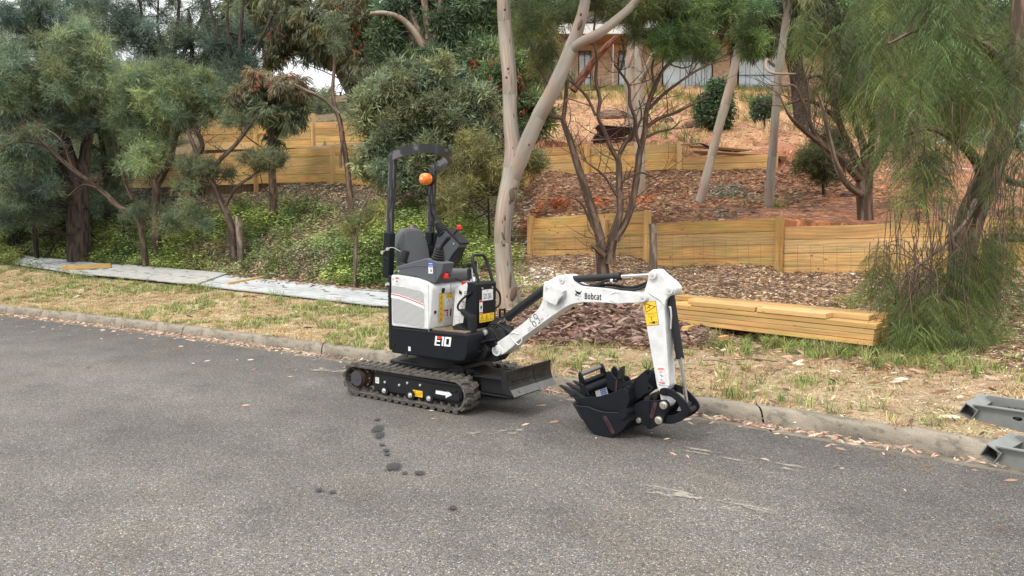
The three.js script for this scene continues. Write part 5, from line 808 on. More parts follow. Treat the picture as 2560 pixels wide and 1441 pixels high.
E('hose_fitting', [tube([S(1.69, 0.95, -0.34), S(1.70, 0.96, -0.33), S(1.712, 0.9, -0.33), S(1.708, 0.8, -0.335)], 0.008, 6), cyl(S(1.745, 0.585, -0.38), S(1.75, 0.55, -0.375), 0.012)], MX.bolt);
// --- linkage, hitch and the mud bucket
{
  const L = [[1.655, 0.345, 0.02], [1.662, 0.372, 0.02], [1.69, 0.382, 0.02], [1.745, 0.378, 0.05], [1.806, 0.347, 0.05], [1.871, 0.290, 0.05], [1.898, 0.246, 0.04], [1.887, 0.215, 0.03], [1.839, 0.168, 0.04], [1.785, 0.137, 0.04], [1.740, 0.125], [1.68, 0.122, 0.02], [1.665, 0.15, 0.02], [1.703, 0.184], [1.759, 0.188, 0.04], [1.812, 0.220, 0.02], [1.825, 0.240, 0.01], [1.797, 0.289, 0.04], [1.756, 0.320, 0.04], [1.716, 0.328], [1.672, 0.322, 0.02]];
  for (const w of [-0.285, -0.445]) { const l = E('bucket_link', prof(L, w, w + 0.018, 0.02, 0.003, [hole(1.807, 0.322, 0.005)]), MX.black); for (const [s, h] of [[1.69, 0.352], [1.862, 0.232]]) E('link_pin', [pin(s, h, w - 0.004, w + 0.03, 0.022), pin(s, h, w + 0.03, w + 0.034, 0.005, 8)], MX.black, l); }
  E('link_shaft', [pin(1.862, 0.232, -0.44, -0.27, 0.02), pin(1.69, 0.352, -0.44, -0.27, 0.016)], MX.steel);
  const H = [[1.478, 0.239], [1.535, 0.276, 0.02], [1.603, 0.283], [1.725, 0.306, 0.03], [1.752, 0.272, 0.03], [1.738, 0.232], [1.712, 0.185], [1.698, 0.130, 0.02], [1.606, 0.072, 0.01], [1.585, 0.069], [1.569, 0.09], [1.517, 0.1], [1.442, 0.081], [1.43, 0.12]];
  const h = E('quick_hitch', [prof(H, -0.256, -0.24, 0.01, 0.003), prof(H, -0.47, -0.454, 0.01, 0.003), prof(shift(H.slice(0, 13), 0, 0).map(([s, q]) => [lerp(1.6, s, 0.72), lerp(0.18, q, 0.6)]), -0.46, -0.25, 0.01, 0.003), box(0.012, 0.2, 0.01, 1.592, 0.175, -0.238)], MX.black);
  for (const [s, q] of [[1.708, 0.266], [1.672, 0.152]]) { E('hitch_pin', [pin(s, q, -0.245, -0.225, 0.029, 28), pin(s, q, -0.225, -0.205, 0.016, 20)], MX.zinc, h); E('lynch_ring', new THREE.TorusGeometry(0.02, 0.0035, 8, 24).translate(s, q, -0.222), MX.bolt, h); }
  E('hitch_pin', [pin(1.516, 0.127, -0.245, -0.228, 0.02, 24), pin(1.516, 0.127, -0.228, -0.222, 0.012, 16)], MX.zinc, h);
  E('hitch_roller', [pin(1.57, 0.285, -0.44, -0.25, 0.022), pin(1.6, 0.3, -0.5, -0.3, 0.026)], MX.worn, h);
  const red = (txt, len, wid) => prof([[-len / 2, -wid / 2], [len / 2, -wid / 2], [len / 2, wid / 2], [-len / 2, wid / 2]], 0, 0.007, wid * 0.45, 0.002);
  const badge = (parent, s, q, w, ang, len) => { const b = E('name_bar', red('', len, 0.03), MX.darkRed, parent); b.position.set(s, q, w); b.rotation.z = ang; const t = print('lettering', len * 0.86, 0.02, canvas(256, 40, (g) => { g.clearRect(0, 0, 256, 40); g.fillStyle = '#1d0a0e'; g.font = 'bold 42px sans-serif'; g.textAlign = 'center'; g.fillText('ROSSET', 128, 35); }), S(s, q, w + 0.0085), [0, 0, ang], parent, { clear: true }); return t; };
  badge(h, 1.628, 0.215, -0.24, 1.28, 0.125);
  const BK = [[1.05, 0.199], [1.079, 0.193], [1.147, 0.200, 0.03], [1.220, 0.186, 0.05], [1.302, 0.179, 0.05], [1.410, 0.192], [1.445, 0.21, 0.02], [1.47, 0.185, 0.02], [1.49, 0.14], [1.438, 0.072, 0.05], [1.391, 0.028, 0.05], [1.348, 0.003, 0.04], [1.283, -0.004, 0.04], [1.216, 0.008, 0.05], [1.160, 0.048, 0.05], [1.115, 0.1, 0.03]];
  const shell = [[1.04, 0.203], [1.11, 0.103], [1.155, 0.044], [1.213, 0.004], [1.283, -0.004], [1.348, 0.0], [1.394, 0.025], [1.441, 0.069], [1.495, 0.14], [1.47, 0.185]];
  const inn = shell.map(([s, q], i) => { const a = shell[Math.max(0, i - 1)], b = shell[Math.min(shell.length - 1, i + 1)], dx = b[0] - a[0], dy = b[1] - a[1], l = Math.hypot(dx, dy); return [s - dy / l * 0.011, q + dx / l * 0.011]; }).reverse();
  const b = E('bucket', [prof(BK, -0.135, -0.12, 0.012, 0.003), prof(BK, -0.605, -0.59, 0.012, 0.003), prof([...shell, ...inn], -0.604, -0.121, 0.006, 0), pin(1.448, 0.187, -0.604, -0.105, 0.034, 24), prof([[1.42, 0.2], [1.5, 0.25], [1.56, 0.2], [1.54, 0.09], [1.46, 0.07]], -0.3, -0.285, 0.02, 0.003), prof([[1.42, 0.2], [1.5, 0.25], [1.56, 0.2], [1.54, 0.09], [1.46, 0.07]], -0.43, -0.415, 0.02, 0.003)], MX.black);
  E('bucket_lip', prof([[1.025, 0.212], [1.05, 0.206], [1.118, 0.108], [1.112, 0.098], [1.095, 0.112]], -0.61, -0.115, 0.003, 0.002), MX.steel, b);
  badge(b, 1.338, 0.091, -0.118, -0.98, 0.145);
  // welded rim catches the light
  E('rim', new THREE.TubeGeometry(new THREE.CatmullRomCurve3(BK.slice(0, 6).map(([s, q]) => S(s, q - 0.002, -0.1215))), 40, 0.0035, 6), MX.worn, b);
}
// --- buckets lying in the mud bucket
function exThing(name, label, category, base, group) {
  const p = base.clone().applyAxisAngle(UPV, EX_TURN).add(EX_O), t = thing(name, label, category, p, EX_TURN, group);
  return (nm, geo, mat, parent = t) => { const m = mesh(nm, (Array.isArray(geo) ? merge(geo) : geo).translate(-base.x, -base.y, -base.z), mat, parent); return m; };
}
{
  const K = exThing('digging_bucket', 'black toothed digging bucket resting in the mud bucket, four teeth towards the blade', 'bucket', S(1.25, 0.1, -0.34));
  const side = [[1.015, 0.226], [1.05, 0.242], [1.08, 0.25], [1.219, 0.274], [1.313, 0.309, 0.04], [1.383, 0.343], [1.425, 0.366, 0.02], [1.46, 0.345, 0.02], [1.468, 0.275], [1.43, 0.17, 0.05], [1.33, 0.06, 0.05], [1.2, 0.07, 0.05], [1.1, 0.13]];
  const shell = [[1.01, 0.23], [1.1, 0.125], [1.2, 0.06], [1.32, 0.05], [1.43, 0.16], [1.47, 0.275], [1.455, 0.35]], inn = shell.map(([s, q]) => [s - (s - 1.27) * 0.06, q - (q - 0.25) * 0.06]).reverse();
  K('shell', [prof(side, -0.185, -0.17, 0.012, 0.003), prof(side, -0.53, -0.515, 0.012, 0.003), prof([...shell, ...inn], -0.525, -0.175, 0.01, 0), pin(1.432, 0.345, -0.5, -0.2, 0.026)], MX.black);
  for (const w of [-0.2, -0.3, -0.4, -0.5]) { const t = K('tooth', (() => { const g = prof([[0.862, 0.312], [0.876, 0.315], [0.97, 0.292], [1.02, 0.262], [0.985, 0.232], [0.965, 0.252]], w - 0.026, w + 0.026, 0.006, 0.004), p = g.attributes.position; for (let i = 0; i < p.count; i++) { const k = clamp((p.getX(i) - 0.86) / 0.1, 0, 1); p.setZ(i, w + (p.getZ(i) - w) * lerp(0.5, 1, k)); } g.computeVertexNormals(); return g; })(), MX.steel); void t; K('tooth_adapter', prof([[0.985, 0.29], [1.05, 0.268], [1.1, 0.235], [1.05, 0.2], [1.0, 0.23]], w - 0.02, w + 0.02, 0.008, 0.004), MX.steel); }
  const ears = [[1.36, 0.36], [1.40, 0.398, 0.02], [1.434, 0.402], [1.477, 0.432], [1.52, 0.47], [1.55, 0.498, 0.025], [1.583, 0.5, 0.025], [1.595, 0.47, 0.02], [1.572, 0.43], [1.562, 0.40], [1.58, 0.385], [1.605, 0.372, 0.02], [1.598, 0.345, 0.02], [1.55, 0.32], [1.50, 0.278], [1.458, 0.25, 0.02], [1.44, 0.272, 0.02], [1.4, 0.28]];
  for (const w of [-0.29, -0.44]) K('ear_plate', prof(ears, w, w + 0.016, 0.015, 0.003, [hole(1.565, 0.472, 0.013), hole(1.575, 0.362, 0.014), hole(1.468, 0.278, 0.014)]), MX.black);
  K('cross_pin', [pin(1.565, 0.472, -0.425, -0.29, 0.014), pin(1.45, 0.4, -0.425, -0.26, 0.016), pin(1.5, 0.3, -0.425, -0.28, 0.02)], MX.worn);
}
{
  const K = exThing('trenching_bucket', 'narrow black trenching bucket with blue striped label and worn cross pin', 'bucket', S(1.09, 0.22, -0.35));
  const M = new THREE.Matrix4().makeTranslation(1.09, 0.33, -0.34).multiply(new THREE.Matrix4().makeRotationY(0.98)).multiply(new THREE.Matrix4().makeRotationZ(0.28)), g = (q) => q.applyMatrix4(M);
  const ear = [[-0.012, -0.12], [0.06, -0.1], [0.05, 0.02], [0.03, 0.09], [0.012, 0.125, 0.02], [-0.02, 0.125, 0.02], [-0.035, 0.09], [-0.03, 0.02], [-0.06, -0.06]];
  const plate = (x) => prof(ear, -0.008, 0.008, 0.012, 0.003).rotateY(Math.PI / 2).translate(x, 0, 0);
  K('ear_plate', g(plate(-0.095)), MX.black); K('ear_plate', g(plate(0.095)), MX.black);
  K('cross_pin', g(cyl(V(-0.085, 0.105, 0), V(0.085, 0.105, 0), 0.017)), MX.wornLip);
  K('body', [g(cyl(V(-0.085, 0.04, 0.01), V(0.085, 0.04, 0.01), 0.018)), g(rbox(0.18, 0.15, 0.1, 0, -0.06, -0.02, 0.03, 3)), g(cyl(V(-0.088, -0.02, 0.005), V(0.088, -0.02, 0.005), 0.042))], MX.black);
  const lab = canvas(120, 150, (c, W, H) => { c.fillStyle = '#cfcdc6'; c.fillRect(0, 0, W, H); c.fillStyle = '#2648a0'; for (let i = 0; i < 7; i++) c.fillRect(48, 18 + i * 17, 62, 11); c.fillStyle = '#a8a69c'; for (let i = 0; i < 6; i++) c.fillRect(10, 26 + i * 18, 26, 4); });
  K('label', g(new THREE.PlaneGeometry(0.1, 0.12).translate(0.025, -0.065, 0.0335)), std({ map: lab, roughness: 0.6 }));
  K('stiffener', [g(rbox(0.012, 0.16, 0.05, 0.11, -0.02, 0.02, 0.004)), g(rbox(0.012, 0.12, 0.05, -0.112, -0.02, 0.02, 0.004))], MX.worn);
}
{
  const K = exThing('ripper_bucket', 'smallest black bucket with one upright tooth and red name bar behind the blue striped label', 'bucket', S(1.25, 0.27, -0.42));
  K('side_plate', [prof([[1.17, 0.30], [1.16, 0.40], [1.185, 0.43, 0.02], [1.205, 0.42], [1.225, 0.39, 0.04], [1.26, 0.372, 0.04], [1.3, 0.38], [1.318, 0.372], [1.322, 0.345], [1.3, 0.3], [1.24, 0.27]], -0.40, -0.385, 0.01, 0.003)], MX.black);
  K('side_plate', prof([[1.15, 0.30], [1.15, 0.42], [1.17, 0.45, 0.02], [1.19, 0.44], [1.225, 0.39, 0.04], [1.3, 0.38], [1.322, 0.345], [1.24, 0.27]], -0.51, -0.495, 0.01, 0.003), MX.black);
  K('shell', prof([[1.17, 0.30], [1.24, 0.27], [1.32, 0.33], [1.325, 0.36], [1.25, 0.3], [1.18, 0.33]], -0.505, -0.39, 0.01, 0), MX.steel);
  K('tooth', [prof([[1.262, 0.37], [1.305, 0.378], [1.312, 0.478], [1.3, 0.476], [1.27, 0.44]], -0.42, -0.375, 0.005, 0.004)], MX.worn);
  K('name_bar', prof([[1.246, 0.28], [1.262, 0.28], [1.268, 0.365], [1.252, 0.365]], -0.386, -0.378, 0.003, 0.002), MX.darkRed);
}
// stickers on the near track frame
print('label', 0.045, 0.055, canvas(48, 58, (g, W, H) => { g.fillStyle = '#d2d0c8'; g.fillRect(0, 0, W, H); g.strokeStyle = '#55504a'; g.lineWidth = 3; g.beginPath(); g.arc(24, 34, 9, 0, 7); g.stroke(); g.fillStyle = '#777'; g.fillRect(8, 8, 32, 4); }), S(-0.925, 0.165, -0.0325), [0, 0, 0]);
print('warning_label', 0.115, 0.06, canvas(130, 68, (g, W, H) => { g.fillStyle = '#5b4a12'; g.fillRect(0, 0, W, H); g.fillStyle = '#e6b820'; g.fillRect(3, 3, 60, H - 6); g.fillRect(66, 3, 61, H - 6); g.strokeStyle = g.fillStyle = '#2f260c'; g.lineWidth = 4; g.beginPath(); g.moveTo(33, 10); g.lineTo(10, 54); g.lineTo(56, 54); g.closePath(); g.stroke(); g.beginPath(); g.arc(33, 42, 7, 0, 7); g.fill(); g.beginPath(); g.moveTo(76, 44); g.lineTo(84, 26); g.lineTo(116, 22); g.lineTo(112, 36); g.lineTo(84, 50); g.closePath(); g.stroke(); }), S(-0.447, 0.107, -0.0325), [0, 0, 0]);
E('direction_arrow', new THREE.ShapeGeometry(roundShape([[-0.245, 0.172], [-0.13, 0.164], [-0.128, 0.186], [-0.07, 0.147], [-0.138, 0.112], [-0.137, 0.134], [-0.246, 0.134]], 0.002)).translate(0.01, 0, -0.023), std({ color: rgb(0.78, 0.78, 0.78), roughness: 0.6 }));

// ---------------------------------------------------------------- trees and shrubs
// one spray of leaves of each habit; every spray is set many times through a crown
function leafTri(pos, nor, p, dir, wide, len, bend, segs) { // a pointed leaf from p along dir
  const side = dir.clone().cross(V(0.31, 0.9, 0.29)).normalize(), n = side.clone().cross(dir).normalize(); side.applyAxisAngle(dir, wide.roll ?? 0); n.applyAxisAngle(dir, wide.roll ?? 0);
  const tone = wide.tone ?? 0.55 + 0.9 * hash(Math.round(p.x * 9999), Math.round(p.y * 9999 + dir.z * 999), 7), w = wide.w, at_ = (t) => p.clone().addScaledVector(dir, len * t).addScaledVector(V(0, -1, 0), bend * len * t * t), q = [];
  for (let i = 0; i <= segs; i++) { const t = i / segs, c = at_(t), ww = w * Math.sin(Math.PI * Math.min(0.98, t * 0.9 + 0.08)) * 0.5; q.push([c.clone().addScaledVector(side, ww), c.clone().addScaledVector(side, -ww)]); }
  for (let i = 0; i < segs; i++) for (const v of [q[i][0], q[i][1], q[i + 1][0], q[i + 1][0], q[i][1], q[i + 1][1]]) { pos.push(v.x, v.y, v.z); nor.push(tone, tone * (0.97 + 0.06 * tone), tone * 0.97); }
}
function geoOf(pos, nor) { const g = new THREE.BufferGeometry(); g.setAttribute('position', new THREE.Float32BufferAttribute(pos, 3)); g.setAttribute('color', new THREE.Float32BufferAttribute(nor, 3)); g.computeVertexNormals(); return g; }
const randDir = (R) => { const z = R() * 2 - 1, a = R() * 6.283, r = Math.sqrt(1 - z * z); return V(r * Math.cos(a), z, r * Math.sin(a)); };
const SPRAY = {
  fine(seed) { const R = rng(seed), p = [], n = []; for (let s = 0; s < 7; s++) { const d = randDir(R); d.y = d.y * 0.7 + 0.25; d.normalize(); const L = 0.1 + 0.12 * R(); for (let i = 0; i < 6; i++) { const o = d.clone().multiplyScalar(L * (0.15 + 0.85 * i / 6)); leafTri(p, n, o, d.clone().add(randDir(R).multiplyScalar(0.8)).normalize(), { w: 0.026 + 0.012 * R(), roll: R() * 3 }, 0.065 + 0.035 * R(), 0.1, 1); } } return geoOf(p, n); },
  willow(seed) { const R = rng(seed), p = [], n = []; for (let s = 0; s < 7; s++) { const d = randDir(R); d.y = d.y * 0.6 + 0.3; d.normalize(); const L = 0.14 + 0.1 * R(); for (let i = 0; i < 6; i++) { const o = d.clone().multiplyScalar(L * i / 6); leafTri(p, n, o, d.clone().add(randDir(R).multiplyScalar(0.75)).normalize(), { w: 0.018 + 0.008 * R(), roll: R() * 3 }, 0.095 + 0.05 * R(), 0.25, 2); } } return geoOf(p, n); },
  sickle(seed) { const R = rng(seed), p = [], n = []; for (let s = 0; s < 5; s++) { const a = R() * 6.283, d = V(Math.cos(a), 0.1 - 0.6 * R(), Math.sin(a)).normalize(), L = 0.16 + 0.14 * R(); for (let i = 0; i < 6; i++) { const o = d.clone().multiplyScalar(L * (0.2 + 0.8 * i / 6)); o.y -= 0.1 * (i / 6) ** 2; leafTri(p, n, o, V(Math.cos(a) * 0.5 + R() - 0.5, -0.75 - 0.5 * R(), Math.sin(a) * 0.5 + R() - 0.5).normalize(), { w: 0.017 + 0.009 * R(), roll: R() * 3 }, 0.12 + 0.07 * R(), 0.18, 3); } } return geoOf(p, n); },
  round(seed) { const R = rng(seed), p = [], n = []; for (let i = 0; i < 34; i++) { const d = randDir(R), o = d.clone().multiplyScalar(0.14 * Math.cbrt(R())); leafTri(p, n, o, d.add(randDir(R).multiplyScalar(0.6)).normalize(), { w: 0.03 + 0.014 * R(), roll: R() * 3 }, 0.055 + 0.025 * R(), 0.25, 2); } return geoOf(p, n); },
  pepper(seed) { // fronds of many narrow leaflets hanging from a drooping twig
    const R = rng(seed), p = [], n = [];
    for (let s = 0; s < 3; s++) {
      const a = R() * 6.283, out = V(Math.cos(a), 0, Math.sin(a)), o = V(0, -0.2 * s + 0.06 * R(), 0), L = 0.26 + 0.14 * R(), N = 9, tone = 0.45 + 1.15 * R(), f = (t) => o.clone().addScaledVector(out, L * (0.85 * t - 0.25 * t * t)).add(V(0, -L * (0.15 * t + 0.75 * t * t), 0));
      for (let i = 1; i <= N; i++) { const t = i / N, c = f(t), tan = f(Math.min(1, t + 0.05)).sub(f(t - 0.05)).normalize(), sd = tan.clone().cross(V(0, 1, 0)).normalize(); for (const k of [-1, 1]) leafTri(p, n, c, tan.clone().multiplyScalar(0.5).addScaledVector(sd, k).add(V(0, -0.35, 0)).normalize(), { w: 0.017, roll: 0.4 * k, tone: tone * (0.85 + 0.3 * R()) }, 0.082 * (1 - 0.55 * t * t), 0.35, 1); }
      leafTri(p, n, o, f(0.5).sub(o).normalize(), { w: 0.005, tone: 0.6 }, L * 0.55, 0.1, 1);
    }
    return geoOf(p, n);
  },
};
const sprays = {}; for (const k in SPRAY) sprays[k] = [SPRAY[k](3), SPRAY[k](17)];
const leafM = new THREE.MeshPhysicalMaterial({ color: 0xffffff, vertexColors: true, roughness: 0.85, transmission: 0.3, thickness: 0, specularIntensity: 0.7 });
const flowerM = std({ color: rgb(0.55, 0.045, 0.04), roughness: 0.8 });
const BARK = {
  gum: std({ map: T.gum, color: rgb(0.57, 0.545, 0.515), roughness: 0.75, bumpMap: T.gum, bumpScale: 0.004 }),
  gumFar: std({ map: T.gum, color: rgb(0.62, 0.56, 0.5), roughness: 0.85, bumpMap: T.barkBump, bumpScale: 0.01 }),
  grey: std({ map: T.bark, color: rgb(0.5, 0.44, 0.38), roughness: 0.95, bumpMap: T.barkBump, bumpScale: 0.012 }),
  brown: std({ map: T.bark, color: rgb(0.36, 0.285, 0.23), roughness: 0.95, bumpMap: T.barkBump, bumpScale: 0.008 }),
  umber: std({ map: T.bark, color: rgb(0.25, 0.205, 0.17), roughness: 1, bumpMap: T.barkBump, bumpScale: 0.01 }),
  dark: std({ map: T.bark, color: rgb(0.12, 0.10, 0.088), roughness: 1, bumpMap: T.barkBump, bumpScale: 0.012 }),
  red: std({ map: T.bark, color: rgb(0.36, 0.17, 0.11), roughness: 0.95, bumpMap: T.barkBump, bumpScale: 0.01 }),
};
// spec: name, label, category, bark, limbs [[part, [[px, py, depth, radius in px], ...]], ...], crowns [[spray, [r, g, b], [[px, py, depth, rx, ry, sprays], ...], size]], twigs: px radius
let plantN = 0; const LEAF = 1.5;
function plant(sp) {
  const seed = 100 + plantN++ * 31, R = rng(seed), first = sp.limbs[0]?.[1][0] ?? sp.crowns[0][2][0], base = sp.base ? at0(...sp.base) : at(first[0], first[1], first[2]);
  if (!sp.base) base.y = Math.max(groundH(base.x, -base.z) - 0.1, Math.min(base.y, 1e9));
  const t = thing(sp.name, sp.label, sp.category, base, 0, sp.group), inv = (v) => v.sub(base), ends = [];
  sp.limbs.forEach(([part, pts, bark], i) => {
    const P = pts.map(([x, y, d]) => at(x, y, d)); if (i === 0 && sp.root !== false) { P[0].y = Math.min(P[0].y, groundH(P[0].x, -P[0].z)) - 0.12; }
    const rad = pts.map(([, , d, r]) => SZ(r, d)); for (let k = 0; k < P.length; k++) ends.push([P[k].clone(), rad[k]]); for (let k = 1; k < P.length; k++) ends.push([P[k].clone().lerp(P[k - 1], 0.5), (rad[k] + rad[k - 1]) / 2]);
    mesh(part, limb(P.map((v) => inv(v)), rad, rad[0] > 0.06 ? 14 : 8, Math.max(6, P.length * 6), sp.rough ?? 0.1, seed + i), BARK[bark ?? sp.bark], t);
  });
  const twigs = [], twig = (a, b, r0, r1, sag) => { const m = a.clone().lerp(b, 0.5).add(randDir(R).multiplyScalar(a.distanceTo(b) * 0.12)); m.y += sag; twigs.push(limb([inv(a.clone()), inv(m), inv(b.clone())], [r0, (r0 + r1) / 2, r1], 4, 5, 0, 1)); };
  for (const [kind, color, blobs, size = 1, part = 'crown'] of sp.crowns) {
    const lists = [[], []], cols = [[], []];
    for (const [px, py, D, rx, ry, n] of blobs) {
      const c = at(px, py, D), ax = SZ(rx, D), ay = SZ(ry, D), az = Math.min(ax, ay * 1.3 + 0.15), clumps = Math.max(3, Math.round(n / 16)), shade = 0.82 + 0.36 * R();
      for (let k = 0; k < clumps; k++) {
        const d = randDir(R), r = Math.pow(R(), 0.42), cc = c.clone().add(V(d.x * ax * r, d.y * ay * r, d.z * az * r)), sg = 0.24 * Math.min(ax, ay) + 0.03, cs = shade * (0.62 + 0.76 * R()), yel = R();
        if (sp.twigs !== 0 && ends.length && R() < (sp.twigDensity ?? 0.7)) { let best = null, bd = 1e9; for (const [e, er] of ends) { const q = e.distanceTo(cc) * (e.y > cc.y + 0.1 && kind !== 'pepper' ? 1.6 : 1) * (0.55 + 0.9 * R()); if (q < bd) { bd = q; best = [e, er]; } } if (bd < (kind === 'pepper' ? 1.5 : 2.4)) twig(best[0], cc, Math.min(best[1] * 0.6, SZ(sp.twigs ?? 2.2, D)), 0.003, kind === 'pepper' ? 0.12 : -0.04); }
        for (let i = 0; i < 16; i++) {
          const p = cc.clone().add(V((R() + R() + R() - 1.5) * sg * 1.3, (R() + R() + R() - 1.5) * sg * 1.2, (R() + R() + R() - 1.5) * sg * 1.3)), s = size * (0.7 + 0.6 * R()), hang = kind === 'pepper' || kind === 'sickle', w = R() < 0.5 ? 0 : 1;
          lists[w].push(mat4(inv(p), hang ? (R() - 0.5) * (kind === 'sickle' ? 1.5 : 0.5) : R() * 6.283, R() * 6.283, hang ? (R() - 0.5) * (kind === 'sickle' ? 1.5 : 0.5) : R() * 6.283, s));
          const f = cs * (0.62 + 0.76 * R()); cols[w].push(new THREE.Color().setRGB(color[0] * LEAF * f * (0.85 + 0.4 * yel), color[1] * LEAF * f * (0.94 + 0.12 * yel), color[2] * LEAF * f * (1.1 - 0.25 * yel)));
        }
      }
    }
    for (const w of [0, 1]) if (lists[w].length) instanced(part, sprays[kind][w], leafM, lists[w], t, cols[w]);
  }
  if (sp.flowers) { // bottlebrush-like tufts of thin red filaments
    const fl = []; for (const [px, py, D, rx, ry, n] of sp.flowers) for (let i = 0; i < n; i++) { const d = randDir(R), p = at(px + rx * (R() * 2 - 1), py + ry * (R() * 2 - 1), D).add(V(0, 0, 0.3 * d.z)), pos = [], nor = []; for (let k = 0; k < 26; k++) leafTri(pos, nor, V(0, 0, 0), randDir(R), { w: 0.016 }, 0.07 + 0.04 * R(), 0.2, 1); fl.push(geoOf(pos, nor).translate(...inv(p).toArray())); }
    mesh('flowers', fl, flowerM, t).userData.kind = 'stuff';
  }
  if (sp.strands) for (const [px, py, D, rx, n, len] of sp.strands) for (let i = 0; i < n; i++) { const a = at(px + rx * (R() * 2 - 1), py + 40 * (R() - 0.5), D + 0.8 * (R() - 0.5)), L = len * (0.5 + 0.7 * R()), k = () => (R() - 0.5) * 0.16 * L; twigs.push(limb([inv(a.clone()), inv(a.clone().add(V(k(), -L * 0.35, k()))), inv(a.clone().add(V(k(), -L * 0.7, k()))), inv(a.clone().add(V(k() * 1.5, -L, k())))], [0.005, 0.004, 0.003, 0.002], 4, 7, 0, 1)); }
  if (sp.bare) for (let i = 0; i < sp.bare; i++) { // fine bare twigs growing up and out of the limbs
    const [e, er] = ends[4 + Math.floor(R() * (ends.length - 4))]; if (!e || er > 0.055) continue; const d = randDir(R); d.y = Math.abs(d.y) * 0.8 + 0.15; d.z *= 0.6; const L = 0.25 + 0.6 * R(), m = e.clone().addScaledVector(d, L * 0.5).add(randDir(R).multiplyScalar(0.07)), q = e.clone().addScaledVector(d, L).add(V(0, 0.1 * R(), 0)), r = Math.min(er * 0.5, 0.008);
    twigs.push(limb([inv(e.clone()), inv(m.clone()), inv(q.clone())], [r, r * 0.7, 0.002], 4, 6, 0, 1)); for (let k = 0; k < 2; k++) { const s = m.clone().addScaledVector(randDir(R), 0.16).add(V(0, 0.08, 0)); twigs.push(limb([inv(m.clone()), inv(m.clone().lerp(s, 0.5).add(randDir(R).multiplyScalar(0.02))), inv(s)], [r * 0.5, r * 0.4, 0.0015], 3, 4, 0, 1)); }
  }
  if (twigs.length) mesh('twigs', twigs, BARK[sp.twigBark ?? (sp.bark === 'gum' || sp.bark === 'gumFar' ? 'grey' : sp.bark)], t).userData.kind = 'stuff';
  return t;
}

const G_FINE = [0.085, 0.115, 0.05], G_GREY = [0.10, 0.125, 0.07], G_DARK = [0.035, 0.06, 0.04], G_MID = [0.06, 0.105, 0.04], G_GUM = [0.105, 0.125, 0.06], G_PEP = [0.112, 0.155, 0.05], G_OLIVE = [0.10, 0.105, 0.04];
// --- right of the excavator
plant({ name: 'gum_tree', label: 'tall smooth pale gum tree forking above the excavator cab on the verge', category: 'tree', bark: 'gum', rough: 0.09, twigs: 0, limbs: [
  ['trunk', [[1280, 768, 10.3, 37], [1262, 690, 10.3, 22.5], [1256, 600, 10.3, 21.2], [1262, 520, 10.3, 21.6], [1281, 430, 10.35, 24.3], [1284, 380, 10.4, 21.6], [1276, 300, 10.4, 17.6], [1274, 200, 10.45, 18.0], [1264, 90, 10.5, 18.0], [1259, 0, 10.5, 16.2], [1262, -120, 10.5, 14.4], [1240, -300, 10.6, 9.9]]],
  ['branch', [[1272, 470, 10.32, 18.0], [1300, 400, 10.3, 19.8], [1343, 300, 10.25, 18.9], [1390, 210, 10.2, 18.0], [1428, 120, 10.2, 16.7], [1455, 40, 10.2, 13.5], [1468, -30, 10.2, 11.7], [1490, -160, 10.2, 9.0]]],
  ['branch', [[1425, 128, 10.2, 13.5], [1455, 105, 10.1, 12.6], [1500, 82, 10, 11.7], [1540, 50, 10, 10.8], [1572, 22, 10, 9.9], [1600, -12, 10, 8.1], [1640, -90, 10, 6.3]]],
], crowns: [['sickle', G_GUM, [[1240, -300, 10.6, 160, 90, 300], [1500, -250, 10.3, 200, 90, 400], [1690, -160, 10, 120, 70, 200]]]] });
{ // scars and stains on the tall gum's bark
  const g = scene.children.find((o) => o.name === 'gum_tree'), sm = std({ color: rgb(0.12, 0.075, 0.05), roughness: 1 });
  for (const [px, py, rx, ry, tilt] of [[1280, 488, 7, 17, 0.1], [1262, 545, 3, 9, 0], [1258, 590, 3.5, 12, 0.3], [1259, 612, 5, 4, 0], [1276, 700, 3, 22, -0.05], [1290, 470, 3, 4, 0], [1275, 505, 2.5, 6, 0.2], [1450, 62, 5, 14, -0.35], [1452, 36, 3, 4, 0], [1418, 252, 3, 5, -0.4], [1322, 362, 3.5, 4, 0], [1270, 172, 3, 3.4, 0], [1266, 194, 3, 3, 0], [1364, 280, 4, 8, -0.5], [1284, 735, 8, 20, -0.3], [1262, 24, 3, 3, 0]]) { const d = 10.22 - 0.012 - SZ(14, 10.3), p = at(px, py, py < 200 && px > 1400 ? 10.07 : py > 650 ? 10.14 : 10.2); void d; const r = mesh('bark_scar', new THREE.SphereGeometry(1, 10, 8).scale(SZ(rx, 10.3), SZ(ry, 10.3), 0.03), sm, g); r.position.copy(p).sub(g.position); r.rotation.z = tilt; }
}
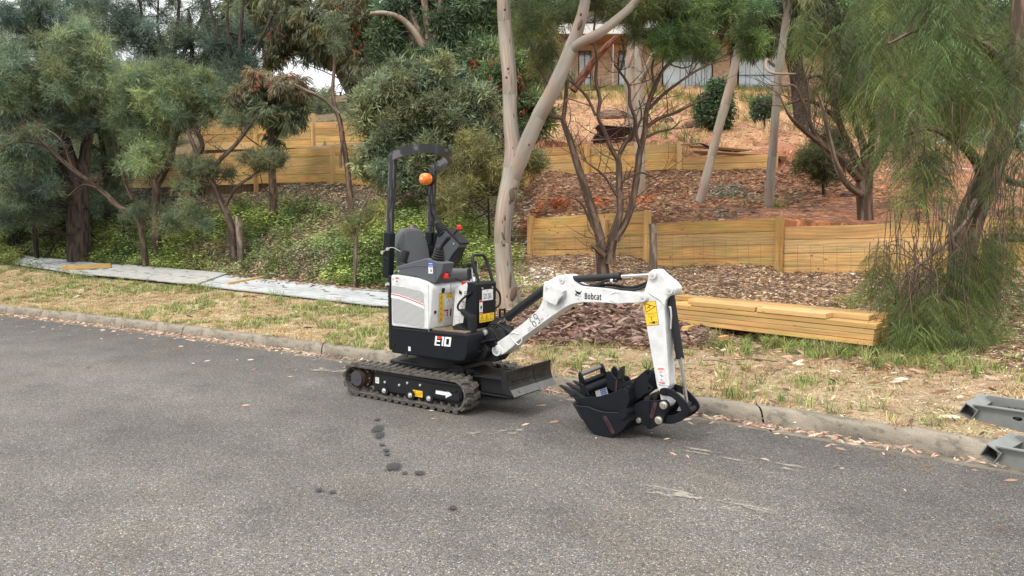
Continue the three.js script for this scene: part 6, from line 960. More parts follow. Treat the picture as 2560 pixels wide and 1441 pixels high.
plant({ name: 'multi_stem_tree', label: 'bare twisting brown two stemmed tree growing in front of the lower timber wall', category: 'tree', bark: 'brown', rough: 0.12, twigs: 2.5, twigDensity: 0.5, bare: 150, limbs: [
  ['trunk', [[1512, 662, 11.6, 18.5], [1503, 640, 11.6, 14.3], [1500, 600, 11.6, 12.2], [1486, 540, 11.65, 10.9], [1462, 470, 11.7, 10.1], [1440, 400, 11.7, 9.2], [1425, 350, 11.75, 8.4], [1410, 310, 11.8, 6.7], [1405, 290, 11.8, 5.9]]],
  ['trunk', [[1522, 660, 11.6, 16.8], [1527, 625, 11.6, 12.6], [1536, 580, 11.6, 10.9], [1550, 530, 11.6, 9.2], [1548, 470, 11.6, 8.8], [1548, 420, 11.65, 8.0], [1545, 390, 11.65, 6.7]]],
  ['branch', [[1538, 600, 11.6, 10.1], [1565, 555, 11.6, 8.4], [1582, 500, 11.6, 8.4], [1594, 430, 11.6, 8.4], [1600, 380, 11.65, 8.0], [1612, 330, 11.7, 7.1], [1616, 280, 11.7, 6.3], [1632, 230, 11.7, 5.5], [1655, 180, 11.7, 4.6], [1690, 140, 11.7, 3.8], [1720, 100, 11.7, 2.5]]],
  ['branch', [[1545, 400, 11.65, 5.9], [1528, 370, 11.6, 5.5], [1510, 325, 11.6, 5.0], [1495, 290, 11.55, 4.6], [1500, 250, 11.5, 4.6], [1490, 200, 11.5, 4.2], [1492, 150, 11.5, 3.8], [1485, 90, 11.5, 2.9], [1490, 20, 11.5, 2.1]]],
  ['branch', [[1546, 395, 11.65, 5.9], [1560, 362, 11.7, 5.5], [1582, 335, 11.75, 5.5], [1588, 300, 11.8, 5.0], [1575, 260, 11.8, 4.2], [1572, 215, 11.8, 3.8], [1550, 180, 11.8, 2.9], [1535, 160, 11.8, 1.7]]],
  ['branch', [[1405, 295, 11.8, 5.9], [1382, 290, 11.8, 5.0], [1374, 250, 11.8, 4.6], [1370, 210, 11.85, 4.2], [1352, 180, 11.9, 3.4], [1330, 140, 11.9, 2.5]]], ['branch', [[1408, 300, 11.8, 5.9], [1414, 250, 11.8, 5.0], [1416, 200, 11.8, 4.2], [1410, 160, 11.8, 3.4], [1420, 100, 11.8, 2.5]]],
  ['branch', [[1614, 320, 11.7, 5.0], [1650, 295, 11.6, 4.2], [1690, 282, 11.6, 3.4], [1730, 262, 11.5, 2.5], [1775, 240, 11.5, 1.3]]], ['branch', [[1620, 275, 11.7, 4.6], [1660, 235, 11.65, 3.9], [1700, 205, 11.6, 3.4], [1745, 175, 11.6, 2.5], [1790, 155, 11.6, 1.7]]],
  ['branch', [[1612, 345, 11.7, 4.2], [1645, 330, 11.6, 2.9], [1680, 322, 11.6, 2.1], [1705, 300, 11.6, 1.3]]], ['branch', [[1550, 500, 11.6, 4.2], [1530, 470, 11.5, 3.4], [1510, 440, 11.45, 2.9], [1480, 415, 11.4, 2.5], [1455, 398, 11.4, 1.7]]],
  ['branch', [[1490, 290, 11.55, 3.4], [1465, 240, 11.5, 3.4], [1440, 215, 11.5, 2.9], [1420, 200, 11.5, 2.2]]], ['branch', [[1500, 600, 11.58, 4.2], [1478, 560, 11.5, 3.4], [1455, 510, 11.45, 2.9], [1438, 495, 11.4, 1.7]]],
  ['branch', [[1549, 455, 11.6, 3.4], [1570, 445, 11.5, 2.9], [1600, 432, 11.45, 2.5], [1640, 445, 11.4, 1.7]]], ['branch', [[1508, 640, 11.5, 7.6], [1490, 622, 11.4, 5.9], [1478, 612, 11.4, 3.4]]],
  ['branch', [[1552, 175, 11.8, 2.5], [1560, 130, 11.8, 2.5], [1552, 90, 11.8, 2.0]]], ['branch', [[1640, 225, 11.7, 3.4], [1630, 170, 11.7, 2.9], [1646, 120, 11.7, 2.2]]], ['branch', [[1600, 370, 11.65, 4.2], [1592, 330, 11.5, 3.4], [1604, 290, 11.5, 2.5], [1598, 250, 11.5, 1.7]]],
], crowns: [['fine', [0.11, 0.135, 0.055], [[1480, 20, 11.6, 90, 40, 130], [1340, 50, 11.9, 80, 60, 200], [1570, 15, 11.7, 90, 40, 150], [1640, 10, 11.7, 80, 36, 130], [1365, 150, 11.9, 55, 34, 90], [1600, 90, 11.8, 40, 30, 36]], 0.9], ['fine', [0.085, 0.135, 0.05], [[1690, 95, 11.6, 62, 36, 300], [1740, 80, 11.6, 50, 36, 160], [1750, 25, 11.6, 90, 36, 200], [1830, 20, 11.8, 80, 30, 150], [1690, 10, 11.7, 80, 30, 130], [1850, 95, 12.2, 60, 22, 90], [1890, 120, 12.4, 40, 16, 50], [1770, 125, 12.0, 45, 16, 50]], 0.95]] });
plant({ name: 'gum_tree', label: 'mottled pale gum tree with two close trunks behind the bare two stemmed tree', category: 'tree', bark: 'gumFar', twigs: 2, limbs: [
  ['trunk', [[1601, 478, 15.4, 14], [1600, 430, 15.4, 12.5], [1601, 360, 15.5, 12], [1606, 300, 15.6, 12], [1600, 240, 15.7, 11.5], [1596, 160, 15.8, 10], [1600, 80, 15.9, 9.5], [1606, 0, 16, 9], [1620, -120, 16, 7]]],
  ['trunk', [[1588, 372, 19.5, 17], [1585, 330, 19.5, 14], [1580, 270, 19.5, 12.5], [1572, 200, 19.5, 12], [1578, 130, 19.5, 11], [1590, 60, 19.5, 10], [1594, 0, 19.5, 9], [1580, -100, 19.5, 7]]],
  ['branch', [[1602, 200, 15.7, 8], [1628, 150, 15.6, 7], [1650, 90, 15.6, 6], [1660, 20, 15.6, 5]]]],
  crowns: [['sickle', G_GUM, [[1640, -10, 16, 110, 50, 220], [1560, -60, 17, 120, 50, 240], [1620, -140, 16, 160, 80, 300]]]] });
plant({ name: 'fallen_log', label: 'leaning broken tree trunk with rusty red bark propped below the house', category: 'log', bark: 'red', twigs: 0, root: false, limbs: [['trunk', [[1432, 226, 27, 11], [1465, 180, 27, 10], [1490, 145, 26.8, 8.5], [1525, 108, 26.6, 7.5], [1548, 88, 26.5, 5]]]], crowns: [] });
plant({ name: 'gum_tree', label: 'slim leaning gum tree rising to the right from the red soil', category: 'tree', bark: 'gumFar', twigs: 1.6, limbs: [
  ['trunk', [[1746, 505, 14.0, 12], [1762, 460, 14, 11.5], [1777, 400, 14.1, 11], [1797, 320, 14.2, 11], [1818, 245, 14.3, 11.5], [1834, 180, 14.4, 10.5], [1846, 120, 14.5, 9], [1860, 50, 14.6, 8], [1870, -20, 14.7, 7], [1880, -120, 14.8, 5]]]],
  crowns: [['sickle', [0.085, 0.10, 0.045], [[1830, 40, 14.6, 80, 38, 170], [1880, 80, 14.8, 70, 30, 120], [1850, -40, 14.7, 120, 60, 200]]]] });
plant({ name: 'gum_tree', label: 'straight thin pale gum tree standing beside the end of the upper wall', category: 'tree', bark: 'gum', twigs: 1.6, limbs: [
  ['trunk', [[1922, 516, 13.4, 12], [1926, 450, 13.4, 11], [1932, 380, 13.4, 10.5], [1938, 300, 13.4, 10], [1944, 220, 13.4, 9.5], [1954, 130, 13.4, 9], [1966, 50, 13.5, 9.5], [1978, -20, 13.5, 8], [1990, -140, 13.6, 6]]], ['branch', [[1968, 40, 13.5, 6], [1960, 0, 13.5, 5], [1950, -60, 13.5, 4]]], ['branch', [[1936, 165, 13.4, 4], [1918, 150, 13.3, 4], [1916, 170, 13.2, 4], [1930, 182, 13.1, 3], [1990, 185, 13, 2]]]],
  crowns: [['sickle', G_GUM, [[1960, -80, 13.5, 130, 60, 200]]]] });
plant({ name: 'large_leaf_tree', label: 'dark broad leaved tree between the house and the pepper tree', category: 'tree', bark: 'dark', limbs: [['trunk', [[2010, 300, 24, 22], [1996, 200, 24, 19], [1975, 110, 24, 16], [1990, 30, 24, 12], [2010, -60, 24, 8]]], ['branch', [[1980, 120, 24, 10], [1950, 80, 24, 8], [1925, 60, 24, 5]]]],
  crowns: [['round', [0.035, 0.05, 0.045], [[1950, 30, 24, 55, 60, 360], [2010, 60, 24, 50, 70, 360], [1960, 90, 24, 40, 35, 140], [2060, 10, 24, 70, 60, 300], [1985, -60, 24, 120, 50, 300]], 1.9]] });
plant({ name: 'round_shrub', label: 'round dark green shrub beside the slim leaning gum tree', category: 'shrub', bark: 'dark', base: [1790, 322, 21], limbs: [['trunk', [[1790, 325, 21, 5], [1790, 290, 21, 4], [1785, 260, 21, 2]]]], crowns: [['round', [0.05, 0.085, 0.035], [[1790, 272, 21, 36, 42, 420], [1796, 232, 21, 26, 20, 130], [1806, 300, 21, 22, 20, 90]], 1.2]] });
plant({ name: 'small_shrub', label: 'small green shrub on the dry slope behind the straight thin gum', category: 'shrub', bark: 'dark', base: [1912, 296, 22], limbs: [['trunk', [[1912, 300, 22, 3], [1912, 280, 22, 2], [1910, 260, 22, 1.4]]]], crowns: [['round', [0.06, 0.09, 0.045], [[1912, 270, 22, 24, 26, 160]], 1]] });
plant({ name: 'feathery_shrub', label: 'low feathery olive green shrub at the foot of the first pepper tree', category: 'shrub', bark: 'dark', base: [2060, 458, 14.4], limbs: [['trunk', [[2062, 462, 14.4, 4], [2055, 420, 14.4, 3], [2045, 370, 14.4, 2]]]], crowns: [['fine', [0.07, 0.085, 0.035], [[2050, 410, 14.4, 55, 45, 420], [2080, 370, 14.6, 45, 40, 240]], 1]] });
// --- pepper trees
plant({ name: 'pepper_tree', label: 'pepper tree with a fan of dark bare limbs above the lower timber wall', category: 'tree', bark: 'brown', twigs: 2.2, twigDensity: 0.85, bare: 190, limbs: [
  ['trunk', [[2166, 560, 12.1, 20], [2163, 520, 12.1, 18], [2160, 470, 12.1, 20], [2164, 435, 12.1, 18]]],
  ['branch', [[2158, 455, 12.1, 13], [2115, 410, 12.0, 10], [2060, 365, 11.9, 8.5], [2010, 325, 11.8, 6.5], [1975, 290, 11.7, 4], [1950, 240, 11.7, 2]]], ['branch', [[2160, 440, 12.1, 12], [2130, 380, 12.15, 10], [2100, 310, 12.2, 8], [2080, 230, 12.2, 6.5], [2050, 190, 12.2, 4.5], [2010, 200, 12.2, 3]]],
  ['branch', [[2164, 430, 12.1, 12], [2160, 370, 12.1, 9.5], [2140, 310, 12.1, 8], [2130, 250, 12.1, 6.5], [2135, 180, 12.1, 5], [2120, 120, 12.1, 3]]], ['branch', [[2168, 430, 12.1, 12], [2178, 370, 12.1, 9], [2182, 320, 12.1, 7.5], [2176, 260, 12.1, 6], [2150, 210, 12.1, 4.5], [2140, 140, 12, 3]]],
  ['branch', [[2170, 435, 12.1, 11], [2205, 380, 12.1, 9], [2235, 320, 12.1, 7], [2260, 250, 12.1, 6], [2290, 180, 12.1, 5], [2320, 100, 12.1, 3]]], ['branch', [[2150, 485, 12.0, 10], [2118, 460, 11.8, 8], [2095, 420, 11.7, 7], [2075, 350, 11.6, 6], [2062, 290, 11.5, 5], [2048, 240, 11.5, 4]], 'grey'],
  ['branch', [[2060, 365, 11.9, 6], [2030, 320, 11.9, 5], [2010, 260, 11.9, 4], [1985, 215, 11.9, 3], [1960, 215, 11.9, 2]]], ['branch', [[2100, 310, 12.2, 6], [2060, 270, 12.2, 5], [2010, 250, 12.2, 4], [1970, 260, 12.2, 2.4]]], ['branch', [[2080, 230, 12.2, 5], [2110, 180, 12.2, 4], [2090, 120, 12.2, 3]]], ['branch', [[2235, 320, 12.1, 5], [2290, 300, 12.0, 4], [2350, 300, 12, 3]]]],
  crowns: [['pepper', G_PEP, [[2060, 60, 12, 70, 50, 84], [2110, 140, 12, 70, 60, 106], [2180, 180, 12, 80, 70, 128], [2140, 60, 12, 90, 60, 123], [2240, 90, 12, 90, 80, 168], [2330, 120, 12.2, 100, 90, 202], [2260, 230, 11.8, 80, 70, 134], [2340, 260, 11.8, 80, 70, 134], [2440, 80, 12, 90, 80, 156], [2180, 240, 11.6, 60, 30, 24], [2250, 320, 11.6, 60, 40, 31], [2090, 180, 11.8, 50, 30, 16], [2200, 0, 12.2, 180, 40, 145], [2460, 200, 12, 70, 70, 106], [2310, 360, 11.4, 60, 40, 49]], 1.1]],
  strands: [[2240, 200, 11.6, 160, 34, 1.1], [2080, 200, 11.8, 100, 24, 0.7]] });
plant({ name: 'pepper_tree', label: 'drooping pepper tree with thick leaning trunk, fronds sweeping down to the verge', category: 'tree', bark: 'brown', twigs: 1.8, twigDensity: 0.8, limbs: [
  ['trunk', [[2395, 800, 8.6, 34], [2400, 700, 8.6, 31], [2410, 620, 8.6, 31], [2430, 540, 8.6, 32], [2462, 460, 8.55, 31], [2492, 390, 8.5, 27], [2520, 310, 8.5, 24], [2540, 200, 8.5, 25], [2552, 90, 8.5, 24], [2560, -40, 8.5, 22], [2580, -200, 8.5, 16]]],
  ['branch', [[2462, 450, 8.55, 16], [2440, 400, 8.4, 13], [2390, 350, 8.2, 10], [2320, 320, 8.1, 7], [2260, 340, 8.0, 4]]], ['branch', [[2535, 200, 8.5, 14], [2480, 130, 8.3, 11], [2400, 80, 8.2, 8], [2310, 70, 8.1, 6], [2220, 110, 8, 3]]], ['branch', [[2560, 0, 8.5, 14], [2620, -60, 8.4, 10], [2700, -60, 8.3, 6]]], ['branch', [[2480, 420, 8.5, 12], [2520, 450, 8.3, 9], [2580, 470, 8.1, 6]]],
  ['branch', [[2440, 500, 8.5, 6], [2410, 560, 8.0, 5], [2330, 640, 7.8, 4], [2270, 680, 7.7, 2]], 'grey'], ['branch', [[2350, 545, 8.0, 4], [2370, 560, 7.8, 4], [2380, 600, 7.8, 3], [2420, 640, 7.7, 2]], 'grey']],
  crowns: [['pepper', G_PEP, [[2300, 60, 8.2, 130, 80, 79], [2430, 60, 8.2, 110, 90, 99], [2350, 200, 8.1, 110, 90, 92], [2250, 270, 8.0, 80, 70, 52], [2460, 230, 8.0, 80, 90, 66], [2520, 120, 7.9, 70, 110, 79], [2290, 390, 8.0, 60, 60, 46], [2360, 370, 8.0, 60, 50, 33], [2540, 330, 7.9, 50, 70, 29], [2540, 560, 7.8, 40, 80, 55], [2500, 650, 7.8, 50, 60, 50], [2200, 120, 8.2, 60, 60, 33], [2330, -60, 8.2, 220, 60, 145]], 1],
    ['pepper', [0.14, 0.19, 0.055], [[2210, 640, 7.9, 70, 30, 30], [2260, 700, 7.8, 85, 40, 60], [2330, 760, 7.6, 100, 55, 200], [2240, 790, 7.6, 70, 60, 150], [2300, 850, 7.4, 90, 50, 190], [2390, 850, 7.4, 80, 50, 150], [2400, 690, 7.7, 60, 60, 90], [2430, 590, 7.8, 50, 60, 60], [2460, 800, 7.4, 70, 50, 80], [2350, 640, 7.8, 60, 50, 50]], 0.95]],
  strands: [[2330, 500, 7.9, 110, 34, 0.9], [2420, 560, 7.8, 100, 44, 0.9], [2260, 600, 7.8, 90, 20, 0.7], [2500, 420, 7.9, 70, 34, 1.1], [2350, 260, 8, 160, 30, 0.9]] });
// --- behind the excavator
plant({ name: 'willow_leaf_wattle', label: 'large grey green narrow leaved wattle in front of the long pine wall', category: 'shrub', bark: 'brown', base: [1060, 462, 16.4], limbs: [['trunk', [[1060, 470, 16.4, 9], [1050, 400, 16.2, 8], [1030, 300, 16, 6], [1010, 220, 16, 4]]], ['branch', [[1055, 430, 16.3, 6], [1110, 340, 16, 5], [1150, 260, 16, 3]]], ['branch', [[1052, 420, 16.2, 5], [980, 340, 16, 4], [940, 280, 16, 2.6]]], ['branch', [[935, 440, 15.6, 2.4], [960, 380, 15.6, 2], [985, 320, 15.7, 1.6]]]],
  crowns: [['willow', [0.128, 0.152, 0.088], [[960, 290, 16, 70, 70, 330], [1040, 250, 16, 90, 80, 480], [1120, 300, 16, 80, 80, 420], [1020, 350, 15.9, 90, 60, 380], [990, 425, 15.6, 70, 36, 200], [1090, 440, 15.6, 80, 34, 220], [1100, 390, 15.8, 80, 50, 330], [960, 360, 15.9, 50, 40, 150], [1180, 360, 15.9, 50, 60, 190], [1190, 250, 16.2, 55, 60, 190], [1090, 195, 16.2, 80, 44, 170], [920, 240, 16.2, 50, 40, 70], [1000, 190, 16.3, 60, 30, 70], [930, 420, 15.9, 40, 40, 70], [1150, 440, 15.8, 60, 30, 110], [1210, 310, 16, 40, 50, 90]], 0.95]] });
plant({ name: 'bottlebrush', label: 'bottlebrush bush dotted with red flowers left of the tall pale gum', category: 'shrub', bark: 'dark', base: [1262, 420, 18.6], limbs: [['trunk', [[1262, 430, 18.6, 5], [1240, 350, 18.6, 4], [1215, 280, 18.6, 3]]], ['branch', [[1260, 400, 18.6, 4], [1280, 330, 18.6, 3], [1300, 250, 18.6, 2]]], ['branch', [[1258, 410, 18.6, 4], [1225, 350, 18.4, 3], [1195, 300, 18.4, 2]]]],
  crowns: [['willow', [0.085, 0.12, 0.045], [[1220, 210, 18.6, 60, 60, 230], [1280, 190, 18.6, 60, 50, 200], [1180, 270, 18.6, 45, 40, 110], [1330, 260, 18.6, 55, 60, 150], [1310, 330, 18.6, 50, 40, 110]], 1.2]], flowers: [[1240, 200, 18.0, 60, 60, 22], [1200, 250, 18.0, 50, 50, 14], [1240, 300, 18, 45, 18, 8], [1320, 225, 18, 25, 60, 10]] });
plant({ name: 'olive_shrub', label: 'brownish olive shrub with many thin stems beside the foot of the tall gum', category: 'shrub', bark: 'dark', twigs: 1.6, bare: 70, base: [1225, 485, 14.2], limbs: [['trunk', [[1225, 492, 14.2, 3], [1215, 430, 14.2, 2.4], [1200, 370, 14.2, 1.6]]], ['branch', [[1228, 488, 14.2, 3], [1250, 430, 14.2, 2.4], [1262, 370, 14.2, 1.6]]], ['branch', [[1223, 488, 14.2, 2.6], [1180, 440, 14.1, 2], [1150, 400, 14.1, 1.4]]], ['branch', [[1230, 490, 14.2, 2.6], [1300, 430, 14.2, 2], [1330, 380, 14.2, 1.4]]]],
  crowns: [['fine', [0.14, 0.13, 0.05], [[1200, 380, 14.2, 75, 40, 330], [1170, 440, 14.1, 60, 50, 260], [1240, 420, 14.2, 55, 50, 200], [1140, 500, 13.9, 60, 40, 170], [1310, 400, 14.4, 50, 40, 130]], 1]] });
plant({ name: 'slender_tree', label: 'slender bent brown sapling trunk in front of the long pine wall', category: 'tree', bark: 'brown', twigs: 1.6, rough: 0.14, limbs: [['trunk', [[879, 522, 15.6, 10], [874, 480, 15.6, 7.5], [868, 420, 15.6, 7], [858, 360, 15.6, 6.5], [849, 300, 15.6, 6], [838, 270, 15.6, 6], [832, 240, 15.6, 4.5], [836, 160, 15.6, 4], [842, 90, 15.6, 3]]], ['branch', [[846, 285, 15.6, 5.5], [822, 258, 15.5, 5], [795, 240, 15.4, 4.5], [762, 225, 15.3, 4], [735, 210, 15.2, 3]], 'grey'], ['branch', [[852, 420, 15.5, 3.4], [851, 390, 15.5, 3], [857, 350, 15.5, 2.4]]]],
  crowns: [['fine', [0.08, 0.095, 0.05], [[845, 100, 15.6, 40, 40, 60]], 1]] });
plant({ name: 'flowering_gum', label: 'small weeping gum with reddish sickle leaves in front of the stacked pine walls', category: 'tree', bark: 'brown', twigs: 2, limbs: [['trunk', [[682, 472, 16.8, 11], [680, 420, 16.8, 9], [677, 350, 16.8, 9], [675, 280, 16.8, 7], [672, 220, 16.8, 5]]], ['branch', [[676, 300, 16.8, 5], [640, 240, 16.7, 4], [610, 220, 16.7, 3]]], ['branch', [[676, 280, 16.8, 5], [720, 220, 16.7, 4], [750, 215, 16.7, 3]]]],
  crowns: [['sickle', [0.125, 0.10, 0.06], [[650, 205, 16.6, 80, 32, 120], [725, 215, 16.6, 60, 32, 90], [605, 230, 16.6, 40, 34, 60]], 0.75], ['sickle', [0.085, 0.10, 0.055], [[680, 255, 16.7, 80, 50, 260], [615, 270, 16.6, 45, 44, 110], [690, 315, 16.7, 45, 40, 110], [735, 260, 16.7, 40, 36, 80]], 0.75], ['fine', [0.085, 0.095, 0.05], [[655, 400, 15.6, 50, 26, 150], [690, 385, 15.8, 30, 20, 60]], 0.9]], flowers: [[680, 205, 16.2, 70, 20, 12]] });
plant({ name: 'red_flowering_gum', label: 'large gum with pale forked trunks and red blossom hanging against the sky', category: 'tree', bark: 'gumFar', twigs: 2, limbs: [['trunk', [[915, 330, 27, 20], [892, 262, 27, 17], [866, 205, 27, 15], [840, 160, 27, 13], [815, 125, 27, 10], [806, 90, 27, 8], [790, 20, 27, 6]]], ['trunk', [[905, 320, 27.5, 19], [876, 220, 27.5, 15], [866, 150, 27.5, 13], [862, 80, 27.5, 11], [858, 0, 27.5, 9], [860, -100, 27.5, 6]]], ['branch', [[888, 240, 27.3, 8], [898, 170, 27.3, 7], [915, 100, 27.3, 5], [935, 40, 27.3, 4]]], ['branch', [[830, 175, 27, 6], [780, 140, 27, 5], [735, 115, 27, 4], [690, 90, 27, 3]]]],
  crowns: [['sickle', [0.10, 0.105, 0.055], [[720, 60, 26, 70, 50, 280], [790, 50, 26, 80, 60, 380], [860, 70, 25.5, 80, 70, 420], [920, 130, 25, 50, 80, 300], [900, 40, 25, 70, 60, 300], [820, 110, 26, 40, 40, 110], [950, 210, 25, 50, 60, 200], [905, 200, 25, 32, 70, 120], [780, -40, 26, 160, 40, 300], [690, 130, 26, 40, 40, 90], [760, 110, 26, 50, 40, 110]], 1.15]], flowers: [[920, 110, 24.2, 50, 40, 26], [950, 190, 24.2, 25, 50, 16], [700, 90, 25, 30, 20, 6], [740, 120, 25.5, 40, 30, 6], [880, 25, 24.3, 50, 15, 8]] });
plant({ name: 'pale_trunk_gum', label: 'distant gum with grey white trunks behind the dark thicket trees', category: 'tree', bark: 'gumFar', twigs: 2, limbs: [['trunk', [[678, 300, 31, 14], [670, 200, 31, 12], [664, 110, 31, 11], [655, 60, 31, 9], [636, 0, 31, 8], [620, -80, 31, 6]]], ['branch', [[667, 130, 31, 8], [672, 60, 31, 7], [668, 0, 31, 6]]], ['branch', [[668, 120, 31, 6], [690, 60, 31, 4], [705, 10, 31, 3]]]], crowns: [['sickle', [0.10, 0.115, 0.06], [[640, -10, 31, 80, 40, 240], [700, 20, 31, 50, 40, 120], [590, 40, 31, 50, 50, 140]], 1.9]] });
plant({ name: 'spreading_tree', label: 'big green tree with fanned brown limbs above the grey green wattle', category: 'tree', bark: 'grey', twigs: 2, limbs: [['trunk', [[1090, 330, 24, 20], [1082, 240, 24, 18], [1076, 170, 24, 17], [1066, 140, 24, 15]]], ['branch', [[1068, 150, 24, 12], [1045, 80, 24, 10], [1020, 20, 24, 8], [1000, -40, 24, 6]]], ['branch', [[1072, 150, 24, 12], [1070, 80, 24, 10], [1060, 0, 24, 8], [1055, -80, 24, 6]]], ['branch', [[1078, 150, 24, 10], [1092, 80, 24, 8], [1100, 20, 24, 7], [1108, -40, 24, 6]]], ['branch', [[1062, 130, 23.9, 9], [1035, 80, 23.8, 8], [1000, 45, 23.7, 7], [960, 33, 23.6, 6], [925, 34, 23.5, 4]], 'gumFar'], ['branch', [[1064, 150, 24, 9], [1040, 110, 24, 8], [1012, 60, 24, 7], [985, 10, 24, 5]]]],
  crowns: [['willow', [0.085, 0.13, 0.065], [[990, 110, 24.4, 60, 60, 260], [970, 60, 24.6, 60, 60, 240], [1040, 40, 25, 80, 60, 330], [1130, 50, 24.6, 80, 70, 420], [1200, 60, 24.6, 60, 70, 330], [1150, 130, 24.2, 80, 60, 360], [1210, 150, 24.2, 50, 50, 220], [1010, 170, 24, 60, 40, 200], [1120, 190, 24, 60, 40, 190], [1230, -10, 24.6, 80, 50, 250], [1100, -50, 24.6, 150, 40, 330]], 1.7]] });
// --- the thicket on the left
plant({ name: 'black_wattle', label: 'dark trunked dense tree at the far left end of the bank', category: 'tree', bark: 'dark', twigs: 2, limbs: [['trunk', [[195, 575, 18.3, 28], [192, 520, 18.3, 24], [186, 450, 18.3, 23], [165, 380, 18.3, 18], [150, 320, 18.3, 14], [140, 230, 18.3, 10], [150, 140, 18.3, 7]]], ['branch', [[205, 520, 18.3, 16], [206, 440, 18.3, 14], [216, 360, 18.4, 12], [235, 280, 18.4, 9], [250, 200, 18.4, 6]]], ['branch', [[160, 360, 18.3, 9], [110, 300, 18, 7], [60, 260, 17.8, 5]]]],
  crowns: [['fine', [0.088, 0.119, 0.080], [[70, 380, 17.6, 90, 60, 327], [50, 460, 17.2, 80, 50, 257], [150, 330, 17.8, 70, 50, 202], [120, 430, 18.6, 60, 50, 148], [20, 300, 17.8, 80, 60, 218], [60, 540, 17.6, 70, 26, 101]], 1.2], ['fine', [0.135, 0.172, 0.102], [[70, 160, 17.4, 100, 60, 405], [190, 110, 17.8, 90, 50, 327], [150, 210, 17.4, 90, 60, 327], [240, 180, 17.8, 70, 50, 218], [30, 230, 17.2, 70, 50, 195]], 1.25]] });
plant({ name: 'tea_tree', label: 'rounded grey green tea tree with several stems in front of the pine wall', category: 'tree', bark: 'umber', twigs: 1.8, bare: 50, limbs: [['trunk', [[385, 510, 17.2, 12], [392, 450, 17.2, 10], [404, 380, 17.2, 9], [415, 330, 17.2, 8], [420, 270, 17.2, 5]]], ['branch', [[390, 470, 17.2, 8], [425, 400, 17.2, 7], [440, 340, 17.2, 6], [470, 290, 17.2, 4]]], ['branch', [[480, 400, 16.8, 7], [505, 370, 16.8, 6], [490, 320, 16.9, 5], [480, 290, 17, 3]]], ['branch', [[330, 500, 17.4, 5], [310, 450, 17.4, 4.5], [295, 400, 17.4, 4]]]],
  crowns: [['fine', [0.121, 0.158, 0.080], [[440, 250, 17.0, 90, 50, 436], [520, 250, 17.0, 60, 40, 234], [360, 230, 17.2, 70, 50, 265], [400, 180, 17.4, 70, 40, 218], [480, 210, 17.2, 60, 35, 171], [330, 290, 17.2, 50, 40, 132], [460, 300, 16.8, 70, 26, 148], [380, 400, 16.4, 60, 40, 156], [360, 340, 17, 50, 35, 109]], 1.1]] });
plant({ name: 'tea_tree', label: 'leaning tea tree with a forked trunk beside the second fence post', category: 'tree', bark: 'umber', twigs: 1.6, bare: 60, limbs: [['trunk', [[588, 600, 15.9, 11], [572, 550, 15.9, 9], [545, 490, 15.9, 8], [520, 440, 15.9, 7], [490, 380, 16, 5], [470, 330, 16, 4]]], ['branch', [[520, 445, 15.9, 6], [545, 405, 15.8, 5.5], [590, 360, 15.8, 5], [620, 320, 15.8, 4], [640, 290, 15.8, 2]]], ['branch', [[560, 520, 15.9, 5], [590, 470, 15.8, 4], [630, 440, 15.8, 3], [660, 420, 15.8, 2]]], ['branch', [[530, 465, 15.9, 5], [490, 455, 15.8, 4], [450, 470, 15.8, 3]]]],
  crowns: [['fine', [0.115, 0.139, 0.072], [[480, 420, 15.8, 55, 26, 148], [450, 455, 15.8, 45, 20, 85], [540, 430, 15.8, 40, 18, 60], [500, 530, 15.7, 50, 30, 101], [430, 560, 15.9, 60, 26, 101], [590, 300, 15.9, 40, 26, 80]], 0.95]] });
plant({ name: 'crooked_shrub', label: 'crooked bare limb sweeping left from the grass beneath the tea trees', category: 'shrub', bark: 'umber', twigs: 1.2, bare: 60, limbs: [['trunk', [[362, 550, 16.6, 9], [340, 540, 16.6, 7], [300, 520, 16.6, 6.5], [262, 485, 16.6, 6.5], [215, 450, 16.5, 6], [165, 410, 16.4, 5.5], [120, 370, 16.3, 5], [90, 345, 16.2, 4], [20, 335, 16.1, 2.6]]], ['branch', [[240, 470, 16.5, 3], [210, 462, 16.4, 2.4], [170, 490, 16.4, 1.6]]], ['branch', [[120, 370, 16.3, 3], [60, 355, 16.2, 2], [0, 365, 16, 1.4]]], ['branch', [[180, 420, 16.4, 3], [150, 350, 16.3, 2.4], [95, 310, 16.3, 1.6]]]],
  crowns: [['fine', [0.095, 0.112, 0.065], [[360, 530, 16.4, 50, 25, 90], [60, 330, 16, 40, 20, 40]], 0.9]] });
plant({ name: 'bare_stem_shrub', label: 'wispy grey shrub of bare stems on the bank behind the excavator seat', category: 'shrub', bark: 'grey', twigs: 1.2, bare: 40, limbs: [['trunk', [[884, 628, 13.0, 6], [892, 580, 13, 4], [905, 530, 13, 3], [925, 480, 13, 2]]], ['branch', [[893, 575, 13, 3], [930, 545, 13, 2.4], [965, 515, 13, 1.6]]], ['branch', [[890, 590, 13, 3], [880, 550, 13, 2], [900, 500, 13, 1.6]]]], crowns: [['fine', [0.149, 0.158, 0.058], [[900, 560, 13, 35, 40, 40], [945, 530, 13, 30, 30, 24]], 0.8]] });
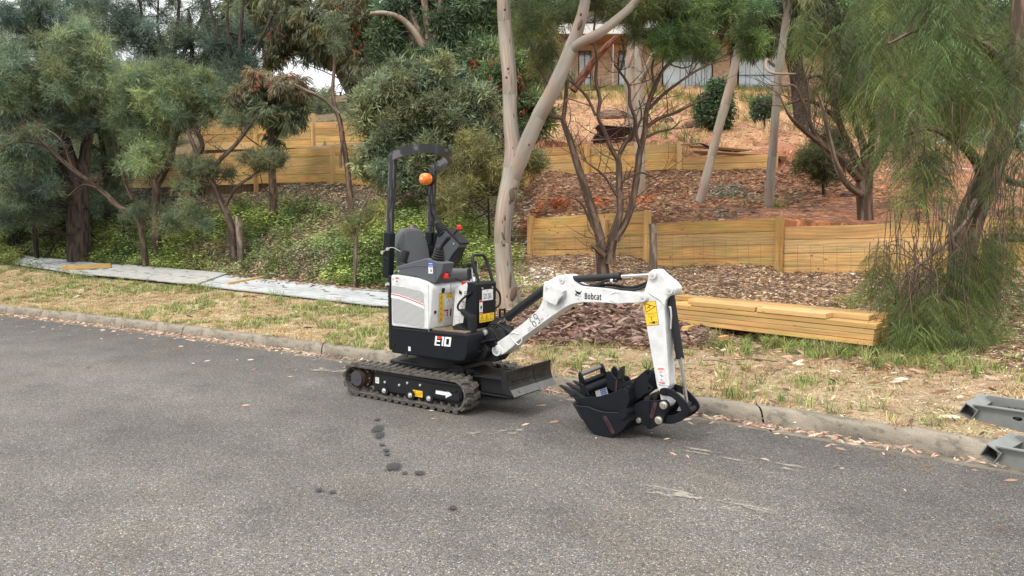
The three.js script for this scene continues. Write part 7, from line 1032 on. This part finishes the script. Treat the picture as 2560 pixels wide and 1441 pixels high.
for (const [label, px, D, x2, blobs, col] of [
  ['thin dark tree with spreading black twigs against the sky behind the tea trees', 415, 27, 440, [[330, 60, 27, 70, 60, 117], [420, 120, 27, 80, 50, 132], [500, 60, 27, 80, 60, 124], [560, 130, 27, 60, 50, 109], [370, 10, 27, 90, 40, 101]], [0.06, 0.085, 0.06]],
  ['blue green feathery tree behind the dark trunked tree at the far left', 120, 28, 90, [[40, 60, 28, 90, 60, 257], [140, 30, 28, 90, 50, 234], [230, 60, 28, 70, 60, 179], [-40, 150, 28, 80, 80, 195]], [0.065, 0.10, 0.075]],
  ['dense dark green tree between the thin dark tree and the pale trunked gum', 590, 25, 600, [[590, 170, 25, 50, 80, 257], [560, 230, 24, 60, 50, 202], [620, 230, 24, 50, 50, 171], [540, 140, 25, 40, 60, 117], [610, 90, 26, 40, 50, 101]], [0.05, 0.075, 0.05]]])
  plant({ name: 'background_tree', label, category: 'tree', bark: 'dark', twigs: 2, twigDensity: 1, limbs: [['trunk', [[px, 330, D, 9], [px + 4, 200, D, 7], [x2, 100, D, 5], [x2 + 8, 0, D, 3]]], ['branch', [[px + 2, 230, D, 5], [px - 30, 140, D, 4], [px - 60, 40, D, 3], [px - 70, -20, D, 2]]], ['branch', [[px + 4, 200, D, 5], [px + 50, 120, D, 4], [px + 90, 40, D, 3], [px + 110, -20, D, 2]]], ['branch', [[px + 4, 160, D, 4], [px - 20, 80, D, 3], [px - 20, 0, D, 2]]]], crowns: [['fine', col, blobs, 1.8]] });
for (const [label, px, py, D, blobs] of [
  ['rounded olive green bush on the skyline left of the forked pale gum', 850, 280, 32, [[830, 255, 32, 50, 30, 132], [880, 265, 32, 40, 26, 93]]],
  ['mid green bush behind the top of the short pine wall', 735, 300, 24, [[720, 270, 24, 60, 40, 179], [780, 265, 24, 60, 32, 148], [660, 290, 24, 60, 40, 148], [840, 285, 23, 60, 26, 132]]],
  ['green bushes banked behind the tea trees at the far left', 250, 400, 24, [[250, 360, 24, 70, 60, 257], [320, 330, 24, 60, 50, 179], [180, 300, 25, 80, 60, 218], [60, 330, 26, 100, 80, 257], [420, 330, 23, 70, 40, 148]]],
  ['green bush left of the house behind the bottlebrush', 1310, 240, 34, [[1300, 170, 34, 60, 60, 257], [1340, 110, 34, 60, 60, 234], [1400, 190, 32, 50, 40, 132], [1270, 90, 34, 60, 60, 195]]]])
  plant({ name: 'bush', label, category: 'shrub', bark: 'dark', base: [px, py, D], limbs: [['trunk', [[px, py + 20, D, 5], [px + 5, py - 20, D, 4], [px, py - 50, D, 2]]]], crowns: [['fine', [0.101, 0.125, 0.065], blobs, 1.8]] });

for (const [name, label, base, limbs, kind, col, blobs, size] of [
  ['tea_tree', 'tall grey green tea tree between the dark trunked tree and the rounded tea tree', [270, 520, 19.5], [[[270, 530, 19.5, 8], [262, 430, 19.5, 7], [250, 330, 19.5, 6], [230, 230, 19.5, 4]], [[266, 450, 19.5, 5], [310, 370, 19.5, 4], [330, 280, 19.5, 3]]], 'fine', [0.135, 0.165, 0.094], [[250, 280, 19.5, 90, 60, 405], [160, 250, 19.6, 100, 70, 436], [330, 240, 19.6, 80, 70, 327], [280, 190, 19.8, 90, 50, 280], [60, 230, 19.5, 110, 80, 436], [300, 350, 19.4, 50, 40, 117], [380, 280, 19.6, 60, 50, 171]], 1.3],
  ['dark_shrub', 'dark leafy shrub mass under the trees at the far left of the bank', [90, 590, 18.9], [[[90, 595, 18.9, 6], [80, 520, 18.9, 5], [70, 450, 18.9, 3]]], 'fine', [0.101, 0.139, 0.080], [[30, 440, 18.9, 90, 80, 405], [120, 500, 18.9, 80, 50, 257], [270, 440, 19.6, 60, 60, 202], [40, 540, 18.6, 80, 36, 187], [330, 400, 20, 60, 60, 187], [230, 520, 19, 60, 30, 117]], 1.3],
  ['background_tree', 'broad feathery green tree closing the sky above the rounded tea tree', [470, 330, 27], [[[470, 340, 27, 9], [468, 220, 27, 7], [480, 120, 27, 5], [470, 20, 27, 3]], [[468, 240, 27, 5], [420, 150, 27, 4], [390, 60, 27, 3]], [[470, 200, 27, 5], [520, 120, 27, 4], [560, 40, 27, 3]]], 'fine', [0.115, 0.145, 0.102], [[350, 90, 27, 90, 60, 145], [450, 60, 27, 90, 60, 145], [540, 50, 27, 90, 60, 134], [260, 40, 27, 90, 60, 145], [400, 160, 27, 90, 50, 125], [500, 170, 27, 80, 50, 106], [620, 120, 27, 60, 60, 81]], 2],
  ['background_tree', 'blue green tree filling the top left corner behind the thicket', [60, 330, 30], [[[60, 340, 30, 10], [66, 220, 30, 8], [60, 100, 30, 5]], [[64, 240, 30, 5], [120, 140, 30, 4], [150, 40, 30, 3]]], 'fine', [0.101, 0.145, 0.116], [[20, 60, 30, 110, 70, 202], [130, 90, 30, 110, 70, 202], [220, 130, 30, 90, 60, 145], [60, 170, 30, 120, 60, 183], [190, 10, 30, 110, 50, 154]], 2],
  ['background_tree', 'tall green tree beyond the pepper trees at the right edge', [2380, 340, 24], [[[2380, 350, 24, 10], [2390, 220, 24, 8], [2380, 60, 24, 6], [2390, -60, 24, 4]], [[2386, 200, 24, 6], [2460, 100, 24, 4], [2520, 20, 24, 3]]], 'willow', [0.085, 0.13, 0.05], [[2300, 30, 24, 110, 70, 234], [2440, 40, 24, 120, 80, 280], [2550, 60, 24, 90, 90, 218], [2200, 40, 24, 100, 60, 187], [2380, 150, 24, 120, 60, 218], [2530, 190, 24, 80, 60, 156], [2120, 20, 24, 80, 50, 132]], 1.7],
  ['background_tree', 'green tree rising behind the house left of the forked gum limb', [1180, 300, 40], [[[1180, 310, 40, 8], [1190, 150, 40, 6], [1200, 0, 40, 4]]], 'willow', [0.075, 0.11, 0.05], [[1180, 60, 40, 90, 80, 234], [1260, 120, 38, 60, 70, 187], [1330, 40, 38, 70, 60, 187], [1090, 130, 40, 80, 60, 187], [1000, 200, 36, 70, 40, 124]], 2.4]])
  plant({ name, label, category: name.includes('shrub') ? 'shrub' : 'tree', bark: 'dark', twigs: 2, base, limbs: limbs.map((l, i) => [i ? 'branch' : 'trunk', l]), crowns: [[kind, col, blobs, size]] });

// ---------------------------------------------------------------- grass, herbs and fallen leaves
{
  const R = rng(4242), blade = (pos, nor, p, lean, a, h, w) => { const d = V(Math.cos(a), 0, Math.sin(a)), s = V(-d.z, 0, d.x), q = (t) => p.clone().addScaledVector(d, lean * h * t * t).add(V(0, h * t * (1 - 0.25 * lean * t), 0)), n = d.clone().multiplyScalar(0.6).add(V(0, 0.8, 0)).normalize(); const tn = 0.7 + 0.6 * hash(Math.round(p.x * 9999), Math.round(p.z * 9999), 3), seg = [[0, 1], [0.55, 0.8], [1, 0.05]]; for (let i = 0; i < 2; i++) { const a0 = q(seg[i][0]), b0 = q(seg[i + 1][0]), wa = w * seg[i][1] / 2, wb = w * seg[i + 1][1] / 2; for (const v of [a0.clone().addScaledVector(s, wa), a0.clone().addScaledVector(s, -wa), b0.clone().addScaledVector(s, wb), b0.clone().addScaledVector(s, wb), a0.clone().addScaledVector(s, -wa), b0.clone().addScaledVector(s, -wb)]) { pos.push(v.x, v.y, v.z); nor.push(tn, tn, tn); } } };
  const tuft = (n, h, w, lean, rad, seed) => { const r = rng(seed), p = [], q = []; for (let i = 0; i < n; i++) { const a = r() * 6.283, k = rad * Math.sqrt(r()); blade(p, q, V(Math.cos(a) * k, -0.01, Math.sin(a) * k), lean * (0.3 + r()), r() * 6.283, h * (0.5 + 0.7 * r()), w * (0.7 + 0.6 * r())); } return geoOf(p, q); };
  const herb = (seed) => { const r = rng(seed), p = [], q = []; for (let s = 0; s < 5; s++) { const a = r() * 6.283, L = 0.16 + 0.14 * r(), d = V(Math.cos(a) * 0.45, 1, Math.sin(a) * 0.45).normalize(), o = V((r() - 0.5) * 0.16, -0.02, (r() - 0.5) * 0.16); for (let i = 1; i <= 7; i++) { const c = o.clone().addScaledVector(d, L * i / 7), b = r() * 6.283; leafTri(p, q, c, V(Math.cos(b), 0.25 + 0.5 * r(), Math.sin(b)).normalize(), { w: 0.015 + 0.009 * r(), roll: (r() - 0.5) }, 0.045 + 0.035 * r(), 0.35, 2); } } return geoOf(p, q); };
  const straw = tuft(12, 0.045, 0.0045, 1.6, 0.05, 1), green = tuft(14, 0.07, 0.006, 0.9, 0.05, 2), tall = tuft(16, 0.26, 0.008, 0.9, 0.06, 3), wisp = tuft(6, 0.36, 0.004, 0.6, 0.05, 5), herbs = [herb(3), herb(8)];
  const leafG = (() => { const p = [], q = []; leafTri(p, q, V(-0.5, 0, 0), V(1, 0.05, 0).normalize(), { w: 0.2, roll: 1.5708 }, 1, 0.08, 3); return geoOf(p, q); })();
  const leafMat = std({ color: 0xffffff, roughness: 0.85 }), grassM = std({ color: rgb(1.12, 1.12, 1.12), vertexColors: true, roughness: 0.9 });
  const set = (list, cols, X, D, s, c, f, up = 0, tilt = 0.15, sy) => { if (X < -0.5 && sheetAt(X, D)[0] > (s > 0.9 ? -0.05 : 0.02)) return; list.push(mat4(onGround(X, D, up), (R() - 0.5) * tilt, R() * 6.283, (R() - 0.5) * tilt, s, sy ?? s, s)); cols.push(new THREE.Color().setRGB(c[0] * f, c[1] * f, c[2] * f)); };
  const pick = (a) => a[Math.floor(R() * a.length)], scatter = (n, px0, px1, D0, D1, fn) => { for (let i = 0; i < n; i++) { const D = Math.sqrt(lerp(D0 * D0, D1 * D1, R())), px = lerp(px0, px1, R()), X = (px - 1280) / FOCAL * D; fn(X, D, px, offK(X, D)); } };
  const CHIP = [[0.5, 0.33, 0.185], [0.34, 0.2, 0.11], [0.22, 0.12, 0.068], [0.56, 0.41, 0.26], [0.13, 0.08, 0.05], [0.4, 0.245, 0.14]], PINK = [[0.58, 0.39, 0.28], [0.66, 0.5, 0.38], [0.5, 0.3, 0.21], [0.58, 0.46, 0.35]], RED = [[0.28, 0.11, 0.05], [0.19, 0.088, 0.045], [0.33, 0.185, 0.105], [0.42, 0.28, 0.17], [0.1, 0.056, 0.036]];
  const gap = (X, D) => smoothstep(fbm(X * 0.75 + 5, D * 0.9 + 2, 4), 0.42, 0.56);
  { // verge
    const a = [], ac = [], b = [], bc = [];
    scatter(42000, -60, 2640, 4.6, 17.5, (X, D, px, v) => {
      if (v < 0.26 || v > 3.2 || R() < smoothstep(v, 2.0, 3.2)) return;
      const right = smoothstep(X, -1.2, 0.8), g = 0.5 * fbm(X * 3.6 + 60, D * 3.6, 3) + 0.5 * fbm(X * 0.9 + 21, D * 0.9, 3) + 0.14 * (R() - 0.5), bare = smoothstep(fbm(X * 1.7 + 3, D * 1.7, 3), 0.46, 0.66) * right;
      if (R() < bare * 0.85 || (right && R() < right * 0.35)) return;
      if (g > 0.575) set(b, bc, X, D, 0.7 + 0.8 * R(), pick([[0.2, 0.22, 0.07], [0.15, 0.2, 0.055], [0.28, 0.27, 0.1]]), 0.85 + 0.5 * R()); else set(a, ac, X, D, 0.7 + 0.9 * R(), pick([[0.42, 0.285, 0.14], [0.36, 0.235, 0.115], [0.47, 0.34, 0.185], [0.31, 0.235, 0.09]]), 0.8 + 0.4 * R());
    });
    tag(instanced('dry_grass', straw, grassM, a, scene, ac), 'short straw coloured dry grass covering the verge behind the kerb'); tag(instanced('green_grass', green, grassM, b, scene, bc), 'patches of short green grass among the dry grass of the verge');
  }
  { // taller grass round the sleepers, the sheets and the foot of the pepper tree
    const t = [], tc = [], w = [], wc = [];
    const spots = [[2050, 905, 7.6, 90, 120], [2140, 880, 7.5, 60, 90], [1960, 880, 7.9, 70, 60], [1850, 890, 7.9, 120, 50], [1780, 860, 8.2, 90, 24], [2230, 930, 7.1, 120, 90], [2380, 960, 6.8, 110, 70], [1340, 690, 11, 60, 40], [1310, 740, 10.2, 50, 40], [1500, 770, 10.4, 120, 20], [1600, 940, 7.2, 200, 46], [1420, 900, 7.8, 140, 34], [1880, 985, 6.4, 200, 40], [200, 690, 16.2, 160, 40], [380, 705, 15.2, 150, 34], [520, 722, 14, 120, 40], [700, 735, 12.9, 200, 60], [880, 760, 11.8, 140, 50], [2130, 740, 9.6, 70, 20], [1745, 1005, 6.1, 160, 18], [2100, 1040, 5.4, 240, 22], [1500, 560, 13.4, 400, 10], [1640, 470, 15, 300, 12], [1930, 500, 13.6, 90, 24]];
    for (const [px, py, D, rx, n] of spots) for (let i = 0; i < n; i++) { const q = at(px + rx * (R() + R() - 1), py, D), d = D + (R() + R() - 1) * rx * 0.004; if (offK(q.x, d) < 0.28) continue; const s = D > 12 ? 0.75 : 0.55; if (R() < 0.75) set(t, tc, q.x, d, s * (0.5 + 0.8 * R()), pick([[0.17, 0.23, 0.05], [0.22, 0.26, 0.07], [0.3, 0.31, 0.1], [0.13, 0.18, 0.045]]), 0.8 + 0.5 * R()); else set(w, wc, q.x, d, s * (0.5 + 0.9 * R()), [0.46, 0.38, 0.2], 0.8 + 0.4 * R()); }
    tag(instanced('tall_grass', tall, grassM, t, scene, tc), 'taller green grass round the sleepers, sheets and pepper tree'); tag(instanced('seed_grass', wisp, grassM, w, scene, wc), 'thin dry seed stalks standing among the taller grass');
  }
  { // dry and green grass on the slope below the house
    const t = [], tc = [], u = [], uc = [];
    scatter(15000, 1290, 2420, 19, 47, (X, D, px) => { const g = fbm(X * 0.35 + 4, D * 0.35, 4), top = smoothstep(D, 26, 38); if (D < polyD(WALLU, X) + 1.2 || R() > 0.05 + 0.26 * top + 0.15 * smoothstep(g, 0.54, 0.62)) return; const gr = fbm(X * 0.3 + 44, D * 0.3 + 8, 3) + 0.1 * top * (px < 1500 || px > 1840 ? 1 : -0.4); if (gr > 0.56) set(u, uc, X, D, 0.9 + 1.2 * R(), pick([[0.2, 0.24, 0.07], [0.28, 0.29, 0.1], [0.14, 0.18, 0.05]]), 0.8 + 0.4 * R()); else set(t, tc, X, D, 0.6 + 0.8 * R(), pick([[0.56, 0.43, 0.22], [0.48, 0.36, 0.18], [0.62, 0.5, 0.28]]), 0.8 + 0.4 * R()); });
    tag(instanced('slope_dry_grass', tall, grassM, t, scene, tc), 'dry golden grass standing on the slope below the house'); tag(instanced('slope_green_grass', tall, grassM, u, scene, uc), 'green grass tufts on the slope below the house');
  }
  { // herbs on the bank
    const l = [[], []], c = [[], []];
    scatter(40000, -80, 1300, 11.2, 22, (X, D, px, v) => {
      if (v < 2.6 || D > polyD(WALLU, X) - 0.5 - 0.8 * R() || v < 3.1 && X < -1.8 && R() < 0.7) return;
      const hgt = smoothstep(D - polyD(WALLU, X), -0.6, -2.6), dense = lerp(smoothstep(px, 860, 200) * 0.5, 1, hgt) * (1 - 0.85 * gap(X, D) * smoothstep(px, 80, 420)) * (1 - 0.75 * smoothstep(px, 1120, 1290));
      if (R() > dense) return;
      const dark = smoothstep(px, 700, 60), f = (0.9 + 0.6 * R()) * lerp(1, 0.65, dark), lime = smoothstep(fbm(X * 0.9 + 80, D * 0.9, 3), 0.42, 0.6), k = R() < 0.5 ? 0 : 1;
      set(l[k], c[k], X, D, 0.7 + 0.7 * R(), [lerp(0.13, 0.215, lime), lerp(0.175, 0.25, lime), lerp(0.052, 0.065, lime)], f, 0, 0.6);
    });
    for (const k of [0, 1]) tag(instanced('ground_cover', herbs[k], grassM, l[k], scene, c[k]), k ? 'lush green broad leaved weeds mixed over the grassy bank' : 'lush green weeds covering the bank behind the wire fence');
    const p = [], q = []; for (let i = 0; i < 9; i++) leafTri(p, q, V(0, 0, 0), V(Math.cos(i * 0.7), 0.35, Math.sin(i * 0.7)).normalize(), { w: 0.014 }, 0.02, 0, 1); const fl = [], fc = [];
    for (const [px, py, D, rx, n] of [[1210, 660, 12, 80, 60], [760, 690, 13.6, 200, 60], [1330, 655, 12.6, 40, 20], [560, 670, 15.4, 160, 30], [240, 640, 17.8, 60, 24]]) for (let i = 0; i < n; i++) { const s = at(px + rx * (R() + R() - 1), py, D), d = D + (R() - 0.5) * 1.6; set(fl, fc, s.x, d, 0.8 + 0.5 * R(), [0.72, 0.58, 0.66], 0.85 + 0.3 * R(), 0.1 + 0.12 * R(), 0.9); }
    tag(instanced('daisies', geoOf(p, q), leafMat, fl, scene, fc), 'tiny pale pink daisies dotted over the foot of the bank');
  }
  { // fallen leaves, bark and chips: bank and lower slope, terrace, verge, gutter, road
    const put = (name, label, fn) => { const l = [], c = []; fn((X, D, s, col, up, tilt = 0.7, sy = 1) => { l.push(mat4(onGround(X, D, up), (R() - 0.5) * tilt, R() * 6.283, (R() - 0.5) * tilt, s, s * sy, s * (0.6 + 0.8 * R()))); const f = 0.7 + 0.6 * R(); c.push(new THREE.Color().setRGB(col[0] * f, col[1] * f, col[2] * f)); }); tag(instanced(name, leafG, leafMat, l, scene, c), label); };
    put('leaf_litter', 'brown bark chips and leaves strewn under the lower timber wall and over the bank', (q) => {
      scatter(26000, 1000, 2640, 6.6, 14.6, (X, D, px, v) => { if (v < 1.5 || v < 2.6 && R() < 0.7 || D > polyD(WALL1, X) && X > 0.3) return; if (Math.hypot((px - 1345) / 70, (D - 11.9) / 0.9) < 1 && R() < 0.8) return; q(X, D, 0.05 + 0.09 * R() * R(), pick(CHIP), 0.012 + 0.02 * R()); });
      scatter(16000, 150, 1320, 12, 20, (X, D, px, v) => { if (v < 3 || D > polyD(WALLU, X) + 0.1) return; const near = smoothstep(D - polyD(WALLU, X), -2.4, -0.4); if (R() > 0.25 + 0.75 * Math.max(near, gap(X, D))) return; q(X, D, 0.06 + 0.1 * R() * R(), pick(R() < 0.7 ? CHIP : RED), 0.015 + 0.03 * R()); });
    });
    put('terrace_litter', 'reddish brown leaf litter lying on the soil between the two timber walls', (q) => {
      scatter(26000, 1290, 2300, 11, 18.4, (X, D, px) => { if (X < 0.3 || D < polyD(WALL1, X) + 0.2 || D > polyD(WALLU, X) - 0.05 && X < 6.9) return; const clear = smoothstep(px, 1560, 1950) * smoothstep(D - polyD(WALL1, X), 3.4, 1.6); if (R() < clear * 0.95 || R() < 0.85 * smoothstep(px, 1880, 2120)) return; q(X, D, 0.06 + 0.12 * R() * R(), pick(R() < 0.72 ? RED : CHIP), 0.015 + 0.04 * R()); });
      for (const [px, D, n] of [[1800, 15.2, 260], [1860, 14.6, 160], [1975, 14.6, 120], [1800, 12.9, 60]]) for (let i = 0; i < n; i++) { const d = D + (R() + R() - 1) * 0.9, X = (px + 90 * (R() + R() - 1) - 1280) / FOCAL * d; q(X, d, 0.07 + 0.05 * R(), pick([[0.16, 0.2, 0.15], [0.22, 0.25, 0.2], [0.1, 0.13, 0.09]]), 0.03 + 0.06 * R(), 1.4); }
      for (const [px, D, n] of [[1330, 15.2, 200], [1400, 15, 160], [1490, 15, 120], [1610, 15, 120]]) for (let i = 0; i < n; i++) { const d = D + (R() + R() - 1) * 0.6, X = (px + 40 * (R() + R() - 1) - 1280) / FOCAL * d; q(X, d, 0.08 + 0.06 * R(), [0.42, 0.13, 0.05], 0.03 + 0.07 * R(), 1.4); }
    });
    put('slope_litter', 'chips and clods scattered over the dry slope below the house', (q) => scatter(9000, 1290, 2560, 17.6, 30, (X, D) => { if (D < polyD(WALLU, X) + 0.2) return; q(X, D, 0.06 + 0.12 * R() * R(), pick([[0.44, 0.26, 0.14], [0.34, 0.17, 0.09], [0.5, 0.35, 0.21], [0.22, 0.11, 0.065]]), 0.02); }));
    put('verge_leaves', 'tan gum leaves scattered over the grass of the verge', (q) => scatter(7000, -40, 2640, 4.7, 17, (X, D, px, v) => { if (v < 0.3 || v > 2.9 || X < -1 && R() < 0.75) return; q(X, D, 0.06 + 0.08 * R(), pick(R() < 0.6 ? CHIP : PINK), 0.02 + 0.02 * R()); }));
    put('gutter_leaves', 'line of pinkish fallen gum leaves gathered along the gutter', (q) => { for (let i = 0; i < 5200; i++) { const X = lerp(-11, 4.2, R()), v = 0.1 + 0.05 * (R() + R() + R() - 1.5) * (1 + 1.2 * vnoise(X * 2, 3)), D = kerbD(X) + v / KC; if (R() > 0.3 + 0.8 * vnoise(X * 1.6 + 9, 1)) continue; q(X, D, 0.035 + 0.055 * R(), pick(PINK), 0.008 + 0.03 * R() * R(), 0.9); } });
    put('road_leaves', 'single fallen gum leaves lying on the asphalt', (q) => { for (let i = 0; i < 240; i++) { const X = lerp(-9, 4.2, R()), v = -0.04 - 2.4 * R() * R() * R() - (R() < 0.12 ? 1.6 * R() : 0); q(X, kerbD(X) + v / KC, 0.035 + 0.055 * R(), pick(PINK), 0.012, 0.25); } });
    // heap of raked bark and leaves behind the boom
    const hp = at0(1470, 830, 8.9), mound = (x, z) => 0.34 * Math.exp(-((x / 0.95) ** 2) - ((z / 0.42) ** 2)), l = [], c = [];
    for (let i = 0; i < 5200; i++) { const a = R() * 6.283, r = Math.sqrt(R()), x = Math.cos(a) * r * 1.6, z = Math.sin(a) * r * 0.75, X = hp.x + x * 0.85 + z * 0.5, D = -hp.z - x * 0.45 + z * 0.8; if (R() > 0.25 + mound(x, z) * 5) continue; const m = mound(x, z), s = 0.07 + 0.16 * R() * R(); l.push(mat4(onGround(X, D, m + 0.02 + 0.03 * R()), (R() - 0.5) * 1.1, R() * 6.283, (R() - 0.5) * 1.1, s, s, s * (0.25 + 0.8 * R()))); const k = pick([[0.22, 0.13, 0.1], [0.3, 0.2, 0.15], [0.14, 0.085, 0.065], [0.42, 0.31, 0.24], [0.34, 0.21, 0.17]]), f = 0.7 + 0.6 * R(); c.push(new THREE.Color().setRGB(k[0] * f, k[1] * f, k[2] * f)); }
    const heap = thing('leaf_heap', 'raked heap of brown bark strips and leaves behind the white boom', 'leaf heap', hp), hg = new THREE.PlaneGeometry(3.6, 2, 50, 30).rotateX(-Math.PI / 2), pp = hg.attributes.position;
    for (let i = 0; i < pp.count; i++) { const x = pp.getX(i), z = -pp.getZ(i), X = hp.x + x * 0.85 + z * 0.5, D = -hp.z - x * 0.45 + z * 0.8; const q = onGround(X, D, mound(x, z) * (0.9 + 0.3 * fbm(x * 5 + 9, z * 5 + 9, 3)) - 0.012).sub(hp); pp.setXYZ(i, q.x, q.y, q.z); }
    hg.computeVertexNormals(); mesh('mound', hg, std({ map: T.litter.color, bumpMap: T.litter.bump, bumpScale: 0.02, color: rgb(0.7, 0.58, 0.52), roughness: 1 }), heap);
    const off = new THREE.Matrix4().makeTranslation(-hp.x, -hp.y, -hp.z); instanced('leaves', leafG, leafMat, l.map((m) => m.premultiply(off)), heap, c);
    mesh('stick', [limb([at(1395, 775, 8.8), at(1420, 765, 8.8), at(1450, 768, 8.75), at(1480, 778, 8.7), at(1500, 788, 8.7)].map((v) => v.sub(hp)), [0.026, 0.022, 0.02, 0.018, 0.012], 8, 20, 0.1, 3), limb([at(1395, 790, 8.75), at(1425, 782, 8.7), at(1450, 770, 8.7)].map((v) => v.sub(hp)), [0.012, 0.014, 0.014], 6, 10, 0.1, 4)], std({ map: T.bark, color: rgb(0.55, 0.42, 0.34), roughness: 0.95 }), heap);
    const tw = []; scatter(520, 950, 2300, 6.4, 18, (X, D, px, v) => { if (v < 0.9) return; const a = R() * 6.283, L = 0.15 + 0.5 * R() * R(), p = onGround(X, D, 0.02 + 0.02 * R()), e = onGround(X + Math.cos(a) * L, D + Math.sin(a) * L * 0.6, 0.02 + 0.05 * R()); if (Math.abs(e.y - p.y) > 0.3) return; tw.push(limb([p, p.clone().lerp(e, 0.5).add(V(0, 0.02 * R(), 0.04 * (R() - 0.5))), e], [0.007, 0.006, 0.003], 4, 4, 0, 1)); });
    tag(mesh('fallen_twigs', tw, BARK.grey, scene, true), 'thin fallen twigs lying over the verge, bank and terrace', 'twigs', undefined, 'stuff');
  }
  { // damp oil stains on the road: soft edged and broken up by the stones
    const blot = (seed) => { const t = tex(128, 128, (u, v, c, x, y) => { const r = Math.hypot(u - 0.5, v - 0.5) * 2, e = r + 0.5 * (fbm(u * 4, v * 4, 3, 0, seed) - 0.5) + 0.35 * (vnoise(u * 34, v * 34, 0, seed) - 0.5); c[0] = c[1] = c[2] = 0.93 * smoothstep(e, 1.0, 0.45); }, false); t.wrapS = t.wrapT = THREE.ClampToEdgeWrapping; return t; };
    const wets = [3, 8, 15].map((s) => std({ color: rgb(0.034, 0.033, 0.034), roughness: 0.85, transparent: true, alphaMap: blot(s) }));
    let n = 0; const stain = (label, px, py, rx, ry, group) => { const c = at(px, py, 1), t = EYE / (EYE - c.y), o = V(c.x * t, 0, -t), k = o.length() / FOCAL, m = mesh('damp_stain', new THREE.PlaneGeometry(2.5 * rx * k, 2.5 * ry * k * o.length() / EYE).rotateX(-Math.PI / 2), wets[n++ % 3], scene, true); m.position.copy(o).setY(0.0105); m.castShadow = false; tag(m, label, 'stain', group); };
    stain('large oval dark damp stain on the asphalt, nearest to the camera below the track', 984, 1170, 20, 11); stain('large irregular dark damp stain on the asphalt just below the excavator track', 944, 1075, 13, 10); stain('lower lobe of the irregular damp stain below the excavator track', 950, 1091, 12, 8);
    stain('uppermost small drip mark on the asphalt below the track', 944, 1052, 8, 2.5); stain('small drip mark just under the irregular damp stain', 955, 1115, 8, 2.5); stain('upper of two close drip marks between the two large stains', 966, 1129, 9, 3.4); stain('lower of two close drip marks between the two large stains', 968, 1139, 9, 3); stain('small drip mark touching the right of the oval stain', 1012, 1186, 7, 2.6); stain('faint drip streak trailing right of the oval stain', 1050, 1186, 14, 5);
    stain('small black spot on the asphalt left of the line of stains', 798, 1229, 9, 5); stain('small dark spot just right of the left black spot', 832, 1234, 9, 3); stain('lone dark damp spot on the asphalt under the boom, right of the other stains', 1132, 1274, 12, 5);
    const scuffT = (seed) => { const t = tex(256, 128, (u, v, c) => { const r = Math.max(Math.abs(u - 0.5) * 2, Math.abs(v - 0.5) * 2); c[0] = c[1] = c[2] = 0.55 * smoothstep(r, 1, 0.6) * smoothstep(fbm(u * 9, v * 4, 4, 0, seed) + 0.25 * (vnoise(u * 60, v * 40, 0, seed) - 0.5), 0.5, 0.72); }, false); t.wrapS = t.wrapT = THREE.ClampToEdgeWrapping; return t; };
    const scuff = (label, px, py, L, W, turn, seed) => { const c = at(px, py, 1), t = EYE / (EYE - c.y), m = mesh('chalky_scuff', new THREE.PlaneGeometry(L, W).rotateX(-Math.PI / 2), std({ color: rgb(0.42, 0.38, 0.31), roughness: 1, transparent: true, alphaMap: scuffT(seed) }), scene, true); m.position.set(c.x * t, 0.0105, -t); m.rotation.y = turn; m.castShadow = false; tag(m, label, 'scuff mark'); };
    scuff('pale chalky track scuff on the asphalt in front of the bucket', 1760, 1255, 0.9, 0.16, -0.6, 3); scuff('second pale chalky track scuff on the asphalt farther right of the bucket', 1850, 1150, 0.9, 0.15, -0.6, 7); scuff('pale scratchy scuff on the asphalt between track and bucket', 1250, 1085, 0.55, 0.16, 0.3, 11); scuff('long faint pale scuff on the asphalt behind the rear of the track', 830, 930, 1.1, 0.14, -0.25, 15);
  }
}

renderer.render(scene, camera);
